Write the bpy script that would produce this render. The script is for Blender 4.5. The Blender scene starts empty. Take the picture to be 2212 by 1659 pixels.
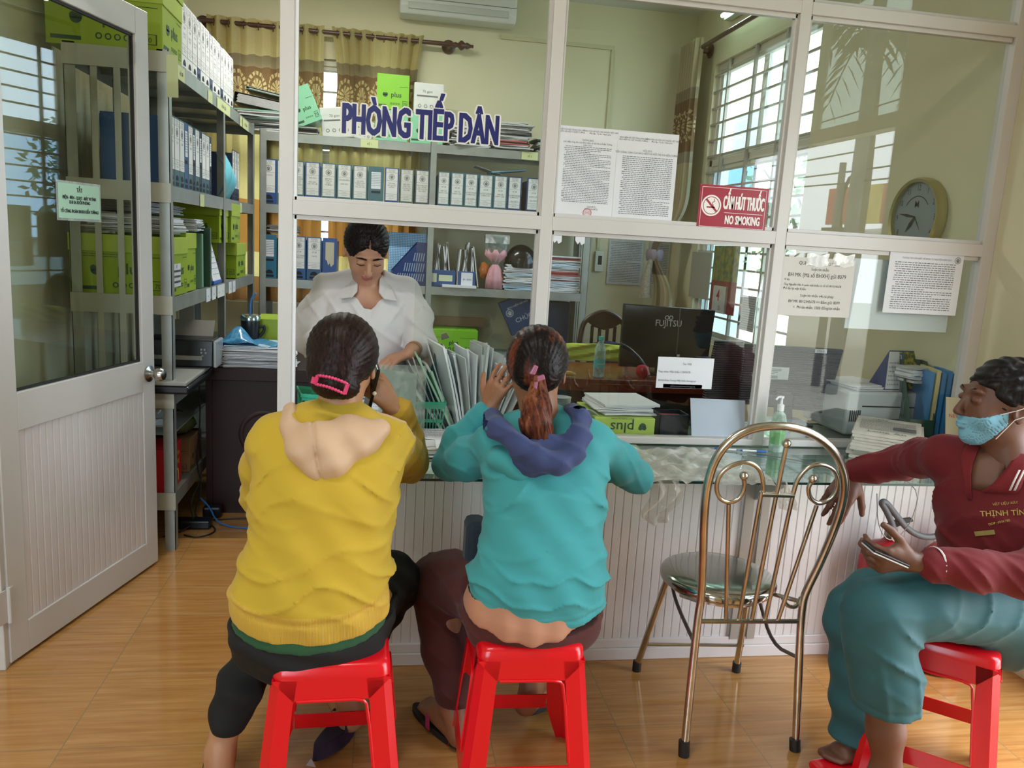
import bpy, bmesh, math, random
import numpy as np
from mathutils import Vector, Matrix
random.seed(7)
COL = bpy.context.scene.collection
sc = bpy.context.scene
# ------------------------------------------------------------------ camera
CAM = np.array([.8454, -2.1689, 1.4563]); YAW, PIT, ROL, FPX = -0.165449, -0.174481, 0.059115, 1728.07
def _basis():
    cy, sy, cp, sp, cr, sr = math.cos(YAW), math.sin(YAW), math.cos(PIT), math.sin(PIT), math.cos(ROL), math.sin(ROL)
    f = np.array([-sy*cp, cy*cp, sp]); r = np.array([cy, sy, 0.]); u = np.cross(r, f)
    return r*cr+u*sr, -r*sr+u*cr, f
CR, CU, CF = _basis()
cd = bpy.data.cameras.new('camera'); cam = bpy.data.objects.new('camera', cd); COL.objects.link(cam)
cam.matrix_world = Matrix(((CR[0], CU[0], -CF[0], CAM[0]), (CR[1], CU[1], -CF[1], CAM[1]), (CR[2], CU[2], -CF[2], CAM[2]), (0, 0, 0, 1)))
cd.sensor_fit = 'HORIZONTAL'; cd.sensor_width = 36; cd.lens = 36*FPX/2212; cd.clip_start = .05; cd.clip_end = 200
sc.camera = cam
def at(x, y, **k):
    """point of the place that the photo shows at pixel x,y, on a given plane of the room"""
    d = CF*FPX+CR*(x-1106)-CU*(y-829.5)
    if 'X' in k: t = (k['X']-CAM[0])/d[0]
    elif 'Y' in k: t = (k['Y']-CAM[1])/d[1]
    else: t = (k['Z']-CAM[2])/d[2]
    return Vector(CAM+t*d)
# ------------------------------------------------------------------ world, exposure
w = bpy.data.worlds.new('sky'); sc.world = w; w.use_nodes = True
bg = w.node_tree.nodes['Background']; bg.inputs[0].default_value = (.86, .94, 1, 1); bg.inputs[1].default_value = 7.0
sc.view_settings.view_transform = 'Standard'; sc.view_settings.look = 'None'; sc.view_settings.gamma = 1
sc.view_settings.use_curve_mapping = False; sc.view_settings.exposure = 0.5
sc.cycles.max_bounces = 10; sc.cycles.transparent_max_bounces = 24; sc.cycles.diffuse_bounces = 5; sc.cycles.glossy_bounces = 5
sc.cycles.sample_clamp_indirect = 6; sc.cycles.caustics_reflective = False; sc.cycles.caustics_refractive = False
try: sc.cycles.use_denoising = True
except Exception: pass
def area(name, loc, rot, sx, sy, power, col=(1, 1, 1)):
    l = bpy.data.lights.new(name, 'AREA'); l.shape = 'RECTANGLE'; l.size = sx; l.size_y = sy; l.energy = power; l.color = col
    o = bpy.data.objects.new(name, l); COL.objects.link(o); o.location = loc; o.rotation_euler = rot; return o
H = math.pi/2
def portal(name, loc, rot, sx, sy):
    o = area(name, loc, rot, sx, sy, 1); o.data.cycles.is_portal = True; return o
portal('entrance_opening', (3.30, -.885, 1.42), (0, H, 0), 2.85, 1.75)
portal('side_window_opening', (3.32, 2.95, 1.82), (0, H, 0), 2.0, 1.55)
portal('front_window_opening', (-.95, -3.63, 1.6), (H, 0, 0), 2.1, 2.2)
portal('back_window_opening', (.33, 4.28, 1.8), (-H, 0, 0), 1.4, 1.8)
# ------------------------------------------------------------------ materials
def lin(c):
    if isinstance(c, str):
        c = c.lstrip('#'); c = [int(c[i:i+2], 16)/255 for i in (0, 2, 4)]
    return tuple((v/12.92 if v <= .04045 else ((v+.055)/1.055)**2.4) for v in c)+(1,)
MATS = {}
class NT:
    def __init__(s, name):
        s.m = bpy.data.materials.new(name); s.m.use_nodes = True; s.t = s.m.node_tree; s.n = s.t.nodes
        s.b = s.n['Principled BSDF']; s.out = s.n['Material Output']
    def node(s, ty, **k):
        n = s.n.new(ty)
        for a, v in k.items():
            if a.startswith('i_'):
                key = a[2:]; key = int(key) if key.isdigit() else key
                n.inputs[key].default_value = v
            else: setattr(n, a, v)
        return n
    def link(s, a, b): s.t.links.new(a, b)
    def coord(s, sc3=(1, 1, 1), kind='Object', rot=(0, 0, 0)):
        c = s.node('ShaderNodeTexCoord'); m = s.node('ShaderNodeMapping'); m.inputs['Scale'].default_value = sc3; m.inputs['Rotation'].default_value = rot
        s.link(c.outputs[kind], m.inputs[0]); return m.outputs[0]
    def math(s, op, a, b=None, c=None):
        n = s.node('ShaderNodeMath', operation=op)
        for i, v in enumerate((a, b, c)):
            if v is None: continue
            if isinstance(v, (int, float)): n.inputs[i].default_value = v
            else: s.link(v, n.inputs[i])
        return n.outputs[0]
    def mix(s, fac, a, b):
        n = s.node('ShaderNodeMix', data_type='RGBA')
        for i, v in ((0, fac), (6, a), (7, b)):
            if isinstance(v, (int, float, tuple)): n.inputs[i].default_value = v
            else: s.link(v, n.inputs[i])
        return n.outputs[2]
    def noise(s, vec, scale, detail=3, rough=.5):
        n = s.node('ShaderNodeTexNoise'); n.inputs['Scale'].default_value = scale; n.inputs['Detail'].default_value = detail; n.inputs['Roughness'].default_value = rough
        if vec is not None: s.link(vec, n.inputs['Vector'])
        return n.outputs['Fac']
    def ramp(s, fac, lo, hi):
        n = s.node('ShaderNodeMapRange'); s.link(fac, n.inputs[0]); n.inputs[1].default_value = lo; n.inputs[2].default_value = hi; return n.outputs[0]
    def bump(s, h, st, dist=.002):
        n = s.node('ShaderNodeBump'); n.inputs['Strength'].default_value = st; n.inputs['Distance'].default_value = dist
        s.link(h, n.inputs['Height']); s.link(n.outputs[0], s.b.inputs['Normal'])
def M(name, col=None, rough=.5, metal=0, spec=.5, var=0., vscale=8, bump=0., bscale=60, alpha=1., coat=0, trans=0, sheen=0, emit=0):
    """procedural material with a slight colour variation and relief"""
    if name in MATS: return MATS[name]
    t = NT(name); b = t.b; c = lin(col)
    b.inputs['Base Color'].default_value = c; b.inputs['Roughness'].default_value = rough; b.inputs['Metallic'].default_value = metal
    b.inputs['Specular IOR Level'].default_value = spec; b.inputs['Coat Weight'].default_value = coat; b.inputs['Alpha'].default_value = alpha
    if sheen: b.inputs['Sheen Weight'].default_value = sheen
    if trans: b.inputs['Transmission Weight'].default_value = trans
    if emit: b.inputs['Emission Color'].default_value = c; b.inputs['Emission Strength'].default_value = emit
    if var or bump:
        v = t.coord()
        if var:
            f = t.noise(v, vscale, 4); d = tuple(max(0, x*(1-var)) for x in c[:3])+(1,); e = tuple(min(1, x*(1+var*.6)) for x in c[:3])+(1,)
            t.link(t.mix(t.ramp(f, .3, .7), d, e), b.inputs['Base Color'])
        if bump: t.bump(t.noise(v, bscale, 4, .6), bump)
    MATS[name] = t.m; return t.m
def schlick(t, k=1.):
    g = t.node('ShaderNodeNewGeometry'); d = t.node('ShaderNodeVectorMath', operation='DOT_PRODUCT'); t.link(g.outputs['Normal'], d.inputs[0]); t.link(g.outputs['Incoming'], d.inputs[1])
    c = t.math('ABSOLUTE', d.outputs['Value']); return t.math('MULTIPLY', t.math('ADD', t.math('MULTIPLY', t.math('POWER', t.math('SUBTRACT', 1., c), 5.), .96), .04), k)
def glassmat(name, tint=(1, 1, 1, 1), k=1., rough=0.):
    """window glass: clear, with the reflections real glass has at each angle"""
    if name in MATS: return MATS[name]
    t = NT(name); tr = t.node('ShaderNodeBsdfTransparent'); tr.inputs[0].default_value = tint; gl = t.node('ShaderNodeBsdfGlossy'); gl.inputs['Roughness'].default_value = rough
    mx = t.node('ShaderNodeMixShader'); t.link(schlick(t, k), mx.inputs[0]); t.link(tr.outputs[0], mx.inputs[1]); t.link(gl.outputs[0], mx.inputs[2]); t.link(mx.outputs[0], t.out.inputs[0])
    MATS[name] = t.m; return t.m
def plastic_film(name, tint, cover=.25, rough=.12):
    if name in MATS: return MATS[name]
    t = NT(name); tr = t.node('ShaderNodeBsdfTransparent'); tr.inputs[0].default_value = lin(tint)
    b = t.b; b.inputs['Base Color'].default_value = lin(tint); b.inputs['Roughness'].default_value = rough
    mx = t.node('ShaderNodeMixShader'); n = t.noise(t.coord(), 22, 4); fr = t.node('ShaderNodeLayerWeight'); fr.inputs[0].default_value = .35
    f = t.math('ADD', t.math('MULTIPLY', t.ramp(n, .45, .75), cover*1.2), t.math('MULTIPLY', fr.outputs[1], .6)); f2 = t.math('MINIMUM', t.math('ADD', f, cover*.5), .95)
    t.link(f2, mx.inputs[0]); t.link(tr.outputs[0], mx.inputs[1]); t.link(b.outputs[0], mx.inputs[2]); t.link(mx.outputs[0], t.out.inputs[0])
    t.bump(t.noise(t.coord(), 40, 4), .5); MATS[name] = t.m; return t.m
# ------------------------------------------------------------------ mesh builder
class MB:
    def __init__(s): s.v = []; s.f = []; s.m = Matrix.Identity(4); s.mi = []; s.cur = 0
    def add(s, vs, fs):
        o = len(s.v); s.v += [tuple(s.m @ Vector(v)) for v in vs]; s.f += [tuple(i+o for i in f) for f in fs]; s.mi += [s.cur]*len(fs); return s
    def box(s, x0, x1, y0, y1, z0, z1):
        return s.add([(x0, y0, z0), (x1, y0, z0), (x1, y1, z0), (x0, y1, z0), (x0, y0, z1), (x1, y0, z1), (x1, y1, z1), (x0, y1, z1)],
                     [(0, 3, 2, 1), (4, 5, 6, 7), (0, 1, 5, 4), (1, 2, 6, 5), (2, 3, 7, 6), (3, 0, 4, 7)])
    def quad(s, a, b, c, d): return s.add([a, b, c, d], [(0, 1, 2, 3)])
    def loft(s, rings, caps=True, closed=True):
        n = len(rings[0]); vs = [p for r in rings for p in r]; fs = []
        for i in range(len(rings)-1):
            for j in range(n if closed else n-1):
                k = (j+1) % n; fs.append((i*n+j, i*n+k, (i+1)*n+k, (i+1)*n+j))
        if caps: fs.append(tuple(range(n-1, -1, -1))); fs.append(tuple((len(rings)-1)*n+j for j in range(n)))
        return s.add(vs, fs)
    def tube(s, pts, r, n=10, caps=True, smooth=0):
        pts = [Vector(p) for p in pts]
        rr = list(r) if isinstance(r, (list, tuple)) else [r]*len(pts)
        for _ in range(smooth):
            q = [pts[0]]; qr = [rr[0]]
            for i in range(len(pts)-1):
                q += [pts[i]*.75+pts[i+1]*.25, pts[i]*.25+pts[i+1]*.75]; qr += [rr[i]*.75+rr[i+1]*.25, rr[i]*.25+rr[i+1]*.75]
            pts = q+[pts[-1]]; rr = qr+[rr[-1]]
        rings = []; nrm = None
        for i, p in enumerate(pts):
            a = pts[max(i-1, 0)]; b = pts[min(i+1, len(pts)-1)]; t = (b-a)
            t = t.normalized() if t.length > 1e-9 else Vector((0, 0, 1))
            if nrm is None: nrm = t.orthogonal().normalized()
            nrm = (nrm-t*nrm.dot(t)); nrm = nrm.normalized() if nrm.length > 1e-6 else t.orthogonal().normalized()
            bn = t.cross(nrm)
            rings.append([p+(nrm*math.cos(2*math.pi*j/n)+bn*math.sin(2*math.pi*j/n))*rr[i] for j in range(n)])
        return s.loft(rings, caps)
    def lathe(s, prof, n=24, c=(0, 0, 0), caps=True):
        return s.loft([[(c[0]+r*math.cos(2*math.pi*j/n), c[1]+r*math.sin(2*math.pi*j/n), c[2]+z) for j in range(n)] for r, z in prof], caps)
    def prism(s, poly, d):
        """polygon of 3D points extruded by vector d"""
        p = [Vector(q) for q in poly]; d = Vector(d); n = len(p)
        return s.add(p+[q+d for q in p], [tuple(range(n-1, -1, -1)), tuple(range(n, 2*n))]+[(i, (i+1) % n, n+(i+1) % n, n+i) for i in range(n)])
    def grid(s, fn, nu, nv):
        vs = [fn(i/nu, j/nv) for i in range(nu+1) for j in range(nv+1)]
        return s.add(vs, [(i*(nv+1)+j, (i+1)*(nv+1)+j, (i+1)*(nv+1)+j+1, i*(nv+1)+j+1) for i in range(nu) for j in range(nv)])
    def sphere(s, c, r, n=16, m=10, sx=1, sy=1, sz=1):
        return s.loft([[(c[0]+r*sx*math.sin(math.pi*(i+.02)/(m+.04))*math.cos(2*math.pi*j/n), c[1]+r*sy*math.sin(math.pi*(i+.02)/(m+.04))*math.sin(2*math.pi*j/n), c[2]-r*sz*math.cos(math.pi*(i+.02)/(m+.04))) for j in range(n)] for i in range(m+1)])
    def xf(s, m): s.m = m; return s
    def build(s, name, mats, parent=None, smooth=False, bevel=0, solid=0, sub=0):
        me = bpy.data.meshes.new(name); me.from_pydata([tuple(v) for v in s.v], [], s.f)
        for m_ in (mats if isinstance(mats, (list, tuple)) else [mats]): me.materials.append(m_)
        if len(set(s.mi)) > 1: me.polygons.foreach_set('material_index', s.mi)
        bm = bmesh.new(); bm.from_mesh(me); bmesh.ops.recalc_face_normals(bm, faces=bm.faces) if not solid else None; bm.to_mesh(me); bm.free()
        o = bpy.data.objects.new(name, me); COL.objects.link(o)
        if parent is not None: o.parent = parent
        if smooth:
            me.polygons.foreach_set('use_smooth', [True]*len(me.polygons))
            try: me.set_sharp_from_angle(angle=math.radians(40 if smooth is True else smooth))
            except Exception: pass
        if solid:
            q = o.modifiers.new('solid', 'SOLIDIFY'); q.thickness = solid; q.offset = 0
        if bevel:
            q = o.modifiers.new('bevel', 'BEVEL'); q.width = bevel; q.segments = 2; q.limit_method = 'ANGLE'
        if sub:
            q = o.modifiers.new('sub', 'SUBSURF'); q.levels = q.render_levels = sub
        me.update(); return o
def tag(o, label=None, cat=None, group=None, kind=None):
    if label: o['label'] = label
    if cat: o['category'] = cat
    if group: o['group'] = group
    if kind: o['kind'] = kind
    return o
def empty(name, loc, label, cat, group=None, rz=0.):
    o = bpy.data.objects.new(name, None); o.empty_display_size = .05; COL.objects.link(o); o.location = loc; o.rotation_euler = (0, 0, rz)
    return tag(o, label, cat, group)
def struct(o): o['kind'] = 'structure'; return o
def kids(o): return [c for c in bpy.data.objects if c.parent == o]
def dup(root, loc=None, rot=None, label=None, group=None, scale=None):
    r = root.copy(); COL.objects.link(r)
    for c in kids(root):
        c2 = c.copy(); COL.objects.link(c2); c2.parent = r
        for g in kids(c): g2 = g.copy(); COL.objects.link(g2); g2.parent = c2
    if loc is not None: r.location = loc
    if rot is not None: r.rotation_euler = rot
    if scale is not None: r.scale = scale
    if label: r['label'] = label
    if group: r['group'] = group
    return r
FONT = None
def text(name, lines, size, mat, parent, M4, align='LEFT', sx=1., off=0., ext=.0004, spacing=1., lsp=1.):
    """writing as a thin mesh; lines = str; M4 maps the text plane (x right, y up) into the parent's space"""
    cu = bpy.data.curves.new(name, 'FONT'); cu.body = lines; cu.size = size; cu.align_x = align; cu.offset = off; cu.extrude = ext; cu.space_character = spacing; cu.space_line = lsp
    cu.resolution_u = 3
    ob = bpy.data.objects.new(name, cu); COL.objects.link(ob)
    dg = bpy.context.evaluated_depsgraph_get(); me = bpy.data.meshes.new_from_object(ob.evaluated_get(dg)); bpy.data.objects.remove(ob); 
    me.transform(M4 @ Matrix.Diagonal((sx, 1, 1, 1))); me.materials.clear(); me.materials.append(mat)
    o = bpy.data.objects.new(name, me); COL.objects.link(o); o.parent = parent; return o
def frame4(o, x, y):
    """matrix with origin o, x axis x, y axis y"""
    x = Vector(x).normalized(); y = Vector(y); y = (y-x*y.dot(x)).normalized(); z = x.cross(y)
    return Matrix(((x[0], y[0], z[0], o[0]), (x[1], y[1], z[1], o[1]), (x[2], y[2], z[2], o[2]), (0, 0, 0, 1)))
# frequently used materials
ALU = M('white_aluminium', '#cdc9c6', .32, .0, .5, var=.04, vscale=3)
PVC = M('white_pvc_panel', '#d6d0d0', .22, .0, .5, var=.04, vscale=2)
STEEL = M('steel', '#cbc3b8', .24, 1., var=.25, vscale=14)
GALV = M('galvanised_steel', '#a3a7a3', .4, .55, var=.14, vscale=9)
GREYPAINT = M('grey_painted_steel', '#b3b2a6', .45, .1, var=.05)
RED = M('red_plastic', '#d90f1e', .22, spec=.6, var=.05, vscale=3)
BLACK = M('black_rubber', '#1d1a19', .55)
DARK = M('dark_void', '#14161a', .6)
PAPER = M('paper', '#dcdde2', .7, var=.05, vscale=6)
PAPER2 = M('old_paper', '#bfc0bf', .75, var=.12, vscale=20)
INK = M('ink', '#26262a', .7)
INKG = M('faded_ink', '#6d6e72', .7)
LIME = M('lime_carton', '#93ac1c', .5, var=.05, vscale=5)
LIMEL = M('pale_lime_carton', '#a6bb3e', .5, var=.05)
MINT = M('mint_carton', '#86c7a2', .5, var=.04)
WALLM = None
# ------------------------------------------------------------------ room shell
def wall_mat():
    t = NT('pale_yellow_wall'); v = t.coord(kind='Object'); f = t.noise(v, 1.3, 3); g = t.noise(v, 30, 3)
    t.link(t.mix(t.ramp(f, .3, .7), lin('#cac3a2'), lin('#d3ccac')), t.b.inputs['Base Color']); t.b.inputs['Roughness'].default_value = .6; t.bump(g, .15); return t.m
WM = wall_mat()
def floor_mat():
    t = NT('wood_look_tiles'); c = t.node('ShaderNodeTexCoord'); s = t.node('ShaderNodeSeparateXYZ'); t.link(c.outputs['Object'], s.inputs[0])
    gl = []
    ids = []
    for k in (0, 1):
        q = t.math('DIVIDE', s.outputs[k], .4); fr = t.math('FRACT', t.math('ADD', q, 100.)); d = t.math('ABSOLUTE', t.math('SUBTRACT', fr, .5)); gl.append(t.math('GREATER_THAN', d, .4965)); ids.append(t.math('FLOOR', t.math('ADD', q, 100.)))
    grout = t.math('MAXIMUM', gl[0], gl[1])
    cid = t.node('ShaderNodeCombineXYZ'); t.link(ids[0], cid.inputs[0]); t.link(ids[1], cid.inputs[1])
    wn = t.node('ShaderNodeTexWhiteNoise', noise_dimensions='3D'); t.link(cid.outputs[0], wn.inputs['Vector'])
    # planks inside the print
    py = t.math('MULTIPLY', s.outputs[1], 15.); pid = t.math('FLOOR', py); cp = t.node('ShaderNodeCombineXYZ'); t.link(pid, cp.inputs[0]); t.link(ids[0], cp.inputs[1]); w2 = t.node('ShaderNodeTexWhiteNoise', noise_dimensions='3D'); t.link(cp.outputs[0], w2.inputs['Vector'])
    mp = t.node('ShaderNodeMapping'); mp.inputs['Scale'].default_value = (2.2, 38, 1); t.link(c.outputs['Object'], mp.inputs[0]); av = t.node('ShaderNodeVectorMath', operation='ADD'); t.link(mp.outputs[0], av.inputs[0]); t.link(wn.outputs['Color'], av.inputs[1])
    streak = t.noise(av.outputs[0], 1.6, 5, .6)
    col = t.mix(t.ramp(streak, .32, .7), lin('#a3703c'), lin('#c3945a')); col = t.mix(t.math('MULTIPLY', w2.outputs['Value'], .35), col, lin('#b07a3e'))
    col = t.mix(grout, col, lin('#8b7554')); t.link(col, t.b.inputs['Base Color'])
    t.b.inputs['Roughness'].default_value = .12; t.b.inputs['Specular IOR Level'].default_value = .55
    t.bump(t.math('SUBTRACT', 1., grout), .35, .001); return t.m
XL, XR, YB, ZC = -.56, 3.19, 4.15, 3.27
YF = -3.5
mb = MB(); mb.box(-2.6, 3.4, YF-.2, 4.4, -.1, 0); struct(mb.build('floor', floor_mat()))
mb = MB(); mb.box(-2.6, 3.4, YF-.2, 4.4, ZC, ZC+.1); struct(mb.build('ceiling', M('ceiling_paint', '#d6d8d2', .8)))
def holed(name, axis, pos, th, a0, a1, z0, z1, holes, mat):
    """wall slab normal to axis at pos with rectangular holes (a0,a1,z0,z1)"""
    mb = MB(); cuts = sorted({a0, a1}|{h[0] for h in holes}|{h[1] for h in holes}); zs = sorted({z0, z1}|{h[2] for h in holes}|{h[3] for h in holes})
    for i in range(len(cuts)-1):
        for j in range(len(zs)-1):
            ca, cz = (cuts[i]+cuts[i+1])/2, (zs[j]+zs[j+1])/2
            if any(h[0] < ca < h[1] and h[2] < cz < h[3] for h in holes): continue
            if axis == 'X': mb.box(pos, pos+th, cuts[i], cuts[i+1], zs[j], zs[j+1])
            else: mb.box(cuts[i], cuts[i+1], pos, pos+th, zs[j], zs[j+1])
    return struct(mb.build(name, mat))
W1 = (2.20, 3.70, .82, 2.82)      # side window
ENT = (-1.75, -.02, .0, 2.85)    # entrance opening on the customers' side
W2 = (-.36, 1.02, .9, 2.70)      # back window
FW = (-2.0, .1, .5, 2.7)        # big front windows behind the photographer
holed('wall_right', 'X', XR, .12, YF, 4.27, 0, ZC, [W1, ENT], WM)
holed('wall_back', 'Y', YB, .12, XL-.1, XR, 0, ZC, [W2], WM)
holed('wall_front', 'Y', YF-.12, .12, -2.5, XR, 0, ZC, [FW], WM)
mb = MB(); mb.box(XL-.1, XL, .56, YB, 0, ZC); struct(mb.build('wall_left', WM))
mb = MB(); mb.box(-2.5, -.37, .44, .56, 0, ZC); mb.box(-2.5, -2.4, YF, .44, 0, ZC); struct(mb.build('wall_left_front', WM))
# ceiling tube lamps added out of view to brighten the two rooms
def added_ceiling_lamp(x, y, label, power):
    e = empty('tube_lamp', (x, y, ZC), label, 'lamp', 'added tube lamps under the ceiling'); mb = MB(); mb.box(-.6, .6, -.03, .03, -.05, -.001); mb.build('housing', M('lamp_housing', '#c4cfc8', .4), e, bevel=.004)
    mb = MB(); mb.tube([(-.58, 0, -.068), (.58, 0, -.068)], .014, 12); mb.build('tube', M('added_ceiling_tube', '#fffdf4', .5, emit=9), e, smooth=True); area('tube_lamp_light', (x, y, ZC-.10), (0, 0, 0), 1.15, .05, power, (1, .98, .93))  # glowing tube and area light of the added lamp
added_ceiling_lamp(.55, 2.75, 'added unseen tube lamp brightening the office, under the ceiling, above the left desk', 26)
added_ceiling_lamp(.3, -1.0, 'added unseen tube lamp brightening the waiting side, under the ceiling', 16)
# side window: frames, panes and grille
def rectframe(mb, axis, pos, d, a0, a1, z0, z1, w):
    def b(p0, p1, q0, q1):
        if axis == 'X': mb.box(pos, pos+d, p0, p1, q0, q1)
        else: mb.box(p0, p1, pos, pos+d, q0, q1)
    b(a0, a1, z0, z0+w); b(a0, a1, z1-w, z1); b(a0, a0+w, z0+w, z1-w); b(a1-w, a1, z0+w, z1-w)
WINM = M('window_frame_paint', '#c9c4b4', .4)
BARM = M('grille_paint', '#a5a092', .4)
PANE = glassmat('window_pane', (.82, .9, .95, 1))
BLUEP = glassmat('blue_window_pane', (.55, .70, .82, 1))
def window(name, axis, pos, a0, a1, z0, z1, ztr, nmid, bars, barpos, sash):
    e = empty(name, (0, 0, 0), None, None); struct(e); mb = MB(); rectframe(mb, axis, pos+.03, .06, a0, a1, z0, z1, .045)
    if axis == 'X': mb.box(pos+.03, pos+.09, a0, a1, ztr-.025, ztr+.025)
    else: mb.box(a0, a1, pos+.03, pos+.09, ztr-.025, ztr+.025)
    mb.build('window_frame', WINM, e, bevel=.003)
    for (s0, s1, q0, q1, m_) in sash:
        mb = MB(); rectframe(mb, axis, pos+.045, .025, s0, s1, q0, q1, .035); f = mb.build('sash', WINM, e)
        mb = MB()
        if axis == 'X': mb.box(pos+.055, pos+.06, s0+.035, s1-.035, q0+.035, q1-.035)
        else: mb.box(s0+.035, s1-.035, pos+.055, pos+.06, q0+.035, q1-.035)
        mb.build('pane', m_, f)
    mb = MB()
    for z in bars:
        if axis == 'X': mb.box(pos+.006, pos+.018, a0, a1, z-.007, z+.007)
        else: mb.box(a0, a1, pos+.006, pos+.018, z-.007, z+.007)
    for a in barpos:
        if axis == 'X': mb.box(pos+.002, pos+.022, a-.012, a+.012, z0, z1)
        else: mb.box(a-.012, a+.012, pos+.002, pos+.022, z0, z1)
    mb.build('window_grille', BARM, e); return e
zb = [W1[2]+.085+i*.1145 for i in range(17)]
mid = (W1[0]+W1[1])/2
window('window_1', 'X', XR, *W1, 2.12, 1, zb, (W1[0]+.42, W1[0]+.84, W1[0]+1.26), [(W1[0]+.04, mid+.02, .86, 2.10, PANE), (mid-.02, W1[1]-.04, .86, 2.10, BLUEP), (W1[0]+.04, mid, 2.14, 2.78, PANE), (mid, W1[1]-.04, 2.14, 2.78, PANE)])
zb2 = [W2[2]+.12+i*.145 for i in range(12)]
window('window_2', 'Y', YB, *W2, 2.0, 1, zb2, (W2[0]+.46, W2[0]+.92), [(W2[0]+.04, .33, .94, 1.98, PANE), (.33, W2[1]-.04, .94, 1.98, PANE), (W2[0]+.04, .33, 2.02, 2.66, PANE), (.33, W2[1]-.04, 2.02, 2.66, PANE)])
# entrance frame: transom of tinted panes above an open doorway
e = struct(empty('door_2', (0, 0, 0), None, None)); mb = MB()
mb.box(XR+.02, XR+.08, ENT[0], ENT[0]+.05, 0, ENT[3]); mb.box(XR+.02, XR+.08, ENT[1]-.05, ENT[1], 0, ENT[3]); mb.box(XR+.02, XR+.08, ENT[0], ENT[1], ENT[3]-.05, ENT[3]); mb.box(XR+.01, XR+.09, ENT[0], ENT[1], 2.10, 2.17)
mb.box(XR+.02, XR+.08, -.92, -.86, 2.1, ENT[3])
mb.build('door_frame', WINM, e)
mb = MB(); mb.box(XR+.045, XR+.05, ENT[0]+.05, ENT[1]-.05, 2.17, ENT[3]-.05); mb.build('transom_pane', glassmat('tinted_pane', (.60, .66, .62, 1)), e)
# front windows behind the photographer
window('window_3', 'Y', YF-.12, *FW, 2.1, 1, [.8, 1.1, 1.4, 1.7, 2.0, 2.4], (-1.5, -.95, -.4), [(FW[0]+.04, -.95, .54, 2.08, PANE), (-.95, FW[1]-.04, .54, 2.08, PANE)])
# ------------------------------------------------------------------ open door on the left
def beads(mb, p0, p1, z0, z1, nrm, step, dep=.004, gw=.004):
    """tongue-and-groove boards from p0 to p1 (xy), facing nrm"""
    p0 = Vector((p0[0], p0[1], 0)); p1 = Vector((p1[0], p1[1], 0)); L = (p1-p0).length; d = (p1-p0)/L; n = Vector((nrm[0], nrm[1], 0)).normalized(); k = max(1, round(L/step)); s = L/k; prof = []
    for i in range(k):
        prof += [(i*s+gw, 0), ((i+1)*s-gw, 0), ((i+1)*s, -dep)]
    prof = [(0, -dep)]+prof
    a = [p0+d*x+n*y+Vector((0, 0, z0)) for x, y in prof]; b = [q+Vector((0, 0, z1-z0)) for q in a]
    nn = len(a); mb.add(a+b, [(i, i+1, nn+i+1, nn+i) for i in range(nn-1)])
hx, hy = -.315, .455
dx, dy = -.082-hx, 1.300-hy; DW = math.hypot(dx, dy); drz = math.atan2(dy, dx)
door = struct(empty('door_1', (hx, hy, .012), None, None, rz=drz))
# local: x along door width, y thickness (+y = left side), z up ; face seen by the camera is -y
T = .036; DH = 2.235
fr = MB(); fr.box(0, .085, 0, T, 0, DH); fr.box(DW-.085, DW, 0, T, 0, DH); fr.box(.085, DW-.085, 0, T, DH-.10, DH); fr.box(.085, DW-.085, 0, T, 0, .11); fr.box(.085, DW-.085, 0, T, .76, .885)
fr.build('door_frame', ALU, door, bevel=.0025)
mb = MB(); beads(mb, (.085, .006), (DW-.085, .006), .11, .76, (0, -1), .034); beads(mb, (DW-.085, T-.006), (.085, T-.006), .11, .76, (0, 1), .034); mb.build('lower_panel', PVC, door)
mb = MB(); mb.box(.085, DW-.085, T/2-.0025, T/2+.0025, .885, DH-.10); mb.build('door_glass', glassmat('clear_glass', (.93, .96, .93, 1)), door)
mb = MB()
for (a, b, c, d_) in ((.085, DW-.085, .885, .893), (.085, DW-.085, DH-.108, DH-.10), (.085, .093, .885, DH-.1), (DW-.093, DW-.085, .885, DH-.1)): mb.box(a, b, T/2-.006, T/2+.006, c, d_)
mb.build('glass_seal', BLACK, door)
for sgn, nm in ((-1, 'door_knob'), (1, 'door_knob')):
    mb = MB(); R = Matrix.Translation((DW-.046, T/2, .83)) @ Matrix.Rotation(H*(1 if sgn < 0 else -1), 4, 'X'); mb.xf(R)
    mb.lathe([(0.001, .018), (.033, .018), (.034, .024), (.018, .028), (.013, .032), (.0125, .045), (.022, .052), (.027, .062), (.027, .074), (.021, .085), (.008, .088), (.001, .088)], 28)
    mb.build(nm, M('brushed_steel', '#b9b6b2', .25, 1.), door, smooth=True)
for z in (.15, 1.95):
    mb = MB(); mb.box(-.045, .02, -.004, 0, z, z+.11); mb.xf(Matrix.Translation((-.004, -.006, z))); mb.lathe([(.007, -.005), (.007, .115)], 10); mb.build('hinge', ALU, door)
mb = MB(); mb.box(-.372, -.322, .43, .57, 0, 2.31); struct(mb.build('trim_1', ALU, bevel=.003))
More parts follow.
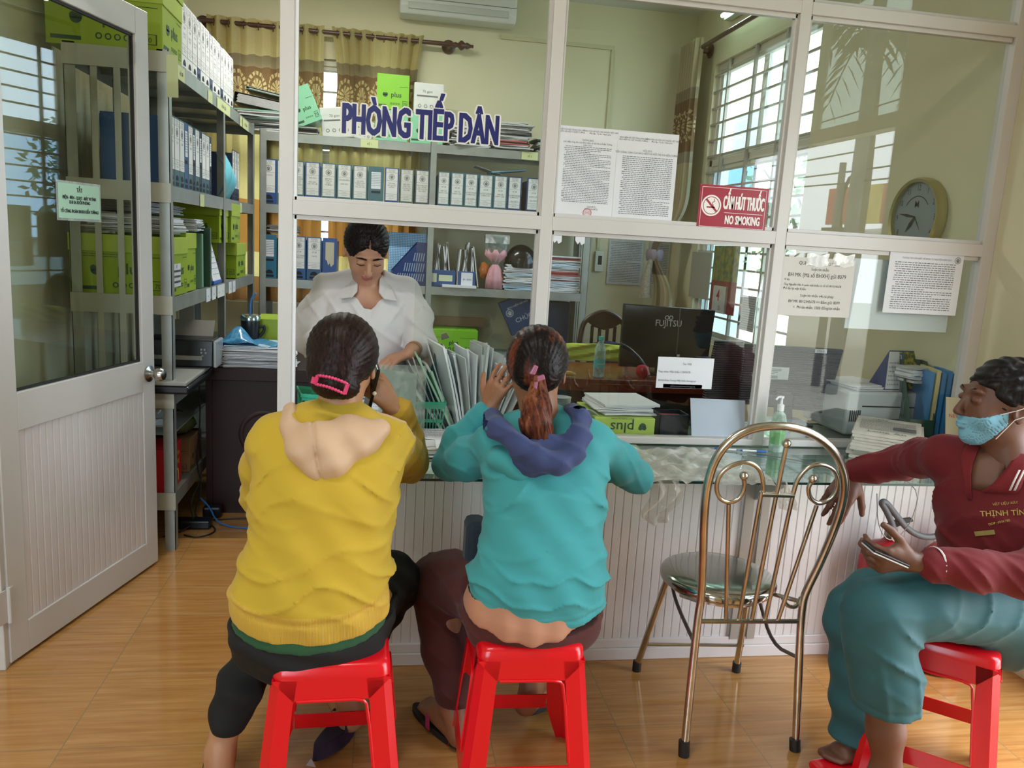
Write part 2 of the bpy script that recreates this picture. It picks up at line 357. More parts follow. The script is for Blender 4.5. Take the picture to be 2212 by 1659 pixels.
# notice taped on the door glass: green card in a plastic sleeve
def on_door(px, py):
    """px on the door plane -> local x,z of door"""
    n = Vector((-math.sin(drz), math.cos(drz), 0)); d = CF*FPX+CR*(px-1106)-CU*(py-829.5); o = Vector((hx, hy, 0)); C = Vector(CAM); D = Vector(d); t = (o-C).dot(n)/D.dot(n); q = C+D*t-Vector((hx, hy, .012))
    return q.x*math.cos(drz)+q.y*math.sin(drz), q.z
q0 = on_door(128, 388); q1 = on_door(226, 480)
cw = q1[0]-q0[0]; zt_, zb_ = on_door(177, 394)[1], on_door(177, 478)[1]
ns = empty('door_notice', tuple(Matrix.Translation((hx, hy, .012)) @ Matrix.Rotation(drz, 4, 'Z') @ Vector((q0[0], 0, zb_))), 'green laminated notice about switching off lights, stuck on the open door glass', 'notice', rz=drz)
hh = zt_-zb_
mb = MB(); mb.box(.008, cw-.008, T/2-.0062, T/2-.0055, .008, hh-.008); mb.build('card', M('green_card', '#a9cdb4', .6), ns)
mb = MB(); mb.box(0, cw, T/2-.0054, T/2-.0045, 0, hh); mb.build('sleeve', plastic_film('clear_sleeve', '#e9efec', .15), ns)
F4 = lambda x, z: frame4((x, T/2-.0068, z), (1, 0, 0), (0, 0, 1))
text('writing', 'TẮT', hh*.15, INK, ns, F4(cw/2, hh*.74), 'CENTER', .8, .0004)
text('writing', 'ĐIỆN - ĐÈN - QUẠT - MÁY VI TÍNH\nKHI RA KHỎI PHÒNG\n\nTỔ CÔNG ĐOÀN BHXH KIẾN TƯỜNG!', hh*.115, INK, ns, F4(cw/2, hh*.55), 'CENTER', cw/hh*.42, .0003)
# ------------------------------------------------------------------ partition of white aluminium and glass
YP = .664; PD = .05
PX = [.4904, 1.3868, 2.2766]; PW = .046
part = empty('glass_partition', (0, YP, 0), 'white aluminium and glass partition standing on the reception counter', 'partition')
def lp(mb): mb.xf(Matrix.Translation((0, -YP, 0))); return mb
mb = lp(MB()); mb.box(PX[0], PX[0]+PW, YP, YP+PD, .735, ZC); mb.build('post', ALU, part, bevel=.002)
mb = lp(MB()); mb.box(PX[0]+PW, PX[0]+PW+.012, YP+.012, YP+.036, .76, ZC); mb.build('glazing_bead', M('bright_aluminium', '#e4e4e6', .28), part)
for x in PX[1:]:
    mb = lp(MB()); mb.box(x, x+PW-.004, YP, YP+PD, .735, ZC); mb.build('post', ALU, part, bevel=.002)
    mb = lp(MB()); mb.box(x-.012, x, YP+.012, YP+.036, .76, ZC); mb.box(x+PW-.004, x+PW+.006, YP+.012, YP+.036, .76, ZC); mb.build('glazing_bead', ALU, part)
mb = lp(MB()); mb.box(XR-.05, XR, YP, YP+PD, .735, ZC); mb.build('post', ALU, part, bevel=.002)
spans = [(PX[0]+PW, PX[1]), (PX[1]+PW-.004, PX[2]), (PX[2]+PW-.004, XR-.05)]
for i, (a, b) in enumerate(spans):
    for z, h in ((1.508, .047), (2.316, .042), (.735, .025)):
        mb = lp(MB()); mb.box(a, b, YP-.001, YP+PD, z, z+h)
        if z > 1: mb.box(a+.004, b-.004, YP+.012, YP+.036, z-.016, z); mb.box(a+.004, b-.004, YP+.012, YP+.036, z+h, z+h+.014)
        mb.build('rail', ALU, part, bevel=.0015)
    for z0, z1 in ((1.569, 2.30), (2.372, ZC)) if i < 0 else ((.76, 1.492), (1.569, 2.30), (2.372, ZC)):
        if i == 0 and z0 < 1: continue
        mb = lp(MB()); mb.box(a+.006, b-.006, YP+.021, YP+.026, z0, z1); mb.build('glass_pane', glassmat('partition_glass', (.955, .975, .96, 1)), part)
mb = lp(MB()); mb.box(-.32, PX[0], YP, YP+PD, 2.32, 2.36); mb.build('rail', ALU, part)
mb = lp(MB()); mb.box(-.32, PX[0], YP+.02, YP+.026, 2.36, ZC); mb.build('glass_pane', MATS['partition_glass'], part)
# the lowest middle pane is a slid-open hatch in the first bay: only its sliding pane behind
mb = lp(MB()); mb.box(PX[0]+PW+.42, PX[1]-.004, YP+.030, YP+.035, .76, 1.492); mb.build('sliding_pane', MATS['partition_glass'], part)
# ------------------------------------------------------------------ counter
cnt = empty('reception_counter', (0, .407, 0), 'white beadboard reception counter with a green glass top', 'counter')
def lc(mb): mb.xf(Matrix.Translation((0, -.407, 0))); return mb
mb = lc(MB()); X0, X1 = .50, 3.17
beads(mb, (X0, .407), (X1, .407), .075, .70, (0, -1), .0315, .003, .003); mb.box(X0, X1, .41, .43, .0, .70); mb.box(X0, X0+.02, .43, 1.10, 0, .70); mb.build('front_panel', PVC, cnt)
mb = lc(MB()); mb.box(X0, X1, .392, .41, .0, .045); mb.box(X0, X1, .398, .41, .045, .078); mb.build('skirting', PVC, cnt, bevel=.003)
mb = lc(MB()); mb.box(X0, X1, .43, 1.12, .69, .705); mb.build('inner_board', PVC, cnt)
gt = NT('green_edge_glass'); tr_ = gt.node('ShaderNodeBsdfTransparent'); tr_.inputs[0].default_value = (.80, .90, .86, 1); gl_ = gt.node('ShaderNodeBsdfGlossy'); gl_.inputs['Roughness'].default_value = .02; mx_ = gt.node('ShaderNodeMixShader')
geo = gt.node('ShaderNodeNewGeometry'); sx_ = gt.node('ShaderNodeSeparateXYZ'); gt.link(geo.outputs['True Normal'], sx_.inputs[0]); edge = gt.math('GREATER_THAN', gt.math('ABSOLUTE', sx_.outputs[1]), .5)
ed = gt.node('ShaderNodeBsdfPrincipled'); ed.inputs['Base Color'].default_value = lin('#16342f'); ed.inputs['Roughness'].default_value = .2; m2 = gt.node('ShaderNodeMixShader')
gt.link(schlick(gt, 1.4), mx_.inputs[0]); gt.link(tr_.outputs[0], mx_.inputs[1]); gt.link(gl_.outputs[0], mx_.inputs[2]); gt.link(edge, m2.inputs[0]); gt.link(mx_.outputs[0], m2.inputs[1]); gt.link(ed.outputs[0], m2.inputs[2]); gt.link(m2.outputs[0], gt.out.inputs[0])
mb = lc(MB()); mb.box(X0-.01, X1+.01, .20, YP+.45, .722, .731); mb.build('glass_top', gt.m, cnt, bevel=.001)
for x in (.58, 1.48, 2.17, 2.98):
    mb = lc(MB()); mb.prism([(x, .405, .715), (x, .22, .715), (x, .22, .705), (x, .405, .60)], (.012, 0, 0)); mb.build('bracket', GALV, cnt)
mb = lc(MB()); mb.box(2.14, 2.175, .395, .407, .07, .70); mb.box(2.205, 2.235, .395, .407, .07, .70); mb.build('corner_strip', M('dull_aluminium', '#a9a49c', .4, .3), cnt)
# outdoor ground, neighbouring house, trees, poles (beyond the windows and mirrored in the glass)
mb = MB(); mb.box(3.4, 30, -25, 25, -.25, -.05); mb.box(-20, 3.4, -30, -3.8, -.25, -.05); mb.box(-20, 3.4, 4.4, 25, -.25, -.05); struct(mb.build('trim_2', M('street_ground', '#b3aea2', .9, var=.1, vscale=1))); bpy.data.objects['trim_2'].name = 'ground'
# ------------------------------------------------------------------ text straight into a mesh builder
_TC = {}
def textgeo(body, size, align='CENTER', off=0., ext=0.):
    k = (body, align, off, ext)
    if k not in _TC:
        cu = bpy.data.curves.new('t', 'FONT'); cu.body = body; cu.size = 1.; cu.align_x = align; cu.offset = off; cu.extrude = ext; cu.resolution_u = 2
        ob = bpy.data.objects.new('t', cu); COL.objects.link(ob); dg = bpy.context.evaluated_depsgraph_get(); me = bpy.data.meshes.new_from_object(ob.evaluated_get(dg))
        _TC[k] = ([tuple(v.co) for v in me.vertices], [tuple(p.vertices) for p in me.polygons]); bpy.data.objects.remove(ob); bpy.data.meshes.remove(me)
    return _TC[k]
def mtext(mb, body, size, x, y, align='CENTER', sx=1., off=0., z=0.):
    """writing in the builder's local x-y plane"""
    vs, fs = textgeo(body, size, align, off); mb.add([(x+v[0]*size*sx, y+v[1]*size, z+v[2]) for v in vs], fs)
def mrect(mb, x0, x1, y0, y1, z=0.): mb.add([(x0, y0, z), (x1, y0, z), (x1, y1, z), (x0, y1, z)], [(0, 1, 2, 3)])
def mring(mb, x, y, r0, r1, n=24, z=0., a0=0, a1=2*math.pi, sx=1.):
    vs = []
    for i in range(n+1):
        a = a0+(a1-a0)*i/n; vs += [(x+r0*math.cos(a)*sx, y+r0*math.sin(a), z), (x+r1*math.cos(a)*sx, y+r1*math.sin(a), z)]
    mb.add(vs, [(2*i, 2*i+1, 2*i+3, 2*i+2) for i in range(n)])
def mdisc(mb, x, y, r, n=20, z=0., a0=0, a1=2*math.pi, sx=1.):
    vs = [(x+r*math.cos(a0+(a1-a0)*i/n)*sx, y+r*math.sin(a0+(a1-a0)*i/n), z) for i in range(n+1)]; mb.add(vs, [tuple(range(n+1))])
def emblem(mb, x, y, r, z=0.):
    mring(mb, x, y, r*.86, r, z=z); mring(mb, x, y, r*.62, r*.68, z=z)
    for i in range(5):
        a = math.pi/2+i*2*math.pi/5; mdisc(mb, x+math.cos(a)*r*.34, y+math.sin(a)*r*.34, r*.2, 8, z)
    mrect(mb, x-r*.1, x+r*.1, y-r*.6, y+r*.1, z)
def scribble(mb, x0, x1, y0, y1, n, th=.4, seed=0, z=0., just=.9):
    """n lines of small print broken into words"""
    rn = random.Random(seed); st = (y1-y0)/n
    for i in range(n):
        y = y1-(i+.5)*st; x = x0+(rn.random()*.05*(x1-x0) if rn.random() < .3 else 0); e = x1-(0 if rn.random() < just else (x1-x0)*rn.random()*.5)
        while x < e:
            w_ = (x1-x0)*rn.uniform(.02, .07); mrect(mb, x, min(x+w_, e), y-st*th/2, y+st*th/2, z); x += w_+(x1-x0)*.012
FP = lambda y=0.: Matrix(((1, 0, 0, 0), (0, 0, -1, y), (0, 1, 0, 0), (0, 0, 0, 1)))   # local text plane: x right, z up, facing -y
# ------------------------------------------------------------------ racks
def rack(name, label, x0, x1, y0, y1, shelves, posts, front, lipz=.06, slats=None):
    r = empty(name, (x0, y0, 0), label, 'shelf rack', 'steel racks full of files'); off = Matrix.Translation((-x0, -y0, 0))
    for (px, py) in posts:
        mb = MB().xf(off); a = .045; sx = 1 if px < (x0+x1)/2 else -1; sy = 1 if py < (y0+y1)/2 else -1
        mb.box(min(px, px+sx*a), max(px, px+sx*a), min(py, py+sy*.003), max(py, py+sy*.003), 0, shelves[-1]+.02)
        mb.box(min(px, px+sx*.003), max(px, px+sx*.003), min(py, py+sy*a), max(py, py+sy*a), 0, shelves[-1]+.02); mb.build('post', GALV, r)
    for z in shelves:
        mb = MB().xf(off); mb.box(x0+.004, x1-.004, y0+.004, y1-.004, z-.006, z); mb.box(x0+.002, x1-.002, y0+.002, y0+.006, z-lipz, z+.004); mb.box(x0+.002, x1-.002, y1-.006, y1-.002, z-lipz, z)
        mb.box(x0+.002, x0+.006, y0+.006, y1-.006, z-lipz, z+.004); mb.box(x1-.006, x1-.002, y0+.006, y1-.006, z-lipz, z+.004)
        n = 5
        for i in range(1, n):
            if (x1-x0) > (y1-y0): c = x0+(x1-x0)*i/n; mb.box(c-.015, c+.015, y0+.006, y1-.006, z-.03, z-.006)
            else: c = y0+(y1-y0)*i/n; mb.box(x0+.006, x1-.006, c-.015, c+.015, z-.03, z-.006)
        mb.build('shelf', GALV, r)
    return r, off
LX0, LX1, LY0, LY1 = -.445, -.045, 1.445, 3.66
LZ = [.26, .725, 1.135, 1.605, 2.125]
lr, off = rack('steel_rack', 'long grey steel rack along the left wall, slatted end towards the door', LX0, LX1, LY0, LY1, LZ, [(LX0, LY0), (LX1, LY0), (LX1, 2.64), (LX0, 2.64), (LX1, LY1), (LX0, LY1)], 'x')
ys = LY0-.004
for z in LZ: mb = MB().xf(off); mb.box(LX0-.002, LX1+.004, ys-.004, ys, z-.068, z+.012); mb.build('end_board', GREYPAINT, lr)
for j in range(4):
    for i in range(3):
        c = LX0+.115+i*.088; mb = MB().xf(off); mb.box(c-.0125, c+.0125, ys-.001, ys+.003, LZ[j]+.012, LZ[j+1]-.068); mb.build('slat', GREYPAINT, lr)
for i in range(7):
    c = LY0+.3+i*.3; mb = MB().xf(off); mb.box(LX0+.006, LX0+.01, c-.02, c+.02, 0, 2.1); mb.build('slat', GALV, lr)
BX0, BX1, BY0, BY1 = -.02, 2.36, 3.72, 4.08
BZ = [.62, 1.105, 1.62, 2.105]
br, off = rack('steel_rack', 'wide grey steel rack against the back wall under the window', BX0, BX1, BY0, BY1, BZ, [(BX0, BY0), (1.147, BY0), (BX1, BY0), (BX0, BY1), (1.147, BY1), (BX1, BY1)], 'y', .055)
for i in range(5):
    mb = MB().xf(off); c = BY0+.05+i*.065; mb.box(BX1-.012, BX1-.008, c-.012, c+.012, .1, 2.05); mb.build('slat', GALV, br)
# label stickers on the racks
def sticker(parent, org, M4, w_, h_, txt, col='#c9cf9a', ts=.5):
    mb = MB().xf(Matrix.Translation((-org[0], -org[1], -org[2])) @ M4); mrect(mb, 0, w_, 0, h_, .0012); s_ = mb.build('shelf_label', M('sticker_'+col, col, .6), parent)
    mb = MB().xf(Matrix.Translation((-org[0], -org[1], -org[2])) @ M4); mtext(mb, txt, h_*ts, w_/2, h_*.33, 'CENTER', .8, z=.0018); mb.build('print', INK, s_)
for x, t_ in ((.66, 'KỆ 1'), (1.80, 'KỆ 3')): sticker(br, (BX0, BY0, 0), Matrix.Translation((x, BY0+.001, 2.052)) @ FP(), .12, .055, t_, ts=.36)
RX = lambda y, z: Matrix(((0, 0, 1, LX1-.001), (1, 0, 0, y), (0, 1, 0, z), (0, 0, 0, 1)))
for y, w_, z, t_ in ((1.60, .12, 2.062, 'HỒ SƠ'), (2.2, .10, 2.062, '1'), (2.42, .36, 2.064, 'HỒ SƠ 1 CỬA'), (3.1, .08, 2.062, 'K'), (3.2, .22, 2.062, 'KẾ TOÁN'), (2.0, .09, 1.542, '1'), (3.1, .07, 1.542, '2')): sticker(lr, (LX0, LY0, 0), RX(y, z), w_, .058, t_, ts=.42)
for y in (2.12, 2.26, 2.40, 2.50, 2.72, 2.84): sticker(lr, (LX0, LY0, 0), RX(y, 1.066), .10, .068, 'THU', '#dcdde0', .2)
mb = MB().xf(Matrix.Translation((-LX0, -LY0, 0)) @ Matrix(((1, 0, 0, LX1-.005), (0, 0, -1, LY0-.01), (0, 1, 0, 1.96), (0, 0, 0, 1)))); mb.box(0, .045, 0, .165, 0, .001); mb.build('shelf_label', M('sticker_#c9cf9a', '#c9cf9a', .6), lr)
# ------------------------------------------------------------------ upright document files
def filebox(name, w_, h_, d_, col, style, title, lab='#dddddb', lw=.80, torn=False):
    r = empty(name, (0, 0, 0), None, None); c = M('file_'+col, col, .42, var=.05); t_ = .003
    mb = MB(); mb.box(-w_/2, w_/2, 0, t_, 0, h_); mb.box(-w_/2, -w_/2+t_, t_, d_, 0, h_*.93); mb.box(w_/2-t_, w_/2, t_, d_, 0, h_*.93); mb.box(-w_/2+t_, w_/2-t_, t_, d_, 0, t_); mb.box(-w_/2, w_/2, d_, d_+t_, 0, h_*.9); mb.build('case', c, r, bevel=.001)
    mb = MB(); mb.box(-w_/2+.006, w_/2-.006, .008, d_-.01, .004, h_*.86); mb.build('papers', PAPER2, r)
    mb = MB().xf(FP(-.0012)); mdisc(mb, 0, h_*.115, w_*.26, 12, 0, 0, math.pi); mrect(mb, -w_*.3, w_*.3, h_*.035, h_*.085); mb.build('thumb_hole', DARK, r)
    if style == 'label':
        L = w_*lw; z0, z1 = h_*.26, h_*.975
        mb = MB(); mb.box(-L/2, L/2, -.0016, -.0004, z0, z1); lb = mb.build('label', M('label_'+lab, lab, .6), r)
        mb = MB().xf(FP(-.0022)); H_ = z1-z0
        for q in (.87, .62, .2, .11): mrect(mb, -L*.5, L*.5, z0+H_*q, z0+H_*q+.0012)
        mtext(mb, 'BỘ PHẬN\nLƯU TRỮ', H_*.055, 0, z0+H_*.945, sx=.9); emblem(mb, 0, z0+H_*.745, L*.25); mtext(mb, title, H_*.062, 0, z0+H_*.52, sx=.82); mtext(mb, 'TỪ THÁNG', H_*.035, 0, z0+H_*.14, sx=.9); mtext(mb, 'NĂM 2019', H_*.04, 0, z0+H_*.05, sx=.9)
        mb.build('print', INKG, lb)
    elif style == 'card':
        mb = MB(); mb.box(-w_*.31, w_*.31, -.0016, -.0004, h_*.5, h_*.88); lb = mb.build('label', PAPER, r); mb = MB().xf(FP(-.0022))
        for i in range(8): mrect(mb, -w_*.3, w_*.3, h_*(.57+i*.038), h_*(.57+i*.038)+.003)
        mb.build('print', M('ruled_blue', '#7c93a5', .6), lb)
        mb = MB().xf(FP(-.0012)); mrect(mb, -w_*.3, w_*.3, h_*.40, h_*.45); mb.build('slot', DARK, r)
    elif style == 'torn':
        mb = MB().xf(FP(-.0015)); mb.add([(-w_*.3, h_*.9, 0), (-w_*.3, h_*.5, 0), (-w_*.18, h_*.47, 0), (-w_*.1, h_*.36, 0), (.0, h_*.42, 0), (w_*.1, h_*.33, 0), (w_*.3, h_*.4, 0), (w_*.3, h_*.9, 0)], [(0, 1, 2, 3, 4, 5, 6, 7)]); mb.build('torn_label', M('tape_beige', '#b8b39d', .7), r)
    return r
TEAL, BLUE, NAVY, GREENG, GREYB = '#3f6672', '#2f4d86', '#333f66', '#4a645c', '#475563'
P_ = {}
def put_file(key, args, loc, rz, label, group, sc_=None):
    if key not in P_:
        P_[key] = filebox(*args); o = P_[key]; o.location = loc; o.rotation_euler = (0, 0, rz)
    else: o = dup(P_[key], loc, (0, 0, rz))
    tag(o, label, 'box file', group); return o
ORD = ['first', 'second', 'third', 'fourth', 'fifth', 'sixth', 'seventh', 'eighth', 'ninth', 'tenth', 'eleventh', 'twelfth', 'thirteenth', 'fourteenth', 'fifteenth', 'sixteenth']
def span(px0, px1, Y, y=400): return at(px0, y, Y=Y).x, at(px1, y, Y=Y).x
FW_, FH_, FD_ = .108, .305, .25
row = [(562, 598, BLUE, 'label', 'THU BHXH'), (597, 628, TEAL, 'label', 'THU BHYT'), (629, 657, TEAL, 'label', 'VĂN BẢN\nCÔNG NHẬN\nCỦA CÁC\nPHÒNG\nPHÁT HÀNH'), (658, 692, BLUE, 'label', 'BIÊN BẢN\n\nBÀN GIAO\nTHẺ, TRẢ LỜI'), (693, 726, TEAL, 'label', 'BIÊN BẢN\nTHI ĐUA\nKHEN\nTHƯỞNG'),
       (727, 760, TEAL, 'label', 'VĂN BẢN ĐẾN\n\nNĂM 2020'), (761, 794, TEAL, 'label', 'VĂN BẢN\nHƯỚNG DẪN\nCÔNG TÁC\nTHU, SỔ THẺ'), (795, 829, TEAL, 'card', ''), (830, 862, BLUE, 'label', 'VĂN BẢN\nGIẢI QUYẾT\nCHẾ ĐỘ'), (863, 894, GREENG, 'label', 'BIÊN BẢN\nKIỂM TRA\nCHỨNG TỪ\nTHU MỚI'), (896, 928, GREYB, 'label', 'BIÊN BẢN LÀM\nVIỆC, ĐOÀN\nKIỂM TRA CHI\nBẢO HIỂM'),
       (945, 972, TEAL, 'label', 'HỒ SƠ\n\nTRỢ CẤP\nBHXH 1 LẦN'), (973, 1003, TEAL, 'label', 'HỒ SƠ\n\nTRỢ CẤP\nBHXH 1 LẦN'), (1003, 1033, TEAL, 'label', 'HỒ SƠ\n\nCHẾ ĐỘ DSPHSK\nDƯỠNG SỨC\n\nQuý 2.2019'), (1034, 1066, TEAL, 'label', 'HỒ SƠ\n\nCHẾ ĐỘ DSPHSK\nDƯỠNG SỨC'), (1066, 1097, TEAL, 'label', 'HỒ SƠ\n\nTRỢ CẤP\nBHXH 1 LẦN '), (1097, 1128, NAVY, 'label', 'HỒ SƠ\n\nCHẾ ĐỘ DSPHSK\nDƯỠNG SỨC\n\nQuý 4.2019'), (1138, 1170, NAVY, 'label', 'HỒ SƠ\n\nBHXH 1 LẦN\n\nQuý 4.2019')]
for i, (a, b, c, st, ti) in enumerate(row):
    x0, x1 = span(a, b, BY0+.03); nm = {TEAL: 'teal', BLUE: 'blue', NAVY: 'navy', GREENG: 'grey green', GREYB: 'dark grey'}[c]
    j = i if i < 11 else i-11; bay = 'left' if i < 11 else 'right'
    put_file(f'b{i}', ('box_file', min(.112, x1-x0-.003), FH_, FD_, c, st, ti, '#cfcdc8' if c in (GREENG,) else '#d9d9d6'), ((x0+x1)/2, BY0+.03, BZ[2]+.004), 0, f'{nm} box file, {ORD[j]} from left in the {bay} bay, second shelf of back rack', 'box files on the second shelf of the back rack')
x = at(598, 400, Y=BY0+.03).x
for i, (a, b, c, st, ti) in enumerate([(566, 598, '#2f6a86', 'card', ''), (599, 630, TEAL, 'label', 'HỒ SƠ'), (630, 661, '#2d5588', 'label', 'HỒ SƠ\n\nCHẾ ĐỘ DSPHSK\nDƯỠNG SỨC'), (662, 695, '#35567a', 'label', 'HỒ SƠ\n\nCHKCB'), (696, 728, BLUE, 'torn', '')]):
    x0, x1 = span(a, b, BY0+.03, 560); d = {'card': 'with ruled card', 'label': 'with white label', 'torn': 'with torn label'}[st]
    put_file(f'c{i}', ('box_file', min(.11, x1-x0-.003), FH_, FD_, c, st, ti), ((x0+x1)/2, BY0+.03, BZ[1]+.004), 0, f'blue box file {d}, {ORD[i]} from left, third shelf of back rack', 'box files on the third shelf of the back rack')
# files on the left rack, spines towards the room
def left_row(y0, z, specs, lvl, gname, x=LX1-.035):
    y = y0
    for i, (c, st, w_, ti, nm) in enumerate(specs):
        put_file(f'l{c}{st}{w_}{ti[:3]}', ('box_file', w_, FH_, FD_, c, st, ti, '#dededc', .92), (x, y+w_/2, z+.004), H, f'{nm}, {ORD[i]} from near end, {lvl} shelf of left rack', gname); y += w_+.004
wl = ('#e2e2e0', 'label', .098, 'HỒ SƠ\n\nCHỨNG TỪ\nCHI TRẢ', 'white labelled box file'); wn = (NAVY, 'label', .075, 'HỒ SƠ\n\nTHU', 'navy box file with a white label')
left_row(1.72, LZ[4], [wl, wl, wl, wl, wn, wl, wl, wn, wl, wl, wn, wl, wl, wl], 'top', 'white labelled files on top of the left rack')
tl = (TEAL, 'label', .085, 'HỒ SƠ', 'teal box file with a white label'); tb = ('#2d5588', 'card', .075, '', 'blue box file with a ruled card'); tn = ('#1f3048', 'card', .05, '', 'slim dark navy box file')
left_row(1.50, LZ[3], [tb, tl, tl, tl, tb, tl, tn, tl, tn, tl, tl, tn], 'second', 'box files on the second shelf of the left rack')
gl_ = ('#3a4a78', 'label', .07, 'HỒ SƠ', 'navy box file with a white label')
for i in range(3): put_file('lg', ('box_file', .07, FH_, FD_, '#2f3a55', 'label', 'HỒ SƠ'), (LX1-.035, 3.08+i*.078, LZ[3]+.004), H, f'dark navy box file behind the light blue bag, {ORD[i]} from the near side', 'three navy files beside the light blue bag')
# plastic sleeves sticking out above the top files
FILM = plastic_film('clear_film', '#dfe6e4', .2)
for i, (y, h_, d_) in enumerate(((1.86, .15, .10), (2.2, .10, .16), (2.33, .09, .12), (2.62, .10, .24), (2.9, .09, .16), (3.05, .07, .2))):
    mb = MB(); mb.grid(lambda u, v: (LX1-.33-.02*math.sin(v*5+i), y+u*d_, LZ[4]+.30+v*(h_+.03)+.01*math.sin(u*7)), 6, 5); o = mb.build('plastic_sleeve', FILM, smooth=True, solid=.0012); tag(o, f'crumpled clear plastic sleeve behind the white files on top, {ORD[i]} from the near end', 'plastic sleeve', 'plastic sleeves on top of the left rack')
# ------------------------------------------------------------------ helpers for goods
T = Matrix.Translation
def Rz(a): return Matrix.Rotation(a, 4, 'Z')
def carton(label, loc, rz, w_=.44, d_=.31, h_=.26, col='lime', logo='plus', lid=.07, group=None, rx=0., ry=0.):
    """printed paper carton with a lid; origin at the bottom centre"""
    body, top = {'lime': (LIME, LIMEL), 'mint': (MINT, M('pale_mint', '#a5d8bb', .5)), 'green': (M('bright_green_carton', '#7fc02c', .5), M('bright_green_carton', '#7fc02c', .5)), 'brown': (M('cardboard', '#8d6f55', .8, var=.08), M('cardboard', '#8d6f55', .8))}[col]
    dk = M('dark_green_print', '#1f4a35', .6)
    e = empty('paper_carton', loc, label, 'carton', group); e.rotation_euler = (rx, ry, rz)
    mb = MB(); mb.box(-w_/2, w_/2, -d_/2, d_/2, 0, h_); b = mb.build('box', body, e, bevel=.002)
    if lid: mb = MB(); mb.box(-w_/2-.004, w_/2+.004, -d_/2-.004, d_/2+.004, h_-lid, h_+.003); l = mb.build('lid', top, e, bevel=.002)
    for k, (ww, M4) in enumerate(((w_, FP(-d_/2-.0012)), (d_, T((w_/2+.0012, 0, 0)) @ Rz(H) @ FP(0)))):
        mb = MB().xf(M4); s_ = min(ww*.34, h_*.42)
        mtext(mb, logo, s_*.62, ww*.10, h_*.36, 'CENTER', 1., .012); mdisc(mb, -ww*.24, h_*.42, s_*.22, 14, 0, math.pi, 2*math.pi); mdisc(mb, -ww*.24-s_*.1, h_*.42+s_*.05, s_*.13, 10); mdisc(mb, -ww*.24+s_*.1, h_*.42+s_*.05, s_*.13, 10)
        for j in range(4): mring(mb, -ww*.05+j*ww*.08, h_*.17, ww*.018, ww*.03, 10)
        mrect(mb, ww*.3, ww*.31, h_*.1, h_*.25); mrect(mb, ww*.44, ww*.45, h_*.1, h_*.25); mrect(mb, ww*.3, ww*.45, h_*.25, h_*.26); mrect(mb, ww*.3, ww*.45, h_*.1, h_*.11); mtext(mb, '70', h_*.11, ww*.375, h_*.135)
        mrect(mb, ww*.2, ww*.46, h_*.65, h_*.66); mrect(mb, -ww*.46, -ww*.2, h_*.08, h_*.14); mb.build('print', dk, b)
        if k == 0 and w_ > .38:
            mb = MB().xf(FP(-d_/2-.0014)); scribble(mb, -w_*.46, -w_*.02, h_*.62, h_*.70, 2, .25, 3); mb.build('print', dk, b)
    return e
def stack(name, label, loc, w_, d_, h_, n, cols, rz=0., jit=.01, cat='paper stack', sag=0., seed=1, group=None):
    """pile of loose sheets and booklets, many thin irregular layers"""
    rn = random.Random(seed); e = empty(name, loc, label, cat, group, rz)
    per = h_/n; mbs = {}
    for i in range(n):
        c = cols[rn.randrange(len(cols))]; mb = mbs.setdefault(c, MB()); z = i*per; th = per*rn.uniform(.7, .96); a = rn.uniform(-1, 1)*jit*6
        ww, dd = w_*rn.uniform(.86, 1), d_*rn.uniform(.86, 1); cx, cy = rn.uniform(-1, 1)*jit, rn.uniform(-1, 1)*jit; mb.xf(T((cx, cy, z)) @ Rz(a))
        nu = 5; ph = rn.uniform(0, 6); am = per*rn.uniform(.1, .5)*(1 if i < n-1 else 0)
        ring = []
        for s_ in (0, 1):
            for u in range(nu+1):
                for v_ in (0, 1): ring.append(((u/nu-.5)*ww, (v_-.5)*dd, s_*th+am*math.sin(u*1.3+ph)*.5))
        m = (nu+1)*2; fs = []
        for u in range(nu):
            a0 = u*2; fs += [(a0, a0+2, a0+3, a0+1), (m+a0, m+a0+1, m+a0+3, m+a0+2), (a0, m+a0, m+a0+2, a0+2), (a0+1, a0+3, m+a0+3, m+a0+1)]
        fs += [(0, 1, m+1, m), (nu*2, m+nu*2, m+nu*2+1, nu*2+1)]; mb.add(ring, fs)
    for c, mb in mbs.items():
        o = mb.build('sheets', {'w': PAPER, 'g': PAPER2, 'b': M('pale_blue_paper', '#a9c3d4', .6), 'k': M('dark_cover', '#3d4144', .5), 'r': M('red_cover', '#b1585a', .5), 'y': M('newsprint', '#c2bfb4', .8, var=.1, vscale=30), 'm': M('mint_cover', '#7ea594', .5), 'l': LIMEL}[c], e); o['kind'] = 'stuff'
    return e
def sheet(name, label, loc, M4, w_, h_, lines, cat='notice', mat=PAPER, title=None, seed=1, group=None, extra=None, th=.35, n=None, ink=None):
    """a sheet hung in its plane: M4 x right, y up, origin bottom left"""
    e = empty(name, loc, label, cat, group); q = T((-loc[0], -loc[1], -loc[2])) @ M4
    mb = MB().xf(q); mb.box(0, w_, 0, h_, -.0006, .0006); s_ = mb.build('page', mat, e)
    mb = MB().xf(q @ T((0, 0, .0012)))
    for (x, y, sz, tx, al) in (title or []): mtext(mb, tx, sz, x*w_, y*h_, al, .86)
    if lines: scribble(mb, w_*lines[0], w_*lines[1], h_*lines[2], h_*lines[3], lines[4], th, seed)
    if mb.v: mb.build('print', ink or INKG, s_)
    if extra: extra(e, q)
    return e
DW_ = M('dark_red_wood', '#27100c', .45, spec=.3, var=.12, vscale=5); RW_ = M('red_brown_wood', '#6a2f20', .2, spec=.5, var=.2, vscale=6)
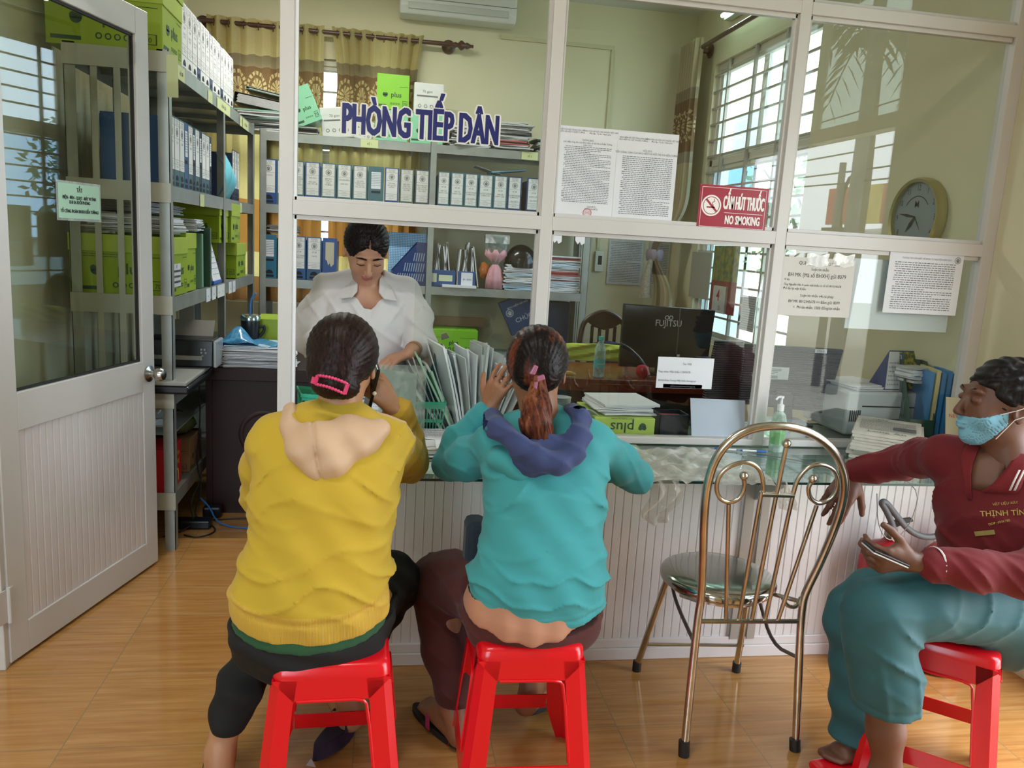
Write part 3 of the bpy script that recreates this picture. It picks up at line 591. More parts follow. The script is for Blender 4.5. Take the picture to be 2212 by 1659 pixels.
# ------------------------------------------------------------------ desks
for nm, lab, x0, x1, wood in (('office_desk', 'dark red wooden desk standing left, piled with papers, behind the counter', -.02, 1.28, DW_), ('office_desk', 'red-brown wooden desk carrying the large flat monitor and water bottle', 1.30, 2.74, RW_)):
    d = empty(nm, (x0, 1.92, 0), lab, 'desk', 'office desks behind the counter'); w_ = x1-x0
    mb = MB(); mb.box(0, w_, 0, .62, .735, .765); mb.build('desktop', wood, d, bevel=.004)
    mb = MB(); mb.box(.02, w_-.02, .03, .05, .0, .735); mb.build('front_panel', DW_, d)
    for x in (.005, w_-.035): mb = MB(); mb.box(x, x+.03, .02, .60, 0, .735); mb.build('side_panel', DW_, d)
    mb = MB(); mb.box(.0, w_, -.002, .015, .70, .742); mb.build('edge_band', wood, d, bevel=.003)
    for i in range(3):
        mb = MB(); mb.xf(T((w_*(.22+.28*i), .029, .42)) @ Matrix.Rotation(H, 4, 'X')); mb.lathe([(.10, 0), (.112, .004), (.124, 0)], 32, caps=False); mb.build('panel_ring', DW_, d, smooth=True)
zD = .766
# papers, bag and tumbler on the left desk
stack('paper_stack', 'tall messy pile of loose white forms on the left desk', (.22, 2.05, zD), .36, .26, .11, 34, 'wwwwgb', .05, .022, seed=3)
stack('paper_stack', 'low pile of curling forms behind the tumbler on the left desk', (.05, 2.38, zD), .22, .3, .07, 16, 'wwg', .3, .02, seed=4)
mb = MB(); mb.grid(lambda u, v: (.0+.33*u, 1.93+.2*v, zD+.112+.075*math.exp(-((u-.38)/.2)**2)*(1-abs(v-.5)*1.6)+.01*math.sin(u*13+v*5)), 14, 8); o = mb.build('plastic_folder', plastic_film('blue_film', '#4f97c4', .8, .15), smooth=True, solid=.001); tag(o, 'translucent blue plastic folder crumpled on top of the paper pile', 'folder')
tb_ = empty('tumbler', (.155, 2.23, zD), 'black insulated tumbler with steel lid and blue straw on the desk', 'tumbler')
mb = MB(); mb.lathe([(.036, 0), (.042, .01), (.047, .15), (.05, .205), (.049, .21)], 24); mb.build('body', M('matt_black', '#11151b', .35), tb_, smooth=True)
mb = MB(); mb.lathe([(.051, .205), (.052, .225), (.045, .235), (.01, .237), (.001, .237)], 24); mb.build('lid', M('lid_steel', '#9fb0b4', .2, .9), tb_, smooth=True)
mb = MB(); mb.tube([(.0, 0, .22), (0, 0, .315), (.03, -.01, .35)], .0045, 8, smooth=1); mb.build('straw', M('blue_straw', '#3f7fc0', .4), tb_, smooth=True)
mb = MB(); mb.tube([(.046, 0, .17), (.07, 0, .18), (.072, 0, .15), (.047, 0, .12)], .009, 8, smooth=2); mb.build('handle', M('matt_black', '#11151b', .35), tb_, smooth=True)
carton('lime paper carton with a white handwritten label behind the paper pile', (.27, 2.42, zD), .05, .20, .28, .21, 'lime', 'plus', 0, 'cartons')
mb = MB().xf(T((.275, 2.277, zD))); mb.box(-.085, .085, -.002, 0, .02, .09); cl = mb.build('carton_label', PAPER); tag(cl, 'white paper label stuck on the lime carton on the desk', 'label')
mb = MB().xf(T((.275, 2.274, zD)) @ FP(0)); mtext(mb, 'HỒ SƠ\nCHI ỐM BẢO\nDƯỠNG\nQuý 1,2', .016, 0, .073, sx=.8); mb.build('print', INK, cl)
# scanner on the flatbed, on the rack shelf
fb = empty('flatbed_scanner', (-.17, 1.62, LZ[1]+.002), 'pale flat scanner with black rim jutting from the left rack', 'scanner')
mb = MB(); mb.box(-.2, .20, -.22, .36, 0, .035); mb.build('base', M('scanner_black', '#15171c', .35), fb, bevel=.01); mb = MB(); mb.box(-.195, .19, -.215, .355, .036, .055); mb.build('lid', M('scanner_grey', '#a3a49f', .35), fb, bevel=.006)
sn = empty('sheet_scanner', (-.085, 1.85, LZ[1]+.06), 'black sheet-fed scanner with grey paper tray standing on the flat scanner', 'scanner')
mb = MB(); mb.xf(T((-.16, -.07, 0))); mb.add([(0, 0, 0), (.30, 0, 0), (.30, .15, 0), (0, .15, 0), (0, .02, .13), (.30, .02, .13), (.30, .14, .135), (0, .14, .135)], [(0, 3, 2, 1), (4, 5, 6, 7), (0, 1, 5, 4), (1, 2, 6, 5), (2, 3, 7, 6), (3, 0, 4, 7)]); mb.build('body', M('scanner_black', '#15171c', .35), sn, bevel=.008)
mb = MB(); mb.xf(T((-.16, -.07, 0))); mb.box(-.012, 0, -.004, .15, 0, .11); mb.box(.30, .318, -.004, .15, 0, .13); mb.build('side_cover', M('scanner_silver', '#a6adb0', .3, .3), sn, bevel=.006)
mb = MB(); mb.xf(T((-.16, -.068, 0))); mb.box(.02, .25, -.004, 0, .035, .055); mb.build('paper_slot', M('scanner_slot', '#8f8f87', .4), sn)
mb = MB(); mb.xf(T((-.16, .07, .13))); mb.add([(.03, 0, 0), (.27, 0, 0), (.27, .06, .075), (.03, .06, .075), (.03, .008, 0), (.27, .008, 0), (.27, .068, .072), (.03, .068, .072)], [(0, 1, 2, 3), (7, 6, 5, 4), (0, 4, 5, 1), (1, 5, 6, 2), (2, 6, 7, 3), (3, 7, 4, 0)]); mb.box(.1, .17, .06, .066, .07, .14); mb.build('paper_tray', M('scanner_tray', '#8d8a84', .4), sn)
mb = MB()
for dx, dz in ((.245, .085), (.26, .085), (.245, .07), (.265, .07), (.25, .055)): mb.xf(T((-.16+dx, -.062, dz)) @ Matrix.Rotation(H, 4, 'X')); mb.lathe([(.005, -.004), (.005, .004)], 8)
o = mb.build('buttons', M('button_grey', '#9a9da0', .4), sn)
# cartons and goods on the left rack
cartons = [('large lime paper carton lying on top of the left rack above the door glass', (-.285, 1.60, LZ[4]+.006), 0, .44, .31, .255, 'lime'), ('upper lime paper carton stacked on the large one, topmost of the left rack', (-.275, 1.615, LZ[4]+.267), .03, .44, .31, .255, 'lime'),
    ('lime carton with white label low behind the rack slats, nearest the door', (-.255, 1.615, LZ[2]+.005), 0, .40, .30, .25, 'lime'), ('lime carton standing second from the door on the middle shelf of the left rack', (-.215, 1.885, LZ[2]+.005), 0, .30, .20, .27, 'lime'),
    ('lime carton under another at the far end of the left rack', (-.19, 3.17, LZ[2]+.005), 0, .28, .32, .21, 'lime'), ('lime carton on top of another at the far end of the left rack', (-.18, 2.98, LZ[2]+.225), 0, .26, .28, .225, 'lime'), ('smallest lime carton tucked beside the stacked pair on the left rack', (-.19, 2.66, LZ[2]+.225), 0, .26, .24, .22, 'lime')]
for lab, loc, rz, w_, d_, h_, c in cartons: carton(lab, loc, rz, w_, d_, h_, c, group=None)
mb = MB(); mb.box(-.003, 0, 0, .0, 0, 0)
mb = MB().xf(T((LX1-.007, 1.54, LZ[2]+.075)) @ Rz(H) @ FP(0)); mrect(mb, -.05, .09, -.03, .07, .0005); o = mb.build('carton_label', PAPER); tag(o, 'white label with stamped lines on the lime carton by the rack post', 'label'); mb = MB().xf(T((LX1-.0055, 1.54, LZ[2]+.075)) @ Rz(H) @ FP(0)); scribble(mb, -.04, .08, -.02, .05, 3, .4, 5, .001); mtext(mb, 'KẾ', .018, .02, .052); mb.build('print', INK, o)
stack('bagged_papers', 'grey plastic-wrapped bundle of papers lying on the nearest lime cartons', (-.24, 1.66, LZ[2]+.27), .36, .34, .075, 9, 'ggw', 0, .01, seed=8, cat='paper bundle')
stack('bagged_papers', 'loose papers in clear bags squeezed above the middle cartons', (-.2, 2.1, LZ[2]+.285), .28, .3, .06, 12, 'wwbg', .15, .015, seed=9, cat='paper bundle')
stack('bagged_papers', 'flat paper bundles under the second shelf seen through the rack slats', (-.3, 1.95, LZ[2]+.355), .24, .6, .05, 8, 'ggk', 0, .01, seed=10, cat='paper bundle')
for i, (x, y, w_, h_, c, lab) in enumerate(((-.12, 2.10, .035, .27, 'm', 'mint green folder in clear plastic standing between lime cartons'), (-.10, 2.2, .03, .30, 'k', 'dark green folder standing beside the mint folder'))):
    mb = MB(); mb.box(x-.2, x+.06, y, y+w_, LZ[2]+.005, LZ[2]+.005+h_); o = mb.build('folder', M('folder_'+c, {'m': '#6f9a80', 'k': '#2f4f40'}[c], .35), bevel=.003); tag(o, lab, 'folder')
mb = MB(); mb.box(-.2, -.055, 2.27, 2.295, LZ[2]+.006, LZ[2]+.24); o = mb.build('book', M('orange_spine', '#c9762c', .5)); tag(o, 'thin orange-spined book standing on the middle shelf of the left rack', 'book'); 
mb = MB().xf(T((-.0545, 2.2825, LZ[2]+.12)) @ Rz(H) @ FP(0) @ Matrix.Rotation(-H, 4, 'Z')); mtext(mb, 'SỔ TAY', .022, 0, -.007); mb.build('print', INK, o)
dc = empty('desk_calendar', (-.12, 2.42, LZ[2]+.006), 'white desk calendar on a blue base on the left rack', 'calendar'); mb = MB(); mb.box(-.06, .07, -.08, .13, 0, .02); mb.build('base', M('blue_plastic', '#2a5fb8', .35), dc, bevel=.003)
mb = MB(); mb.add([(.065, -.08, .02), (.065, .13, .02), (.02, .11, .21), (.02, -.07, .21), (-.05, -.08, .02), (-.05, .13, .02)], [(0, 1, 2, 3), (5, 4, 3, 2), (0, 3, 4), (1, 5, 2)]); pg = mb.build('pages', PAPER, dc)
mb = MB().xf(T((.068, 0, .02)) @ Rz(H) @ FP(0) @ T((0, 0, .001)) @ Matrix.Rotation(-.24, 4, 'X')); scribble(mb, -.07, .12, .02, .17, 5, .12, 4, .003); mb.build('print', INKG, pg)
bg_ = MB(); bg_.grid(lambda u, v: (-.09+.045*math.sin(math.pi*v)*(1+.2*math.sin(u*17)), 2.62+.36*u, LZ[3]+.005+.245*v*(1-.12*math.sin(u*9))), 20, 10); o = bg_.build('plastic_bag', plastic_film('turquoise_bag', '#6fc3d4', 1.4, .3), smooth=True, solid=.002); tag(o, 'light turquoise plastic bag hanging crumpled on the second shelf of the left rack', 'plastic bag')
# lower shelves of the left rack
stack('paper_stack', 'stack of papers on the lower shelf of the left rack near the door', (-.28, 1.62, LZ[0]+.3), .0001+.28, .3, .0001+.12, 14, 'wwg', .1, .02, seed=11)
for o_ in kids(bpy.data.objects['paper_stack.002'] if 'paper_stack.002' in bpy.data.objects else lr)[:0]: pass
mb = MB(); mb.box(LX0+.01, LX1-.01, LY0+.02, LY1-.02, LZ[0]+.27, LZ[0]+.276); o = mb.build('rack_tray', GALV); tag(o, 'thin steel tray under the flat scanner in the left rack', 'tray')
bx = empty('red_box', (-.13, 1.56, LZ[0]+.003), 'red printed box with yellow lettering on the lowest shelf beside the post', 'box'); mb = MB(); mb.box(-.10, .06, -.10, .11, 0, .20); mb.build('body', M('red_card', '#b01c28', .4), bx)
mb = MB().xf(T((.0615, 0, 0)) @ Rz(H) @ FP(0)); mtext(mb, 'Bóng Đèn\nCực Sáng', .036, 0, .14); mtext(mb, 'n', .13, .03, .02); mb.build('print', M('yellow_print', '#e6cf3a', .5), bx)
cb = carton('open brown cardboard box on the lowest shelf of the left rack', (-.20, 1.92, LZ[0]+.003), 0, .28, .26, .16, 'brown', 'Hộp', 0)
mb = MB(); rn = random.Random(5); mb.sphere((-.17, 1.92, LZ[0]+.22), .11, 20, 12, 1.0, 1.1, .55); mb.v = [(x+.006*math.sin(z*90+y*60), y+.006*math.sin(x*80), z+.005*math.sin(x*70+y*90)) for x, y, z in mb.v]; o = mb.build('plastic_sack', M('olive_plastic', '#4d5a3d', .25, var=.3, vscale=20), smooth=True); tag(o, 'olive green plastic sack stuffed on the open cardboard box', 'sack')
# cables on the floor
CBL = M('black_cable', '#17181b', .5)
def cable(label, pts, r=.0035, mat=CBL, cat='cable', name='cable'):
    mb = MB(); mb.tube(pts, r, 8, smooth=3); o = mb.build(name, mat, smooth=True); return tag(o, label, cat)
cable('blue network cable running over the floor from behind the desk', [(-.04, 1.90, .10), (.02, 1.86, .06), (.06, 1.78, .02), (.13, 1.73, .007), (.25, 1.70, .007), (.5, 1.68, .007)], .004, M('blue_cable', '#2f6fb5', .4))
cable('thin black cable lying straight across the floor before the desk', [(-.02, 1.82, .006), (.15, 1.85, .006), (.4, 1.87, .006), (.6, 1.86, .006)])
cable('black cable looping on the floor below the left rack', [(-.05, 1.62, .006), (.02, 1.58, .006), (.09, 1.66, .006), (.05, 1.76, .006), (-.04, 1.78, .008), (-.1, 1.7, .02)])
cable('tangled black cable hanging down behind the desk edge', [(-.04, 1.91, .72), (-.03, 1.90, .5), (-.055, 1.89, .3), (-.02, 1.88, .15), (-.06, 1.86, .03), (-.03, 1.84, .006), (.03, 1.83, .006)])
cable('second tangled black cable hanging beside the rack and desk', [(-.035, 1.90, .45), (-.015, 1.88, .22), (-.07, 1.80, .10), (-.02, 1.72, .03), (-.08, 1.66, .006), (-.14, 1.6, .006)])
mb = MB(); mb.box(-.12, .05, 1.70, 1.77, .002, .045); o = mb.build('power_strip', M('matt_black', '#11151b', .35), bevel=.008); tag(o, 'black power strip on the floor among the cables', 'power strip')
mb = MB(); mb.box(-.02, .07, 1.86, 1.915, .002, .06); o = mb.build('power_adapter', M('matt_black', '#11151b', .35), bevel=.012); tag(o, 'black power adapter leaning on the desk foot', 'power adapter')
# ------------------------------------------------------------------ top of the back rack
zt = BZ[3]+.006; yb = BY0+.14
def binder(label, x0, x1, z, h_, rz=0, c='#2f4d42', y=yb, tilt=0.):
    e = empty('ring_binder', ((x0+x1)/2, y, z), label, 'binder', None, rz); e.rotation_euler = (0, tilt, rz); w_ = x1-x0; m_ = M('binder_'+c, c, .45)
    mb = MB(); mb.box(-w_/2, w_/2, -.12, .12, 0, .004); mb.box(-w_/2, w_/2, -.12, .12, h_-.004, h_); mb.box(-w_/2, -w_/2+.005, -.12, .12, .004, h_-.004); mb.build('cover', m_, e, bevel=.002)
    mb = MB()
    for i in range(9): mb.box(-w_/2+.02+.003*(i % 3), w_/2-.012-.004*(i % 2), -.115, .11, .006+i*(h_-.014)/9, .006+(i+.8)*(h_-.014)/9)
    o = mb.build('papers', PAPER2, e); o['kind'] = 'stuff'; return e
binder('thick dark green binder slanting on the paper heap at the rack corner', -.20, .12, zt+.155, .07, 0, '#22332d', tilt=.14)
stack('paper_stack', 'heap of bagged files under the dark green binder at the rack corner', (-.02, yb, zt), .34, .26, .14, 12, 'ggkmg', 0, .015, seed=21)
binder('flat green folder lying on top of the dark binder', -.12, .18, zt+.245, .02, 0, '#7b9c8d', tilt=.16)
stack('paper_stack', 'thin dark files under the tilted mint carton', (.26, yb, zt), .22, .24, .055, 9, 'kgk', 0, .012, seed=22)
carton('mint paper carton leaning tilted on top of the back rack', (.315, yb, zt+.075), 0, .17, .24, .25, 'mint', 'plus', 0, ry=-.42)
REAM = M('ream_wrap', '#d5d6d2', .35, var=.06, vscale=14)
def ream(label, loc, w_, d_, h_, rz=0, ry=0, txt='70 gsm'):
    e = empty('paper_ream', loc, label, 'paper ream', None, rz); e.rotation_euler = (0, ry, rz); mb = MB(); mb.box(-w_/2, w_/2, -d_/2, d_/2, 0, h_); mb.build('wrapper', REAM, e, bevel=.008)
    mb = MB().xf(FP(-d_/2-.001)); mrect(mb, -w_*.4, w_*.3, h_*.55, h_*.6); mtext(mb, txt, h_*.12, -w_*.05, h_*.68)
    for j in range(4): mring(mb, -w_*.3+j*w_*.2, h_*.25, w_*.04, w_*.06, 8)
    mb.build('print', INKG, e); return e
ream('white wrapped paper bundle standing right of the tilted mint carton', (.50, yb, zt), .22, .1, .21, 0, -.12)
ream('small grey wrapped ream leaning below the lettering on the back rack', (.66, yb, zt), .14, .08, .14, 0, .2)
carton('bright lime carton standing on a mint carton on top of the back rack', (.872, yb, zt+.212), 0, .222, .24, .235, 'green', 'plus', 0)
carton('mint carton under the bright lime one on top of the back rack', (.868, yb, zt), 0, .226, .24, .208, 'mint', 'A4', 0)
carton('mint carton under the white wrapped ream on top of the back rack', (1.115, yb, zt), 0, .232, .24, .20, 'mint', 'A4', 0)
ream('white wrapped ream standing on the right mint carton of the back rack', (1.12, yb, zt+.204), .21, .2, .21, .02)
stack('paper_stack', 'low heap of grey files behind the blue lettering on the back rack', (1.42, yb, zt), .30, .26, .14, 16, 'gggwk', .1, .02, seed=23)
stack('paper_stack', 'tall slanting heap of tied grey files on the back rack', (1.72, yb, zt), .30, .26, .20, 20, 'gggkr', -.05, .025, seed=24)
stack('paper_stack', 'flat heap of grey files at the right end of the back rack top', (2.05, yb, zt), .30, .26, .10, 10, 'ggk', .05, .02, seed=25)
# on top of the second-shelf files
mb = MB(); mb.box(-.13, .13, -.09, .09, 0, .012); mb.xf(Matrix.Identity(4)); o = mb.build('folder', M('pale_blue_cover', '#7ba2b5', .5), bevel=.003); o.location = (1.72, BY0+.17, BZ[2]+.345); o.rotation_euler = (0, -.14, .1); tag(o, 'pale blue folder lying askew over the box files in the right bay', 'folder')
mb = MB(); mb.box(-.1, .1, -.08, .08, 0, .006); o = mb.build('folder', PAPER2, bevel=.002); o.location = (1.58, BY0+.17, BZ[2]+.345); o.rotation_euler = (0, .25, 0); tag(o, 'grey clear folder sticking up among the right bay files', 'folder')
# ------------------------------------------------------------------ third shelf of the back rack
z3 = BZ[1]+.004
stack('bagged_papers', 'grey plastic bundle resting over the leftmost blue box files', (.13, BY0+.16, z3+.315), .22, .2, .06, 6, 'ggk', 0, .01, seed=31, cat='paper bundle')
mb = MB(); mb.box(0, .27, 0, .012, 0, .36); cc = mb.build('clipboard', M('blue_check', '#5f9fcf', .5)); cc.location = (.875, BY0+.10, z3+.015); cc.rotation_euler = (-.06, 0, 0); tag(cc, 'tall blue checked file cover leaning behind the clerk', 'file cover')
mb = MB().xf(FP(-.0012))
for i in range(22):
    for j in range(29):
        if not (6 < i < 17 and 6 < j < 16): mrect(mb, .006+i*.012, .012+i*.012, .006+j*.0122, .012+j*.0122)
mb.build('check_pattern', M('pale_check', '#cfe0ea', .5), cc)
mb = MB().xf(FP(-.0013)); mrect(mb, .09, .2, .085, .19); emblem(mb, .145, .137, .045, -.001); mb.build('cover_panel', M('pale_blue_panel', '#a9cfe2', .5), cc)
def slatted(label, loc, rz, col, w_=.09, flip=False, cat='magazine file'):
    """magazine file with a diagonal cut and rows of slots in its sides"""
    e = empty('magazine_file', loc, label, cat, None, rz); m_ = M('mag_'+col, col, .35); D, Hh = .25, .31
    prof = [(0, 0), (D, 0), (D, Hh), (D*.72, Hh), (0, Hh*.32)]
    for x in (-w_/2, w_/2-.003):
        mb = MB(); pts = [(x, y, z) for y, z in prof]; mb.prism(pts, (.003, 0, 0)); s_ = mb.build('side', m_, e)
        mb = MB()
        for j, (zlo, zhi) in enumerate(((.03, .085), (.10, .16), (.175, .235))):
            for i in range(12):
                y = .03+i*.017+j*.0; top = Hh*.32+(Hh*.68)*(y/(D*.72)) if y < D*.72 else Hh
                if zhi+.02 < top:
                    for s__ in (-.0006, .0032): mb.add([(x+s__, y, zlo), (x+s__, y+.007, zlo), (x+s__, y+.017, zhi), (x+s__, y+.010, zhi)], [(0, 1, 2, 3)])
        if mb.v: mb.build('slots', M('pale_slot', '#8ea0b4', .5), s_)
    mb = MB(); mb.box(-w_/2, w_/2, 0, .003, 0, Hh*.32); mb.build('front', m_, e); mb = MB(); mb.box(-w_/2, w_/2, D-.003, D, 0, Hh); mb.build('back', m_, e); mb = MB(); mb.box(-w_/2, w_/2, 0, D, 0, .003); mb.build('bottom', m_, e)
    return e
slatted('navy slotted magazine file with diagonal cut behind the clerk', (.90, BY0+.05, z3), -H*.93, '#24396b')
bf = empty('box_file', (1.265, BY0+.05, z3), 'low blue box crammed with plastic-sleeved papers, left of the bouquet', 'box file'); mb = MB(); mb.box(-.10, .10, 0, .2, 0, .12); mb.build('case', M('file_#2d4f86', '#2d4f86', .4), bf, bevel=.003)
mb = MB(); mb.box(-.09, -.035, -.003, 0, .03, .095); mb.box(-.02, .08, -.003, 0, .04, .085); mb.build('label', M('label_#cfcf9a', '#c9cdb0', .6), bf)
bf2 = empty('box_file', (1.455, BY0+.05, z3), 'low blue box with a square white label, beside the bouquet', 'box file'); mb = MB(); mb.box(-.07, .06, 0, .2, 0, .12); mb.build('case', M('file_#2d4f86', '#2d4f86', .4), bf2, bevel=.003)
mb = MB(); mb.box(-.045, .04, -.003, 0, .01, .11); lb_ = mb.build('label', PAPER, bf2); mb = MB().xf(FP(-.0045)); mtext(mb, 'BH - BHXH', .016, 0, .055, sx=.8); mb.build('print', INK, lb_)
rn = random.Random(11)
for i in range(14):
    x = 1.18+i*.026+(.02 if i > 6 else 0); t_ = rn.uniform(-.16, .16); hh_ = rn.uniform(.27, .33); c = ['w', 'w', 'g', 'f', 'w', 'r' if i == 8 else 'w', 'g'][i % 7]
    mb = MB(); mb.box(-.004, .004, 0, .19, 0, hh_); o = mb.build('sleeved_papers', {'w': PAPER, 'g': PAPER2, 'f': M('sleeve_grey', '#a5abb0', .3), 'r': M('red_cover', '#b1585a', .5)}[c]); o.location = (x, BY0+.055, z3+.006); o.rotation_euler = (0, t_, 0)
    tag(o, f'papers in a plastic sleeve standing in the low blue boxes, {ORD[i]} from the left', 'sleeved papers', 'sleeved papers beside the bouquet')
# bouquet
bq = empty('bouquet', (1.665, BY0+.09, z3), 'flower bouquet wrapped in pink tulle and clear film, tied in the middle', 'bouquet')
PK = M('pink_tulle', '#d59aa4', .5, var=.15, vscale=25)
def ruffle(prof, n, amp, k):
    rings = []
    for r, z in prof: rings.append([((r*(1+amp*math.sin(k*2*math.pi*j/n)))*math.cos(2*math.pi*j/n), .62*(r*(1+amp*math.sin(k*2*math.pi*j/n+1)))*math.sin(2*math.pi*j/n), z) for j in range(n)])
    return rings
mb = MB(); mb.loft(ruffle([(.062, 0), (.058, .08), (.04, .15), (.016, .185), (.045, .215), (.075, .25), (.07, .29)], 40, .14, 7), caps=False); mb.build('wrapping', PK, bq, smooth=True, solid=.0015)
mb = MB(); mb.loft(ruffle([(.022, .18), (.05, .23), (.078, .30), (.088, .35), (.092, .39)], 40, .06, 5), caps=False); mb.build('clear_film', FILM, bq, smooth=True, solid=.001)
for k in range(5): mb = MB(); a = k*1.25; mb.sphere((.03*math.cos(a), .02*math.sin(a), .28+.012*(k % 2)), .022, 10, 8); mb.build('flower', M('cream_flower', '#c9c58c', .7), bq, smooth=True)
mb = MB(); mb.box(-.09, .09, -.05, -.048, .335, .40); mb.build('film_collar', plastic_film('film_collar', '#e4e4e2', .9), bq)
mb = MB(); mb.sphere((1.59, BY0+.14, z3+.13), .05, 14, 10, .8, .5, 1.3); mb.v = [(x+.006*math.sin(z*120), y, z) for x, y, z in mb.v]; o = mb.build('orange_bundle', plastic_film('orange_film', '#c8763a', 1.0), smooth=True); tag(o, 'orange wrapped bundle half hidden behind the pink bouquet', 'bundle')
# helmet on a paper stack
stack('paper_stack', 'folded white files bound with string under the black helmet', (1.86, BY0+.16, z3), .26, .24, .19, 16, 'wwwgb', 0, .012, seed=33)
hm = empty('helmet', (1.865, BY0+.15, z3+.195), 'black half helmet resting on the bound white files', 'helmet'); mb = MB(); R_ = .125
mb.loft([[(R_*math.cos(a)*math.cos(b), .9*R_*math.sin(a)*math.cos(b), R_*1.15*math.sin(b)) for a in [2*math.pi*j/28 for j in range(28)]] for b in [i*H/9 for i in range(9)]+[H*.995]], caps=True); mb.build('shell', M('glossy_black', '#15171b', .18), hm, smooth=True)
mb = MB(); mb.lathe([(.118, -.03), (.128, -.025), (.129, .004), (.122, .006)], 28); mb.build('rim', M('glossy_black', '#15171b', .18), hm, smooth=True)
stack('paper_stack', 'neat tall stack of white bound papers at the right end of the third shelf', (2.19, BY0+.16, z3), .24, .24, .27, 26, 'wwwgwwbr', 0, .008, seed=34)
mb = MB(); mb.box(1.27, 1.52, BY0-.01, BY0+.045, z3, z3+.018); o = mb.build('magazine', PAPER); tag(o, 'white magazines lying flat at the shelf edge before the blue boxes', 'magazine')
# bags under the third shelf
SB = M('blue_bag', '#1f4a7c', .3, var=.08)
b1 = empty('gift_bag', (1.93, 3.86, .80), 'blue paper gift bag tilted with white lettering, under the shelf', 'gift bag'); b1.rotation_euler = (0, -.45, 0)
mb = MB(); mb.box(-.11, .14, 0, .07, 0, .27); mb.build('body', SB, b1, bevel=.004)
mb = MB().xf(FP(-.0015)); mtext(mb, 'CHÚC', .05, .03, .08, sx=1.); mtext(mb, 'BẢO HIỂM XÃ HỘI', .02, .02, .20); emblem(mb, -.06, .17, .03); mb.build('print', M('white_print', '#d5dde5', .5), b1)
mb = MB(); mb.box(2.06, 2.27, 3.86, 3.94, BZ[0]+.005, 1.03); o = mb.build('gift_bag', M('dark_blue_bag', '#1c3557', .35, var=.15), bevel=.004); tag(o, 'dark blue bag standing upright under the right end of the shelf', 'gift bag')
carton('lime carton low behind the folder basket under the back rack', (1.33, 3.86, BZ[0]+.005), 0, .44, .26, .17, 'green', 'plus', 0)
mb = MB(); mb.box(1.15, 1.62, 3.98, 4.0, BZ[0]+.18, .87); o = mb.build('cardboard_flap', M('cardboard', '#8d6f55', .8, var=.08)); tag(o, 'brown cardboard flaps showing above the low lime carton', 'cardboard')
carton('lime carton with a white label behind the clerk', (1.0, 3.86, BZ[0]+.005), 0, .2, .26, .25, 'lime', 'TRẢ 70', 0)
# ------------------------------------------------------------------ curtains
def curtain_mat(name, zs, base='#cfc38f', translucent=.45):
    t = NT(name); c = t.node('ShaderNodeTexCoord'); s = t.node('ShaderNodeSeparateXYZ'); t.link(c.outputs['UV'], s.inputs[0]); z = s.outputs[1]; u = s.outputs[0]
    def band(a, b): return t.math('MULTIPLY', t.math('GREATER_THAN', z, a), t.math('LESS_THAN', z, b))
    col = t.mix(band(*zs[0]), lin(base), lin('#8c8068')); col = t.mix(band(*zs[1]), col, lin('#6e5038'))
    # flower medallions inside the brown band
    zc = (zs[1][0]+zs[1][1])/2; P = .26; fu = t.math('SUBTRACT', t.math('FRACT', t.math('DIVIDE', u, P)), .5); du = t.math('MULTIPLY', fu, P); dz = t.math('SUBTRACT', z, zc)
    r = t.math('SQRT', t.math('ADD', t.math('MULTIPLY', du, du), t.math('MULTIPLY', dz, dz))); an = t.math('ARCTAN2', dz, du); pet = t.math('GREATER_THAN', t.math('SINE', t.math('MULTIPLY', an, 14.)), -.5)
    f1 = t.math('MULTIPLY', t.math('MULTIPLY', t.math('LESS_THAN', r, .075), t.math('GREATER_THAN', r, .012)), pet)
    pb = t.math('GREATER_THAN', t.math('SINE', t.math('MULTIPLY', an, 22.)), -.35); f2 = t.math('MULTIPLY', t.math('MULTIPLY', t.math('LESS_THAN', r, .125), t.math('GREATER_THAN', r, .098)), pb)
    fl = t.math('MULTIPLY', t.math('MAXIMUM', f1, f2), band(*zs[1])); col = t.mix(fl, col, lin('#c3b184'))
    for a, b, h in zs[2]: col = t.mix(band(a, b), col, lin(h))
    nz = t.noise(t.coord(kind='UV'), 60, 3); col = t.mix(t.math('MULTIPLY', nz, .3), col, lin('#a08c5c'))
    tl = t.node('ShaderNodeBsdfTranslucent'); mx = t.node('ShaderNodeMixShader'); mx.inputs[0].default_value = translucent; tint = t.node('ShaderNodeMix', data_type='RGBA', blend_type='MULTIPLY'); tint.inputs[0].default_value = 1; t.link(col, tint.inputs[6]); tint.inputs[7].default_value = (1, .86, .64, 1)
    t.link(col, t.b.inputs['Base Color']); t.b.inputs['Roughness'].default_value = .8; t.link(tint.outputs[2], tl.inputs[0]); t.link(t.b.outputs[0], mx.inputs[1]); t.link(tl.outputs[0], mx.inputs[2]); t.link(mx.outputs[0], t.out.inputs[0])
    return t.m
def drape(name, parent, mat, fn, w_, h_, nu, nv, uvscale=1.):
    """fn(u,v) -> point, u along the fabric, v 0 top..1 bottom; UV in metres of fabric"""
    mb = MB(); mb.grid(fn, nu, nv); o = mb.build(name, mat, parent, smooth=60, solid=0); uv = o.data.uv_layers.new(name='UVMap')
    for l in o.data.loops:
        i = l.vertex_index; uv.data[l.index].uv = ((i//(nv+1))/nu*w_*uvscale, -(i % (nv+1))/nv*h_)
    return o
CM = curtain_mat('curtain_back', ((-.32, -.24), (-.62, -.32), [(-.70, -.62, '#8c8068'), (-1.62, -1.24, '#a8763c'), (-2.0, -1.80, '#7a5232')]))
rod = empty('curtain_rod', (.43, 4.05, 2.86), 'dark wooden curtain rod with turned ends over the back window', 'curtain rod', 'curtain rods'); WD = M('dark_turned_wood', '#4a2c22', .3, var=.2)
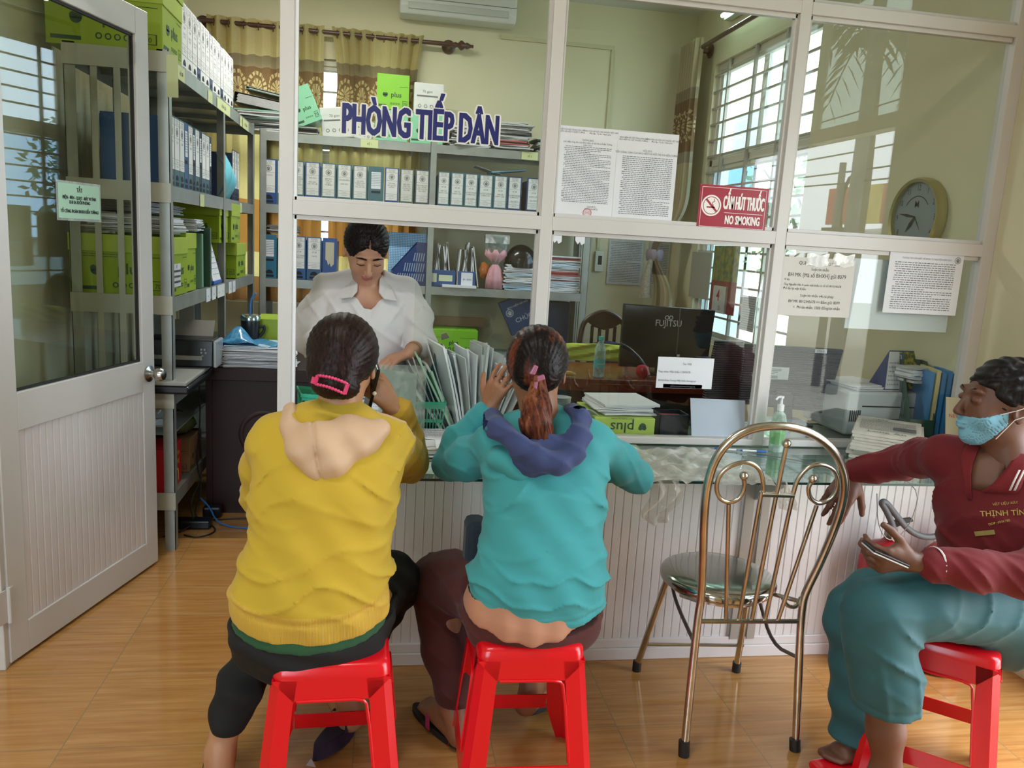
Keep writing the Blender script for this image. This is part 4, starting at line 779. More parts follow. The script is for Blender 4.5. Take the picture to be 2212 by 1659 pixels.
mb = MB(); mb.tube([(-.93, 0, 0), (.87, 0, 0)], .016, 14); mb.build('pole', WD, rod, smooth=True)
fin = [(.016, 0), (.022, .012), (.014, .03), (.034, .05), (.034, .065), (.018, .085), (.024, .10), (.010, .13), (.012, .145), (.002, .15)]
for s_, x in ((1, .87), (-1, -.93)): mb = MB().xf(T((x, 0, 0)) @ Matrix.Rotation(s_*H, 4, 'Y')); mb.lathe([(r*1.0, z) for r, z in fin], 18); mb.build('finial', WD, rod, smooth=True)
for x in (-.90, .84): mb = MB().xf(T((x, .095, 0)) @ Matrix.Rotation(H, 4, 'X')); mb.lathe([(.05, 0), (.05, .012), (.035, .02), (.018, .05), (.018, .1)], 20); mb.build('wall_bracket', WD, rod, smooth=True)
def curtain(label, x0, x1, nf, seed, top=2.90, bot=.92, spread=1., sparse=()):
    rn = random.Random(seed); e = empty('curtain', ((x0+x1)/2, 4.05, top), label, 'curtain', 'curtains at the back window'); cx = (x0+x1)/2; ph = rn.random()*6
    def fn(u, v):
        a = u*nf*2*math.pi; am = .028*(1-.3*v)*(.7+.5*math.sin(u*9+ph)); s_ = math.copysign(abs(math.sin(a))**.65, math.sin(a)); narrow = 1-.14*math.sin(min(v*2.5, 1)*math.pi)*(1 if seed == 2 else .0)
        return ((x0+(x1-x0)*u-cx)*narrow+.006*math.sin(2*a), am*s_*1.3-.0, -v*(top-bot)+.008*math.sin(a+.5)*(1-v))
    drape('cloth', e, CM, fn, (x1-x0)*1.9, top-bot, nf*12, 34)
    mb_n = nf
    for k in range(1, nf*2, 2):
        x = x0+(x1-x0)*(k/(nf*2))-cx; mb = MB().xf(T((x, 0, -.045)) @ Matrix.Rotation(H, 4, 'Y') @ Rz(0)); mb.lathe([(.019, -.002), (.027, -.003), (.028, 0), (.027, .003), (.019, .002), (.019, -.002)], 18, caps=False); mb.build('eyelet', WD, e, smooth=True)
    return e
curtain('left flowered curtain panel with brown border, glowing in the back window', -.43, .375, 8, 1)
curtain('right flowered curtain panel with brown border at the back window', .425, 1.085, 8, 2)
# side curtain, bunched at the far end of the side window and tied back
CM2 = curtain_mat('curtain_side', ((-.42, -.34), (-.80, -.42), [(-.88, -.80, '#8f8a78'), (-1.34, -1.10, '#b9a98a'), (-1.72, -1.36, '#766454')]), '#b5ab8c', .2)
sd = empty('curtain', (3.08, 3.86, 3.0), 'side curtain gathered by the window corner and tied back low', 'curtain')
def fs(u, v):
    tie = math.exp(-((v-.72)/.10)**2); wd = .34*(1-.72*tie)*(1 if v < .72 else .95); a = u*7*2*math.pi
    return (-.02+.03*math.sin(a)*(1-.6*tie)-.16*tie-(.10 if v > .72 else 0)*(v-.72)*3, (u-.5)*wd+.02*math.sin(v*6), -v*2.15)
drape('cloth', sd, CM2, fs, .9, 2.15, 84, 44)
mb = MB(); mb.lathe([(.06, -1.53), (.068, -1.55), (.066, -1.60), (.058, -1.62)], 20, (-.17, 0, 0)); mb.build('tie_back', M('curtain_tie', '#8b7d86', .6), sd, smooth=True)
mb = MB(); mb.tube([(-.2, -.03, -1.6), (-.23, -.04, -1.72), (-.23, -.04, -1.9)], [.02, .03, .045], 10, smooth=1); mb.build('tassel', M('curtain_tassel', '#9b917e', .8, var=.3, vscale=60), sd, smooth=True)
rod2 = empty('curtain_rod', (3.08, 3.0, 2.935), 'dark curtain rod running along the side window near the lamp', 'curtain rod', 'curtain rods'); mb = MB(); mb.tube([(0, -.98, 0), (0, 1.0, 0)], .016, 14); mb.build('pole', WD, rod2, smooth=True)
mb = MB().xf(T((0, -.98, 0)) @ Matrix.Rotation(H, 4, 'X')); mb.lathe([(r*1., z) for r, z in fin], 18); mb.build('finial', WD, rod2, smooth=True)
for y in (-.8, .8): mb = MB().xf(T((.105, y, 0)) @ Matrix.Rotation(-H, 4, 'Y')); mb.lathe([(.05, 0), (.05, .012), (.02, .03), (.018, .1)], 20); mb.build('wall_bracket', WD, rod2, smooth=True)
# tube lamp above the side window
tl_ = empty('tube_lamp', (3.13, 3.1, 3.07), 'lit fluorescent tube lamp on the wall above the side window', 'lamp'); mb = MB(); mb.box(0, .055, -.38, .38, -.005, .06); mb.build('housing', M('lamp_housing', '#c4cfc8', .4), tl_, bevel=.004)
mb = MB(); mb.tube([(-.02, -.36, .02), (-.02, .36, .02)], .014, 12); mb.build('tube', M('lit_tube', '#d8fff0', .5, emit=9), tl_, smooth=True)
l_ = area('tube_lamp_light', (3.08, 3.1, 3.07), (0, H*.72, 0), .04, .72, 2.2, (.80, 1, .92))
# air conditioner
ac = empty('air_conditioner', (1.32, 3.93, 3.02), 'white wall air conditioner above the right end of the back window', 'air conditioner'); AM = M('ac_plastic', '#d3d4cf', .3)
mb = MB(); prof = [(.0, .05), (.03, .0), (.20, .0), (.22, .02), (.22, .24), (.02, .24), (0, .2)]; mb.prism([(-.42, y, z) for y, z in prof], (.84, 0, 0)); mb.build('body', AM, ac, bevel=.012)
mb = MB(); mb.box(-.36, .36, -.006, .012, .03, .075); mb.build('louvre', M('ac_louvre', '#bcbdb8', .35), ac, bevel=.003); mb = MB(); mb.box(-.42, .42, -.004, .0, .098, .102); mb.build('seam', M('ac_seam', '#6f706c', .5), ac)
mb = MB().xf(FP(-.003)); mtext(mb, 'ALASKA', .038, -.28, .112, sx=.9, off=.01); mb.build('brand_mark', INKG, ac); mb = MB().xf(FP(-.003)); mb.add([(-.385, .112, 0), (-.355, .112, 0), (-.37, .142, 0)], [(0, 1, 2)]); mb.build('brand_mark', M('brand_red', '#b03a35', .5), ac)
# conduit, socket and papers on the back wall
mb = MB(); mb.box(1.66, 2.54, 4.135, 4.148, 2.955, 2.985); mb.box(2.52, 2.545, 4.135, 4.148, 1.45, 2.955); o = mb.build('cable_duct', M('duct', '#bdb893', .5)); tag(o, 'slim painted cable duct crossing and running down the back wall', 'cable duct')
sk = empty('wall_switch', (2.545, 4.12, 1.36), 'white breaker box on the back wall at the end of the duct', 'switch'); mb = MB(); mb.box(-.035, .035, 0, .028, -.09, .07); mb.build('case', M('switch_white', '#cfcdbf', .4), sk, bevel=.004); mb = MB(); mb.box(-.012, .018, -.004, 0, -.035, .035); mb.build('toggle', DARK, sk)
fbk = lambda x, z: T((x, 4.138, z)) @ Matrix(((1, 0, 0, 0), (0, 0, -1, 0), (0, 1, 0, 0), (0, 0, 0, 1)))
sheet('wall_notice', 'wide grey printed sheet on the back wall beside the breaker box', (2.62, 4.138, 1.175), fbk(2.62, 1.175), .29, .36, (.06, .94, .05, .95, 24), mat=PAPER2, seed=41)
sheet('wall_notice', 'narrow grey printed sheet on the back wall by the tied curtain', (2.96, 4.138, 1.175), fbk(2.96, 1.175), .17, .36, (.06, .94, .05, .95, 24), mat=PAPER2, seed=42)
# things hung on the side window
FX = lambda y, z, x=3.165: T((x, y, z)) @ Matrix(((0, 0, -1, 0), (-1, 0, 0, 0), (0, 1, 0, 0), (0, 0, 0, 1)))   # facing -x, x right = -y
sheet('wall_notice', 'blank grey sheet hung on the side window grille', (3.165, 3.73, 1.13), FX(3.73, 1.13), .38, .34, None, mat=M('grey_card', '#9b9c90', .6), cat='notice')
wc = empty('wall_calendar', (3.16, 3.30, 1.06), 'colourful wall calendar with tear-off date pad hung on the window grille', 'calendar'); q = FX(3.30, 1.06, 3.16); q = T((-3.16, -3.30, -1.06)) @ q
cmt = NT('calendar_print'); v_ = cmt.coord(kind='Object', sc3=(14, 14, 14)); cmt.link(cmt.mix(cmt.ramp(cmt.noise(v_, 1.6, 4), .4, .6), lin('#55694c'), lin('#8d8a3f')), cmt.b.inputs['Base Color'])
mb = MB().xf(q); mb.box(0, .42, .22, .46, 0, .003); mb.build('picture', cmt.m, wc); mb = MB().xf(q); mb.box(0, .42, 0, .22, 0, .003); mb.build('lower_sheet', M('dull_red', '#8a4038', .5, var=.3, vscale=12), wc)
mb = MB().xf(q); mb.box(.09, .30, .0, .185, .004, .02); pd = mb.build('date_pad', PAPER2, wc); mb = MB().xf(q @ T((0, 0, .0215))); mtext(mb, '4', .11, .18, .085, off=.01); mb.build('date', M('date_red', '#a03a3a', .6), pd); mb = MB().xf(q @ T((0, 0, .0215))); mtext(mb, '21', .045, .22, .02); mb.build('date', INKG, pd)
sheet('wall_notice', 'pale printed receipt sheet taped on the window grille above the black monitor', (3.16, 2.77, .985), FX(2.77, .985, 3.16), .20, .225, (.08, .92, .05, .95, 14), mat=M('pale_receipt', '#aab3b3', .6), seed=44)
# brown wooden chair behind the desk
ch = empty('wooden_chair', (2.25, 2.80, 0), 'dark brown wooden chair with slatted arched back behind the desk', 'chair'); CW = M('dark_brown_wood', '#33201c', .3)
def arch(pts, r, nm, n=10): mb = MB(); mb.tube(pts, r, n, smooth=3); return mb.build(nm, CW, ch, smooth=True)
arch([(-.16, 0, .47), (-.155, 0, .95), (-.10, 0, 1.02), (0, 0, 1.065), (.10, 0, 1.02), (.155, 0, .95), (.16, 0, .47)], .017, 'back_frame')
mb = MB(); mb.prism([(-.13, -.01, 1.0), (-.06, -.01, .955), (0, -.01, .94), (.06, -.01, .955), (.13, -.01, 1.0), (0, -.01, 1.055)], (0, .022, 0)); mb.build('top_rail', CW, ch, bevel=.004)
for x in (-.075, -.025, .025, .075): mb = MB(); mb.box(x-.009, x+.009, -.006, .010, .49, .965); mb.build('slat', CW, ch)
mb = MB(); mb.box(-.19, .19, -.02, .40, .44, .475); mb.build('seat', CW, ch, bevel=.01)
for x, y in ((-.17, 0), (.17, 0), (-.17, .38), (.17, .38)): mb = MB(); mb.tube([(x, y, 0), (x, y, .45)], .018, 8); mb.build('leg', CW, ch)
def cloth_(name, label, loc, w_, h_, mat, cat, seed=1, sag=.05):
    rn = random.Random(seed); a, b, c = [rn.uniform(8, 20) for _ in range(3)]; mb = MB(); mb.grid(lambda u, v: ((u-.5)*w_, .008*math.sin(u*a)+.010*math.sin(u*b+v*c), -v*h_-sag*abs(u-.5)*(1-v)), 24, 10); o = mb.build(name, mat, smooth=True, solid=.004); o.location = loc; return tag(o, label, cat)
cloth_('jacket', 'navy blue jacket hanging over the brown chair back', (2.28, 2.76, .875), .27, .22, M('navy_cloth', '#1c2140', .8), 'jacket', 3)
cloth_('yellow_cloth', 'folded lime yellow cloth hanging in front of the brown chair', (2.12, 2.56, .88), .42, .11, M('lime_cloth', '#adc04b', .8, var=.08), 'cloth', 4, .02)
# ------------------------------------------------------------------ monitors and desk goods
mn = empty('monitor', (2.46, 2.20, zD), 'large glossy dark monitor seen from behind on the red-brown desk', 'monitor', 'monitors seen from behind', .02); GB = M('glossy_monitor', '#23262c', .14)
mb = MB(); mb.prism([(-.272, 0, .03), (.262, 0, .03), (.28, 0, .375), (-.27, 0, .39)], (0, .035, 0)); mb.build('back_cover', GB, mn, bevel=.006)
mb = MB(); mb.box(.06, .066, -.003, 0, .04, .38); mb.build('seam', M('seam_grey', '#5a5d63', .3), mn)
mb = MB(); mb.box(-.05, .05, -.05, .03, 0, .12); mb.box(-.13, .13, -.09, .09, 0, .015); mb.build('stand', GB, mn, bevel=.005)
mb = MB().xf(FP(-.0022)); mtext(mb, 'FUJITSU', .052, .0, .272, sx=.9, off=.004); mring(mb, -.012, .322, .008, .0125, 18); mring(mb, .012, .322, .008, .0125, 18); mb.build('brand_mark', M('silver_mark', '#c9ccd0', .4), mn)
for x in (-.01, .05): mb = MB().xf(FP(-.002)); mrect(mb, x, x+.035, .10, .112); mb.build('sticker', PAPER, mn)
bo = empty('water_bottle', (2.012, 1.99, zD), 'clear water bottle with turquoise cap and label on the red-brown desk', 'bottle')
mb = MB(); mb.lathe([(.024, 0), (.031, .006), (.031, .10), (.029, .13), (.03, .15), (.022, .175), (.012, .195), (.012, .205)], 20); mb.build('body', plastic_film('bottle_plastic', '#cfe3e6', .35, .08), bo, smooth=True)
mb = MB(); mb.lathe([(.0145, .203), (.0145, .222), (.001, .223)], 16); mb.build('cap', M('turquoise_cap', '#3fb4a8', .4), bo, smooth=True); mb = MB(); mb.lathe([(.0316, .055), (.0316, .10)], 20, caps=False); lb_ = mb.build('label', M('turquoise_label', '#46aeb2', .4), bo, smooth=True)
mb = MB().xf(FP(-.0325)); mtext(mb, 'VIVANT', .012, 0, .072); mb.build('print', PAPER, lb_)
for i, (x, y, c, nm, lab) in enumerate(((2.27, 2.02, '#a81f30', 'apple', 'dark red apple on the desk left of the wifi card'), (2.70, 2.06, '#c2552c', 'apple', 'orange-red apple on the desk right of the wifi card'))):
    mb = MB(); mb.lathe([(.002, .008), (.02, .001), (.034, .018), (.038, .04), (.03, .064), (.012, .07), (.003, .062)], 18); o = mb.build(nm, M('fruit_'+c, c, .25, var=.15), smooth=True); o.location = (x, y, zD); tag(o, lab, 'apple')
mb = MB(); mb.tube([(0, 0, .012), (.04, .01, .018), (.08, .0, .012)], [.008, .017, .006], 8, smooth=2); o = mb.build('banana', M('banana_yellow', '#b08a3a', .5), smooth=True); o.location = (1.80, 1.97, zD); tag(o, 'small brownish banana on the desk edge', 'banana')
for i, (x, y, z, c) in enumerate(((2.80, 1.72, .74, '#7f2a52'), )): pass
cu_ = empty('drinking_glass', (1.72, 1.30, .731), 'clear iced-coffee cup with milk foam beside the ponytail', 'cup'); mb = MB(); mb.lathe([(.032, 0), (.04, .11), (.041, .115)], 20); mb.build('cup', plastic_film('cup_plastic', '#dfe2e0', .3, .08), cu_, smooth=True); mb = MB(); mb.lathe([(.030, .004), (.034, .05), (.001, .052)], 20); mb.build('drink', M('milk_coffee', '#a39683', .5), cu_, smooth=True)
zC = .7315
YG = YP+.0195    # front face of the panes
def on_glass(x, z, y=None): y = YG-.0015 if y is None else y; return T((x, y, z)) @ Matrix(((1, 0, 0, 0), (0, 0, -1, 0), (0, 1, 0, 0), (0, 0, 0, 1)))
def px_on_glass(px, py): return at(px, py, Y=YG)
# ------------------------------------------------------------------ big blue lettering on the pane
a_, b_ = px_on_glass(735, 288), px_on_glass(1081, 312); c_ = px_on_glass(735, 221)
sg = empty('wall_lettering', tuple(a_), 'dark blue lettering PHÒNG TIẾP DÂN with white outline on the glass', 'sign')
Wd = b_.x-a_.x; Ht = c_.z-a_.z
NAVYL = M('navy_vinyl', '#1b2167', .4); WHV = M('white_vinyl', '#e6e4da', .5)
vs, fs_ = textgeo('PHÒNG TIẾP DÂN', 1., 'LEFT', .012); xs = [v[0] for v in vs]; k = Wd/(max(xs)-min(xs)); cap = .70
def fat_text(body, wd, ht, cap_h, M4, layers, parent, lx=0.):
    """condensed bold lettering: the outline widened by layered copies; layers = (name, material, [(dx, dz)], lift)"""
    vs, fs = textgeo(body, 1., 'LEFT', .012); x0 = min(v[0] for v in vs); x1 = max(v[0] for v in vs); kx = wd/(x1-x0); ky = ht/cap_h
    for nm, mat, offs, lift in layers:
        mb = MB().xf(M4)
        for i, (dx, dz) in enumerate(offs): mb.add([((v[0]-x0)*kx+dx, v[1]*ky+dz, lift+i*.00001) for v in vs], fs)
        mb.build(nm, mat, parent)
rg_ = lambda r, n: [(r*math.cos(2*math.pi*i/n), r*math.sin(2*math.pi*i/n)) for i in range(n)]
core = [(d*.0015, 0) for d in range(-2, 3)]
fat_text('PHÒNG TIẾP DÂN', Wd*.965, Ht*.95, .70, T((.008, 0, .004)) @ FP(-.001), [('outline', WHV, [(a+c[0], c[1]) for a in (-.003, 0, .003) for c in rg_(.0058, 10)], 0), ('letter_face', NAVYL, core+[(a, b) for a in (-.003, .003) for b in (-.0012, .0012)], .0012)], sg)
# no smoking sign
ns_ = empty('no_smoking_sign', (1.969, YG-.01, 1.5485), 'dark red no smoking plate with white lettering leaning on the partition rail', 'sign')
w_, h_ = .266, .158
REDS = M('sign_red', '#9e1230', .35); WHS = M('sign_white', '#f0e9e6', .5)
mb = MB(); mb.box(0, w_, 0, .003, 0, h_); mb.build('plate', REDS, ns_)
def fpl(mb): return mb.xf(FP(-.0012))
mb = fpl(MB())
for (x0, x1, y0, y1) in ((.008, w_-.008, .008, .0095), (.008, w_-.008, h_-.0095, h_-.008), (.008, .0095, .008, h_-.008), (w_-.0095, w_-.008, .008, h_-.008)): mrect(mb, x0, x1, y0, y1)
mb.build('border', WHS, ns_)
mb = fpl(MB()); mring(mb, .048, h_*.53, .032, .038, 40); mb.build('ring', WHS, ns_)
mb = fpl(MB()); c, s = math.cos(-.78), math.sin(-.78)
def seg(mb, x0, y0, x1, y1, th):
    d = Vector((x1-x0, y1-y0, 0)).normalized(); n = Vector((-d.y, d.x, 0))*th/2; a = Vector((x0, y0, 0)); b = Vector((x1, y1, 0)); mb.add([a+n, b+n, b-n, a-n], [(0, 1, 2, 3)])
mdisc(mb, .048, h_*.53, .0295, 30); mb.build('pictogram_disc', WHS, ns_)
mb = MB().xf(FP(-.0018)); seg(mb, .027, h_*.53+.022, .070, h_*.53-.021, .0075); seg(mb, .030, h_*.53-.006, .062, h_*.53-.006, .005); seg(mb, .056, h_*.53+.000, .050, h_*.53+.010, .0022); seg(mb, .050, h_*.53+.010, .060, h_*.53+.016, .0022); seg(mb, .060, h_*.53+.016, .056, h_*.53+.024, .0022); mb.build('pictogram', REDS, ns_)
fat_text('CẤM HÚT THUỐC', .158, .046, .70, T((.094, 0, h_*.48)) @ FP(-.0012), [('lettering', WHS, [(d*.0007, e*.0004) for d in range(-2, 3) for e in (-1, 1)], 0)], ns_)
fat_text('NO SMOKING', .135, .030, .70, T((.106, 0, h_*.14)) @ FP(-.0012), [('lettering', WHS, [(d*.0004, e*.0004) for d in range(-2, 3) for e in (-1, 1)], 0)], ns_)
mb = fpl(MB()); mrect(mb, .10, .25, h_*.385, h_*.395); mb.build('rule', WHS, ns_)
# notices on the glass
def stamp(e, q):
    mb = MB().xf(q @ T((0, 0, .0016))); mring(mb, .135, .032, .0135, .016, 24); mring(mb, .135, .032, .010, .0108, 20); scribble(mb, .127, .143, .026, .038, 3, .4, 2); mb.build('stamp', M('red_stamp', '#c45a62', .6), e)
sheet('notice_sheet', 'white printed notice with red stamp, left of the two sheets on the glass', (1.421, YG-.002, 1.545), on_glass(1.421, 1.545, YG-.003), .226, .325, (.16, .92, .20, .80, 33), title=[(.24, .955, .0075, 'BẢO HIỂM XÃ HỘI TỈNH LONG AN\nBẢO HIỂM XÃ HỘI TX KIẾN TƯỜNG', 'CENTER'), (.72, .955, .0075, 'CỘNG HÒA XÃ HỘI CHỦ NGHĨA VIỆT NAM\nĐộc lập - Tự do - Hạnh phúc', 'CENTER'), (.53, .855, .0085, 'THÔNG BÁO\nLịch tiếp công dân của Bảo hiểm xã hội thị xã Kiến Tường\nNăm 2023', 'CENTER'), (.66, .155, .008, 'GIÁM ĐỐC\nPHÓ GIÁM ĐỐC', 'CENTER'), (.66, .035, .008, 'Người ký', 'CENTER')], seed=3, extra=stamp, group=None)
sheet('notice_sheet', 'white printed regulation sheet, right of the stamped notice on the glass', (1.648, YG-.002, 1.548), on_glass(1.648, 1.548, YG-.003), .226, .322, (.10, .93, .10, .74, 31), title=[(.26, .92, .0075, 'BẢO HIỂM XÃ HỘI TỈNH LONG AN\nBẢO HIỂM XÃ HỘI TX KIẾN TƯỜNG', 'CENTER'), (.73, .92, .0075, 'CỘNG HÒA XÃ HỘI CHỦ NGHĨA VIỆT NAM\nĐộc lập - Tự do - Hạnh phúc', 'CENTER'), (.5, .79, .0095, 'NỘI QUY\nTIẾP CÔNG DÂN CỦA BẢO HIỂM XÃ HỘI THỊ XÃ KIẾN TƯỜNG', 'CENTER')], seed=4)
e = sheet('notice_sheet', 'white notice QUÊN MẬT KHẨU taped with clear tape under the right rail', (2.307, YG-.002, 1.246), on_glass(2.307, 1.246, YG-.003), .315, .22, None, mat=M('warm_paper', '#cfcbc6', .65), title=[(.54, .88, .0185, 'QUÊN MẬT KHẨU VssID', 'CENTER'), (.55, .785, .0145, 'Soạn tin nhắn:', 'CENTER'), (.52, .67, .021, 'BH MK {Mã số BHXH} gửi 8079', 'CENTER'), (.10, .60, .011, 'Ví dụ:', 'LEFT'), (.10, .515, .0115, 'Ông Nguyễn Văn A quên mật khẩu có số số: 8012345678', 'LEFT'), (.10, .445, .0125, 'Để lấy lại mật Khẩu:', 'LEFT'), (.55, .33, .015, 'Soạn tin nhắn với cú pháp:', 'CENTER'), (.52, .225, .0155, 'BH MK 8012345678 => Bấm gửi: 8079', 'CENTER'), (.56, .125, .0155, '=  Phí tin nhắn: 1000 đồng/tin nhắn', 'CENTER')], ink=INK)
TAPE = plastic_film('clear_tape', '#f2f2f0', 1.2, .08)
for x0, x1, dz in ((.11, .20, 0), (.22, .305, .004)): mb = MB(); mb.grid(lambda u, v: (x0+(x1-x0)*u+.004*math.sin(v*9), -.0026-.002*abs(math.sin(u*11)), .19+dz+.045*v+.004*math.sin(u*8)), 12, 4); mb.build('tape', TAPE, e, smooth=True)
def emb3(e, q): mb = MB().xf(q @ T((0, 0, .0014))); emblem(mb, .29, .213, .013); mb.build('emblem', INKG, e)
sheet('notice_sheet', 'white stapled insurance notice with round emblem hanging from the right rail', (2.755, YG-.004, 1.275), on_glass(2.755, 1.275, YG-.012), .315, .238, (.08, .90, .06, .84, 22), title=[(.5, .88, .0095, 'THÔNG TIN CẦN BIẾT VỀ BHXH TỰ NGUYỆN NĂM 2023', 'CENTER')], seed=9, extra=emb3)
mb = MB().xf(on_glass(2.758, 1.278, YG-.009)); mb.box(0, .312, 0, .232, 0, .003); o = mb.build('paper_sheets', PAPER2); tag(o, 'further sheets stapled behind the insurance notice', 'paper sheets')
sheet('paper_sheet', 'large blank white sheet on the glass behind the stapled notice', (2.62, YG+.008, 1.205), on_glass(2.62, 1.205, YG+.014), .44, .27, None, mat=M('blank_sheet', '#cdd3d8', .35), cat='sheet')
for x in (1.385+.05, 1.52): mb = MB().xf(on_glass(x, 1.462, YG-.003)); mb.add([(0, .03, 0), (.035, .03, 0), (.036, .008, 0), (.024, .0, 0), (.018, .012, 0), (.010, .002, 0), (.0, .016, 0)], [(0, 1, 2, 3, 4, 5, 6)]); o = mb.build('paper_scrap', PAPER, solid=.0004); tag(o, f'torn white paper scrap taped under the rail, {"next to the post" if x < 1.5 else "above the breaker box"}', 'paper scrap', 'torn scraps under the middle rail')
# wifi card hanging in the middle bay
p0, p1, p2 = px_on_glass(1418, 827), px_on_glass(1538, 833), px_on_glass(1423, 768)
wf = sheet('wifi_card', 'white card with wifi name and password printed in grey, stuck low on the glass', tuple(p0), on_glass(p0.x-.002, p0.z-.018), p1.x-p0.x, p2.z-p0.z+.014, None, cat='card', title=[(.52, .76, .0115, 'Tên Wifi', 'CENTER'), (.02, .50, .0115, 'Tiep nhan: Mật khẩu 12345678.', 'LEFT'), (.03, .22, .0105, 'BHXH Kien Tuong: Mật khẩu khongpass.', 'LEFT')])
p3 = px_on_glass(1428, 818); sheet('web_address_strip', 'narrow white strip printed dichvucong.baohiemxahoi.gov.vn below the wifi card', tuple(p3), on_glass(p3.x+.01, p3.z-.034), .155, .015, None, cat='strip', title=[(.5, .3, .0088, 'dichvucong.baohiemxahoi.gov.vn', 'CENTER')])
# wall clock on the right wall
ck = empty('wall_clock', (XR, 1.13, 1.672), 'round wall clock with pale gold rim and grey face on the right wall', 'clock'); Q = Matrix(((0, 0, -1, 0), (-1, 0, 0, 0), (0, 1, 0, 0), (0, 0, 0, 1)))
R_ = .172
mb = MB().xf(Q); mb.lathe([(R_*.9, .002), (R_, .004), (R_*1.0, .035), (R_*.96, .05), (R_*.88, .046), (R_*.87, .03)], 48, caps=False); mb.build('rim', M('pale_gold_rim', '#b3a877', .22, .6), ck, smooth=True)
mb = MB().xf(Q); mb.lathe([(R_*.885, .028), (R_*.88, .030), (.001, .030)], 48); mb.build('face', M('clock_face', '#7d868a', .5), ck)
mb = MB().xf(Q @ T((0, 0, .0316)))
for h in range(1, 13): a = H-h*math.pi/6; mtext(mb, str(h), .036, .128*math.cos(a), .128*math.sin(a)-.013, sx=.75)
mring(mb, 0, 0, .088, .092, 40, a0=.6, a1=math.pi-.6); mtext(mb, 'M', .04, .0, .042, off=.01); mb.build('numerals', DARK, ck)
for a, L, w2 in ((math.pi*.955, .115, .006), (math.pi*1.28, .085, .009), (-.95, .07, .002)): mb = MB().xf(Q @ T((0, 0, .034)) @ Rz(a)); mb.add([(0, -w2/2, 0), (L*.5, -w2, 0), (L, 0, 0), (L*.5, w2, 0), (0, w2/2, 0)], [(0, 1, 2, 3, 4)]); mb.build('hand', DARK, ck, solid=.001)
# ------------------------------------------------------------------ things on the inner counter
tag(bpy.data.objects['drinking_glass'], None); bpy.data.objects['drinking_glass'].location = (1.58, .98, zC)
rm = empty('paper_ream', (1.785, .78+.12, zC), 'open lime green paper ream box lying upside down with papers on top', 'paper ream'); w_, h_ = .245, .083
mb = MB(); mb.box(-w_/2, w_/2, -.15, .15, 0, h_); mb.build('wrapper', M('lime_ream', '#b4cc5c', .4, var=.12, vscale=7), rm, bevel=.004)
mb = MB().xf(FP(-.1512) @ T((.01, h_*.60, 0)) @ Rz(math.pi)); mtext(mb, 'plus', .058, .02, -.014, off=.006, sx=1.05); mdisc(mb, -.062, .0, .014, 16, 0, math.pi, 2*math.pi); mdisc(mb, -.070, .006, .0085, 12); mdisc(mb, -.054, .006, .0085, 12); mtext(mb, 'MULTI PURPOSE PAPER', .009, .02, -.034); mb.build('print', M('dark_green_print', '#1f4a35', .6), rm)
stack('paper_stack', 'green-edged documents stacked on the lime ream behind the glass', (1.80, .90, zC+.088), .24, .24, .042, 7, 'wwmw', .05, .012, seed=51)
mb = MB(); mb.grid(lambda u, v: (1.60+.14*u, .78+.16*v, zC+.07+.03*math.sin(u*5+v*3)+.02*u), 10, 8); o = mb.build('paper_sheet', PAPER, smooth=True, solid=.0008); tag(o, 'crumpled white sheet beside the ponytail on the inner counter', 'sheet')
bb = empty('desk_tray', (1.985, .80, zC), 'dark blue-black open desk box with a red pad inside', 'desk box'); mb = MB(); 
for b4 in ((-.06, .06, -.05, -.046, 0, .10), (-.06, .06, .046, .05, 0, .10), (-.06, -.056, -.05, .05, 0, .10), (.056, .06, -.05, .05, 0, .10), (-.06, .06, -.05, .05, 0, .004)): mb.box(*b4)
mb.build('case', M('blue_black', '#161d29', .35), bb); mb = MB(); mb.box(-.05, .05, -.04, .04, .004, .086); mb.build('red_pad', M('red_card', '#b01c28', .4), bb)
mb = MB(); mb.add([(2.045, .70, zC), (2.262, .70, zC), (2.262, .735, zC+.168), (2.035, .735, zC+.172)], [(0, 1, 2, 3)]); o = mb.build('paper_sheet', M('white_card', '#c9cde0', .6), solid=.002); tag(o, 'white paper sheet leaning against the inner side of the low rail', 'sheet')
mb = MB(); mb.box(1.55, 1.93, .68, .72, zC, zC+.0035); o = mb.build('dark_mat', M('black_glossy_mat', '#1d2224', .12)); tag(o, 'dark glossy mat on the inner counter under the lime ream', 'mat')
# second monitor (ribbed back) and third one edge-on beside it
RB = NT('ribbed_black'); vv = RB.coord(); s_ = RB.node('ShaderNodeSeparateXYZ'); RB.link(vv, s_.inputs[0]); sn_ = RB.math('SINE', RB.math('ADD', RB.math('MULTIPLY', s_.outputs[2], 620.), RB.math('MULTIPLY', RB.noise(vv, 14, 2), 3.)))
RB.b.inputs['Roughness'].default_value = .3; RB.b.inputs['Base Color'].default_value = lin('#2b2d31'); RB.bump(sn_, .8, .003); RBM = RB.m
m2_ = empty('monitor', (2.615, 1.08, zC), 'black monitor with ribbed back and barcode label beside the printer', 'monitor', 'monitors seen from behind', -.04)
mb = MB(); mb.prism([(-.21, 0, .085), (.205, 0, .055), (.25, 0, .345), (-.21, 0, .352)], (0, .03, 0)); mb.build('back_cover', RBM, m2_, bevel=.006)
mb = MB(); mb.prism([(-.035, -.02, 0), (.045, -.02, 0), (.02, -.02, .15), (-.05, -.02, .15)], (0, .03, 0)); mb.box(-.10, .12, -.06, .10, 0, .012); mb.build('stand', M('matt_black', '#11151b', .35), m2_, bevel=.004)
mb = MB(); mb.box(-.14, .03, -.025, 0, .085, .135); mb.build('socket_bay', M('matt_black', '#11151b', .35), m2_, bevel=.004)
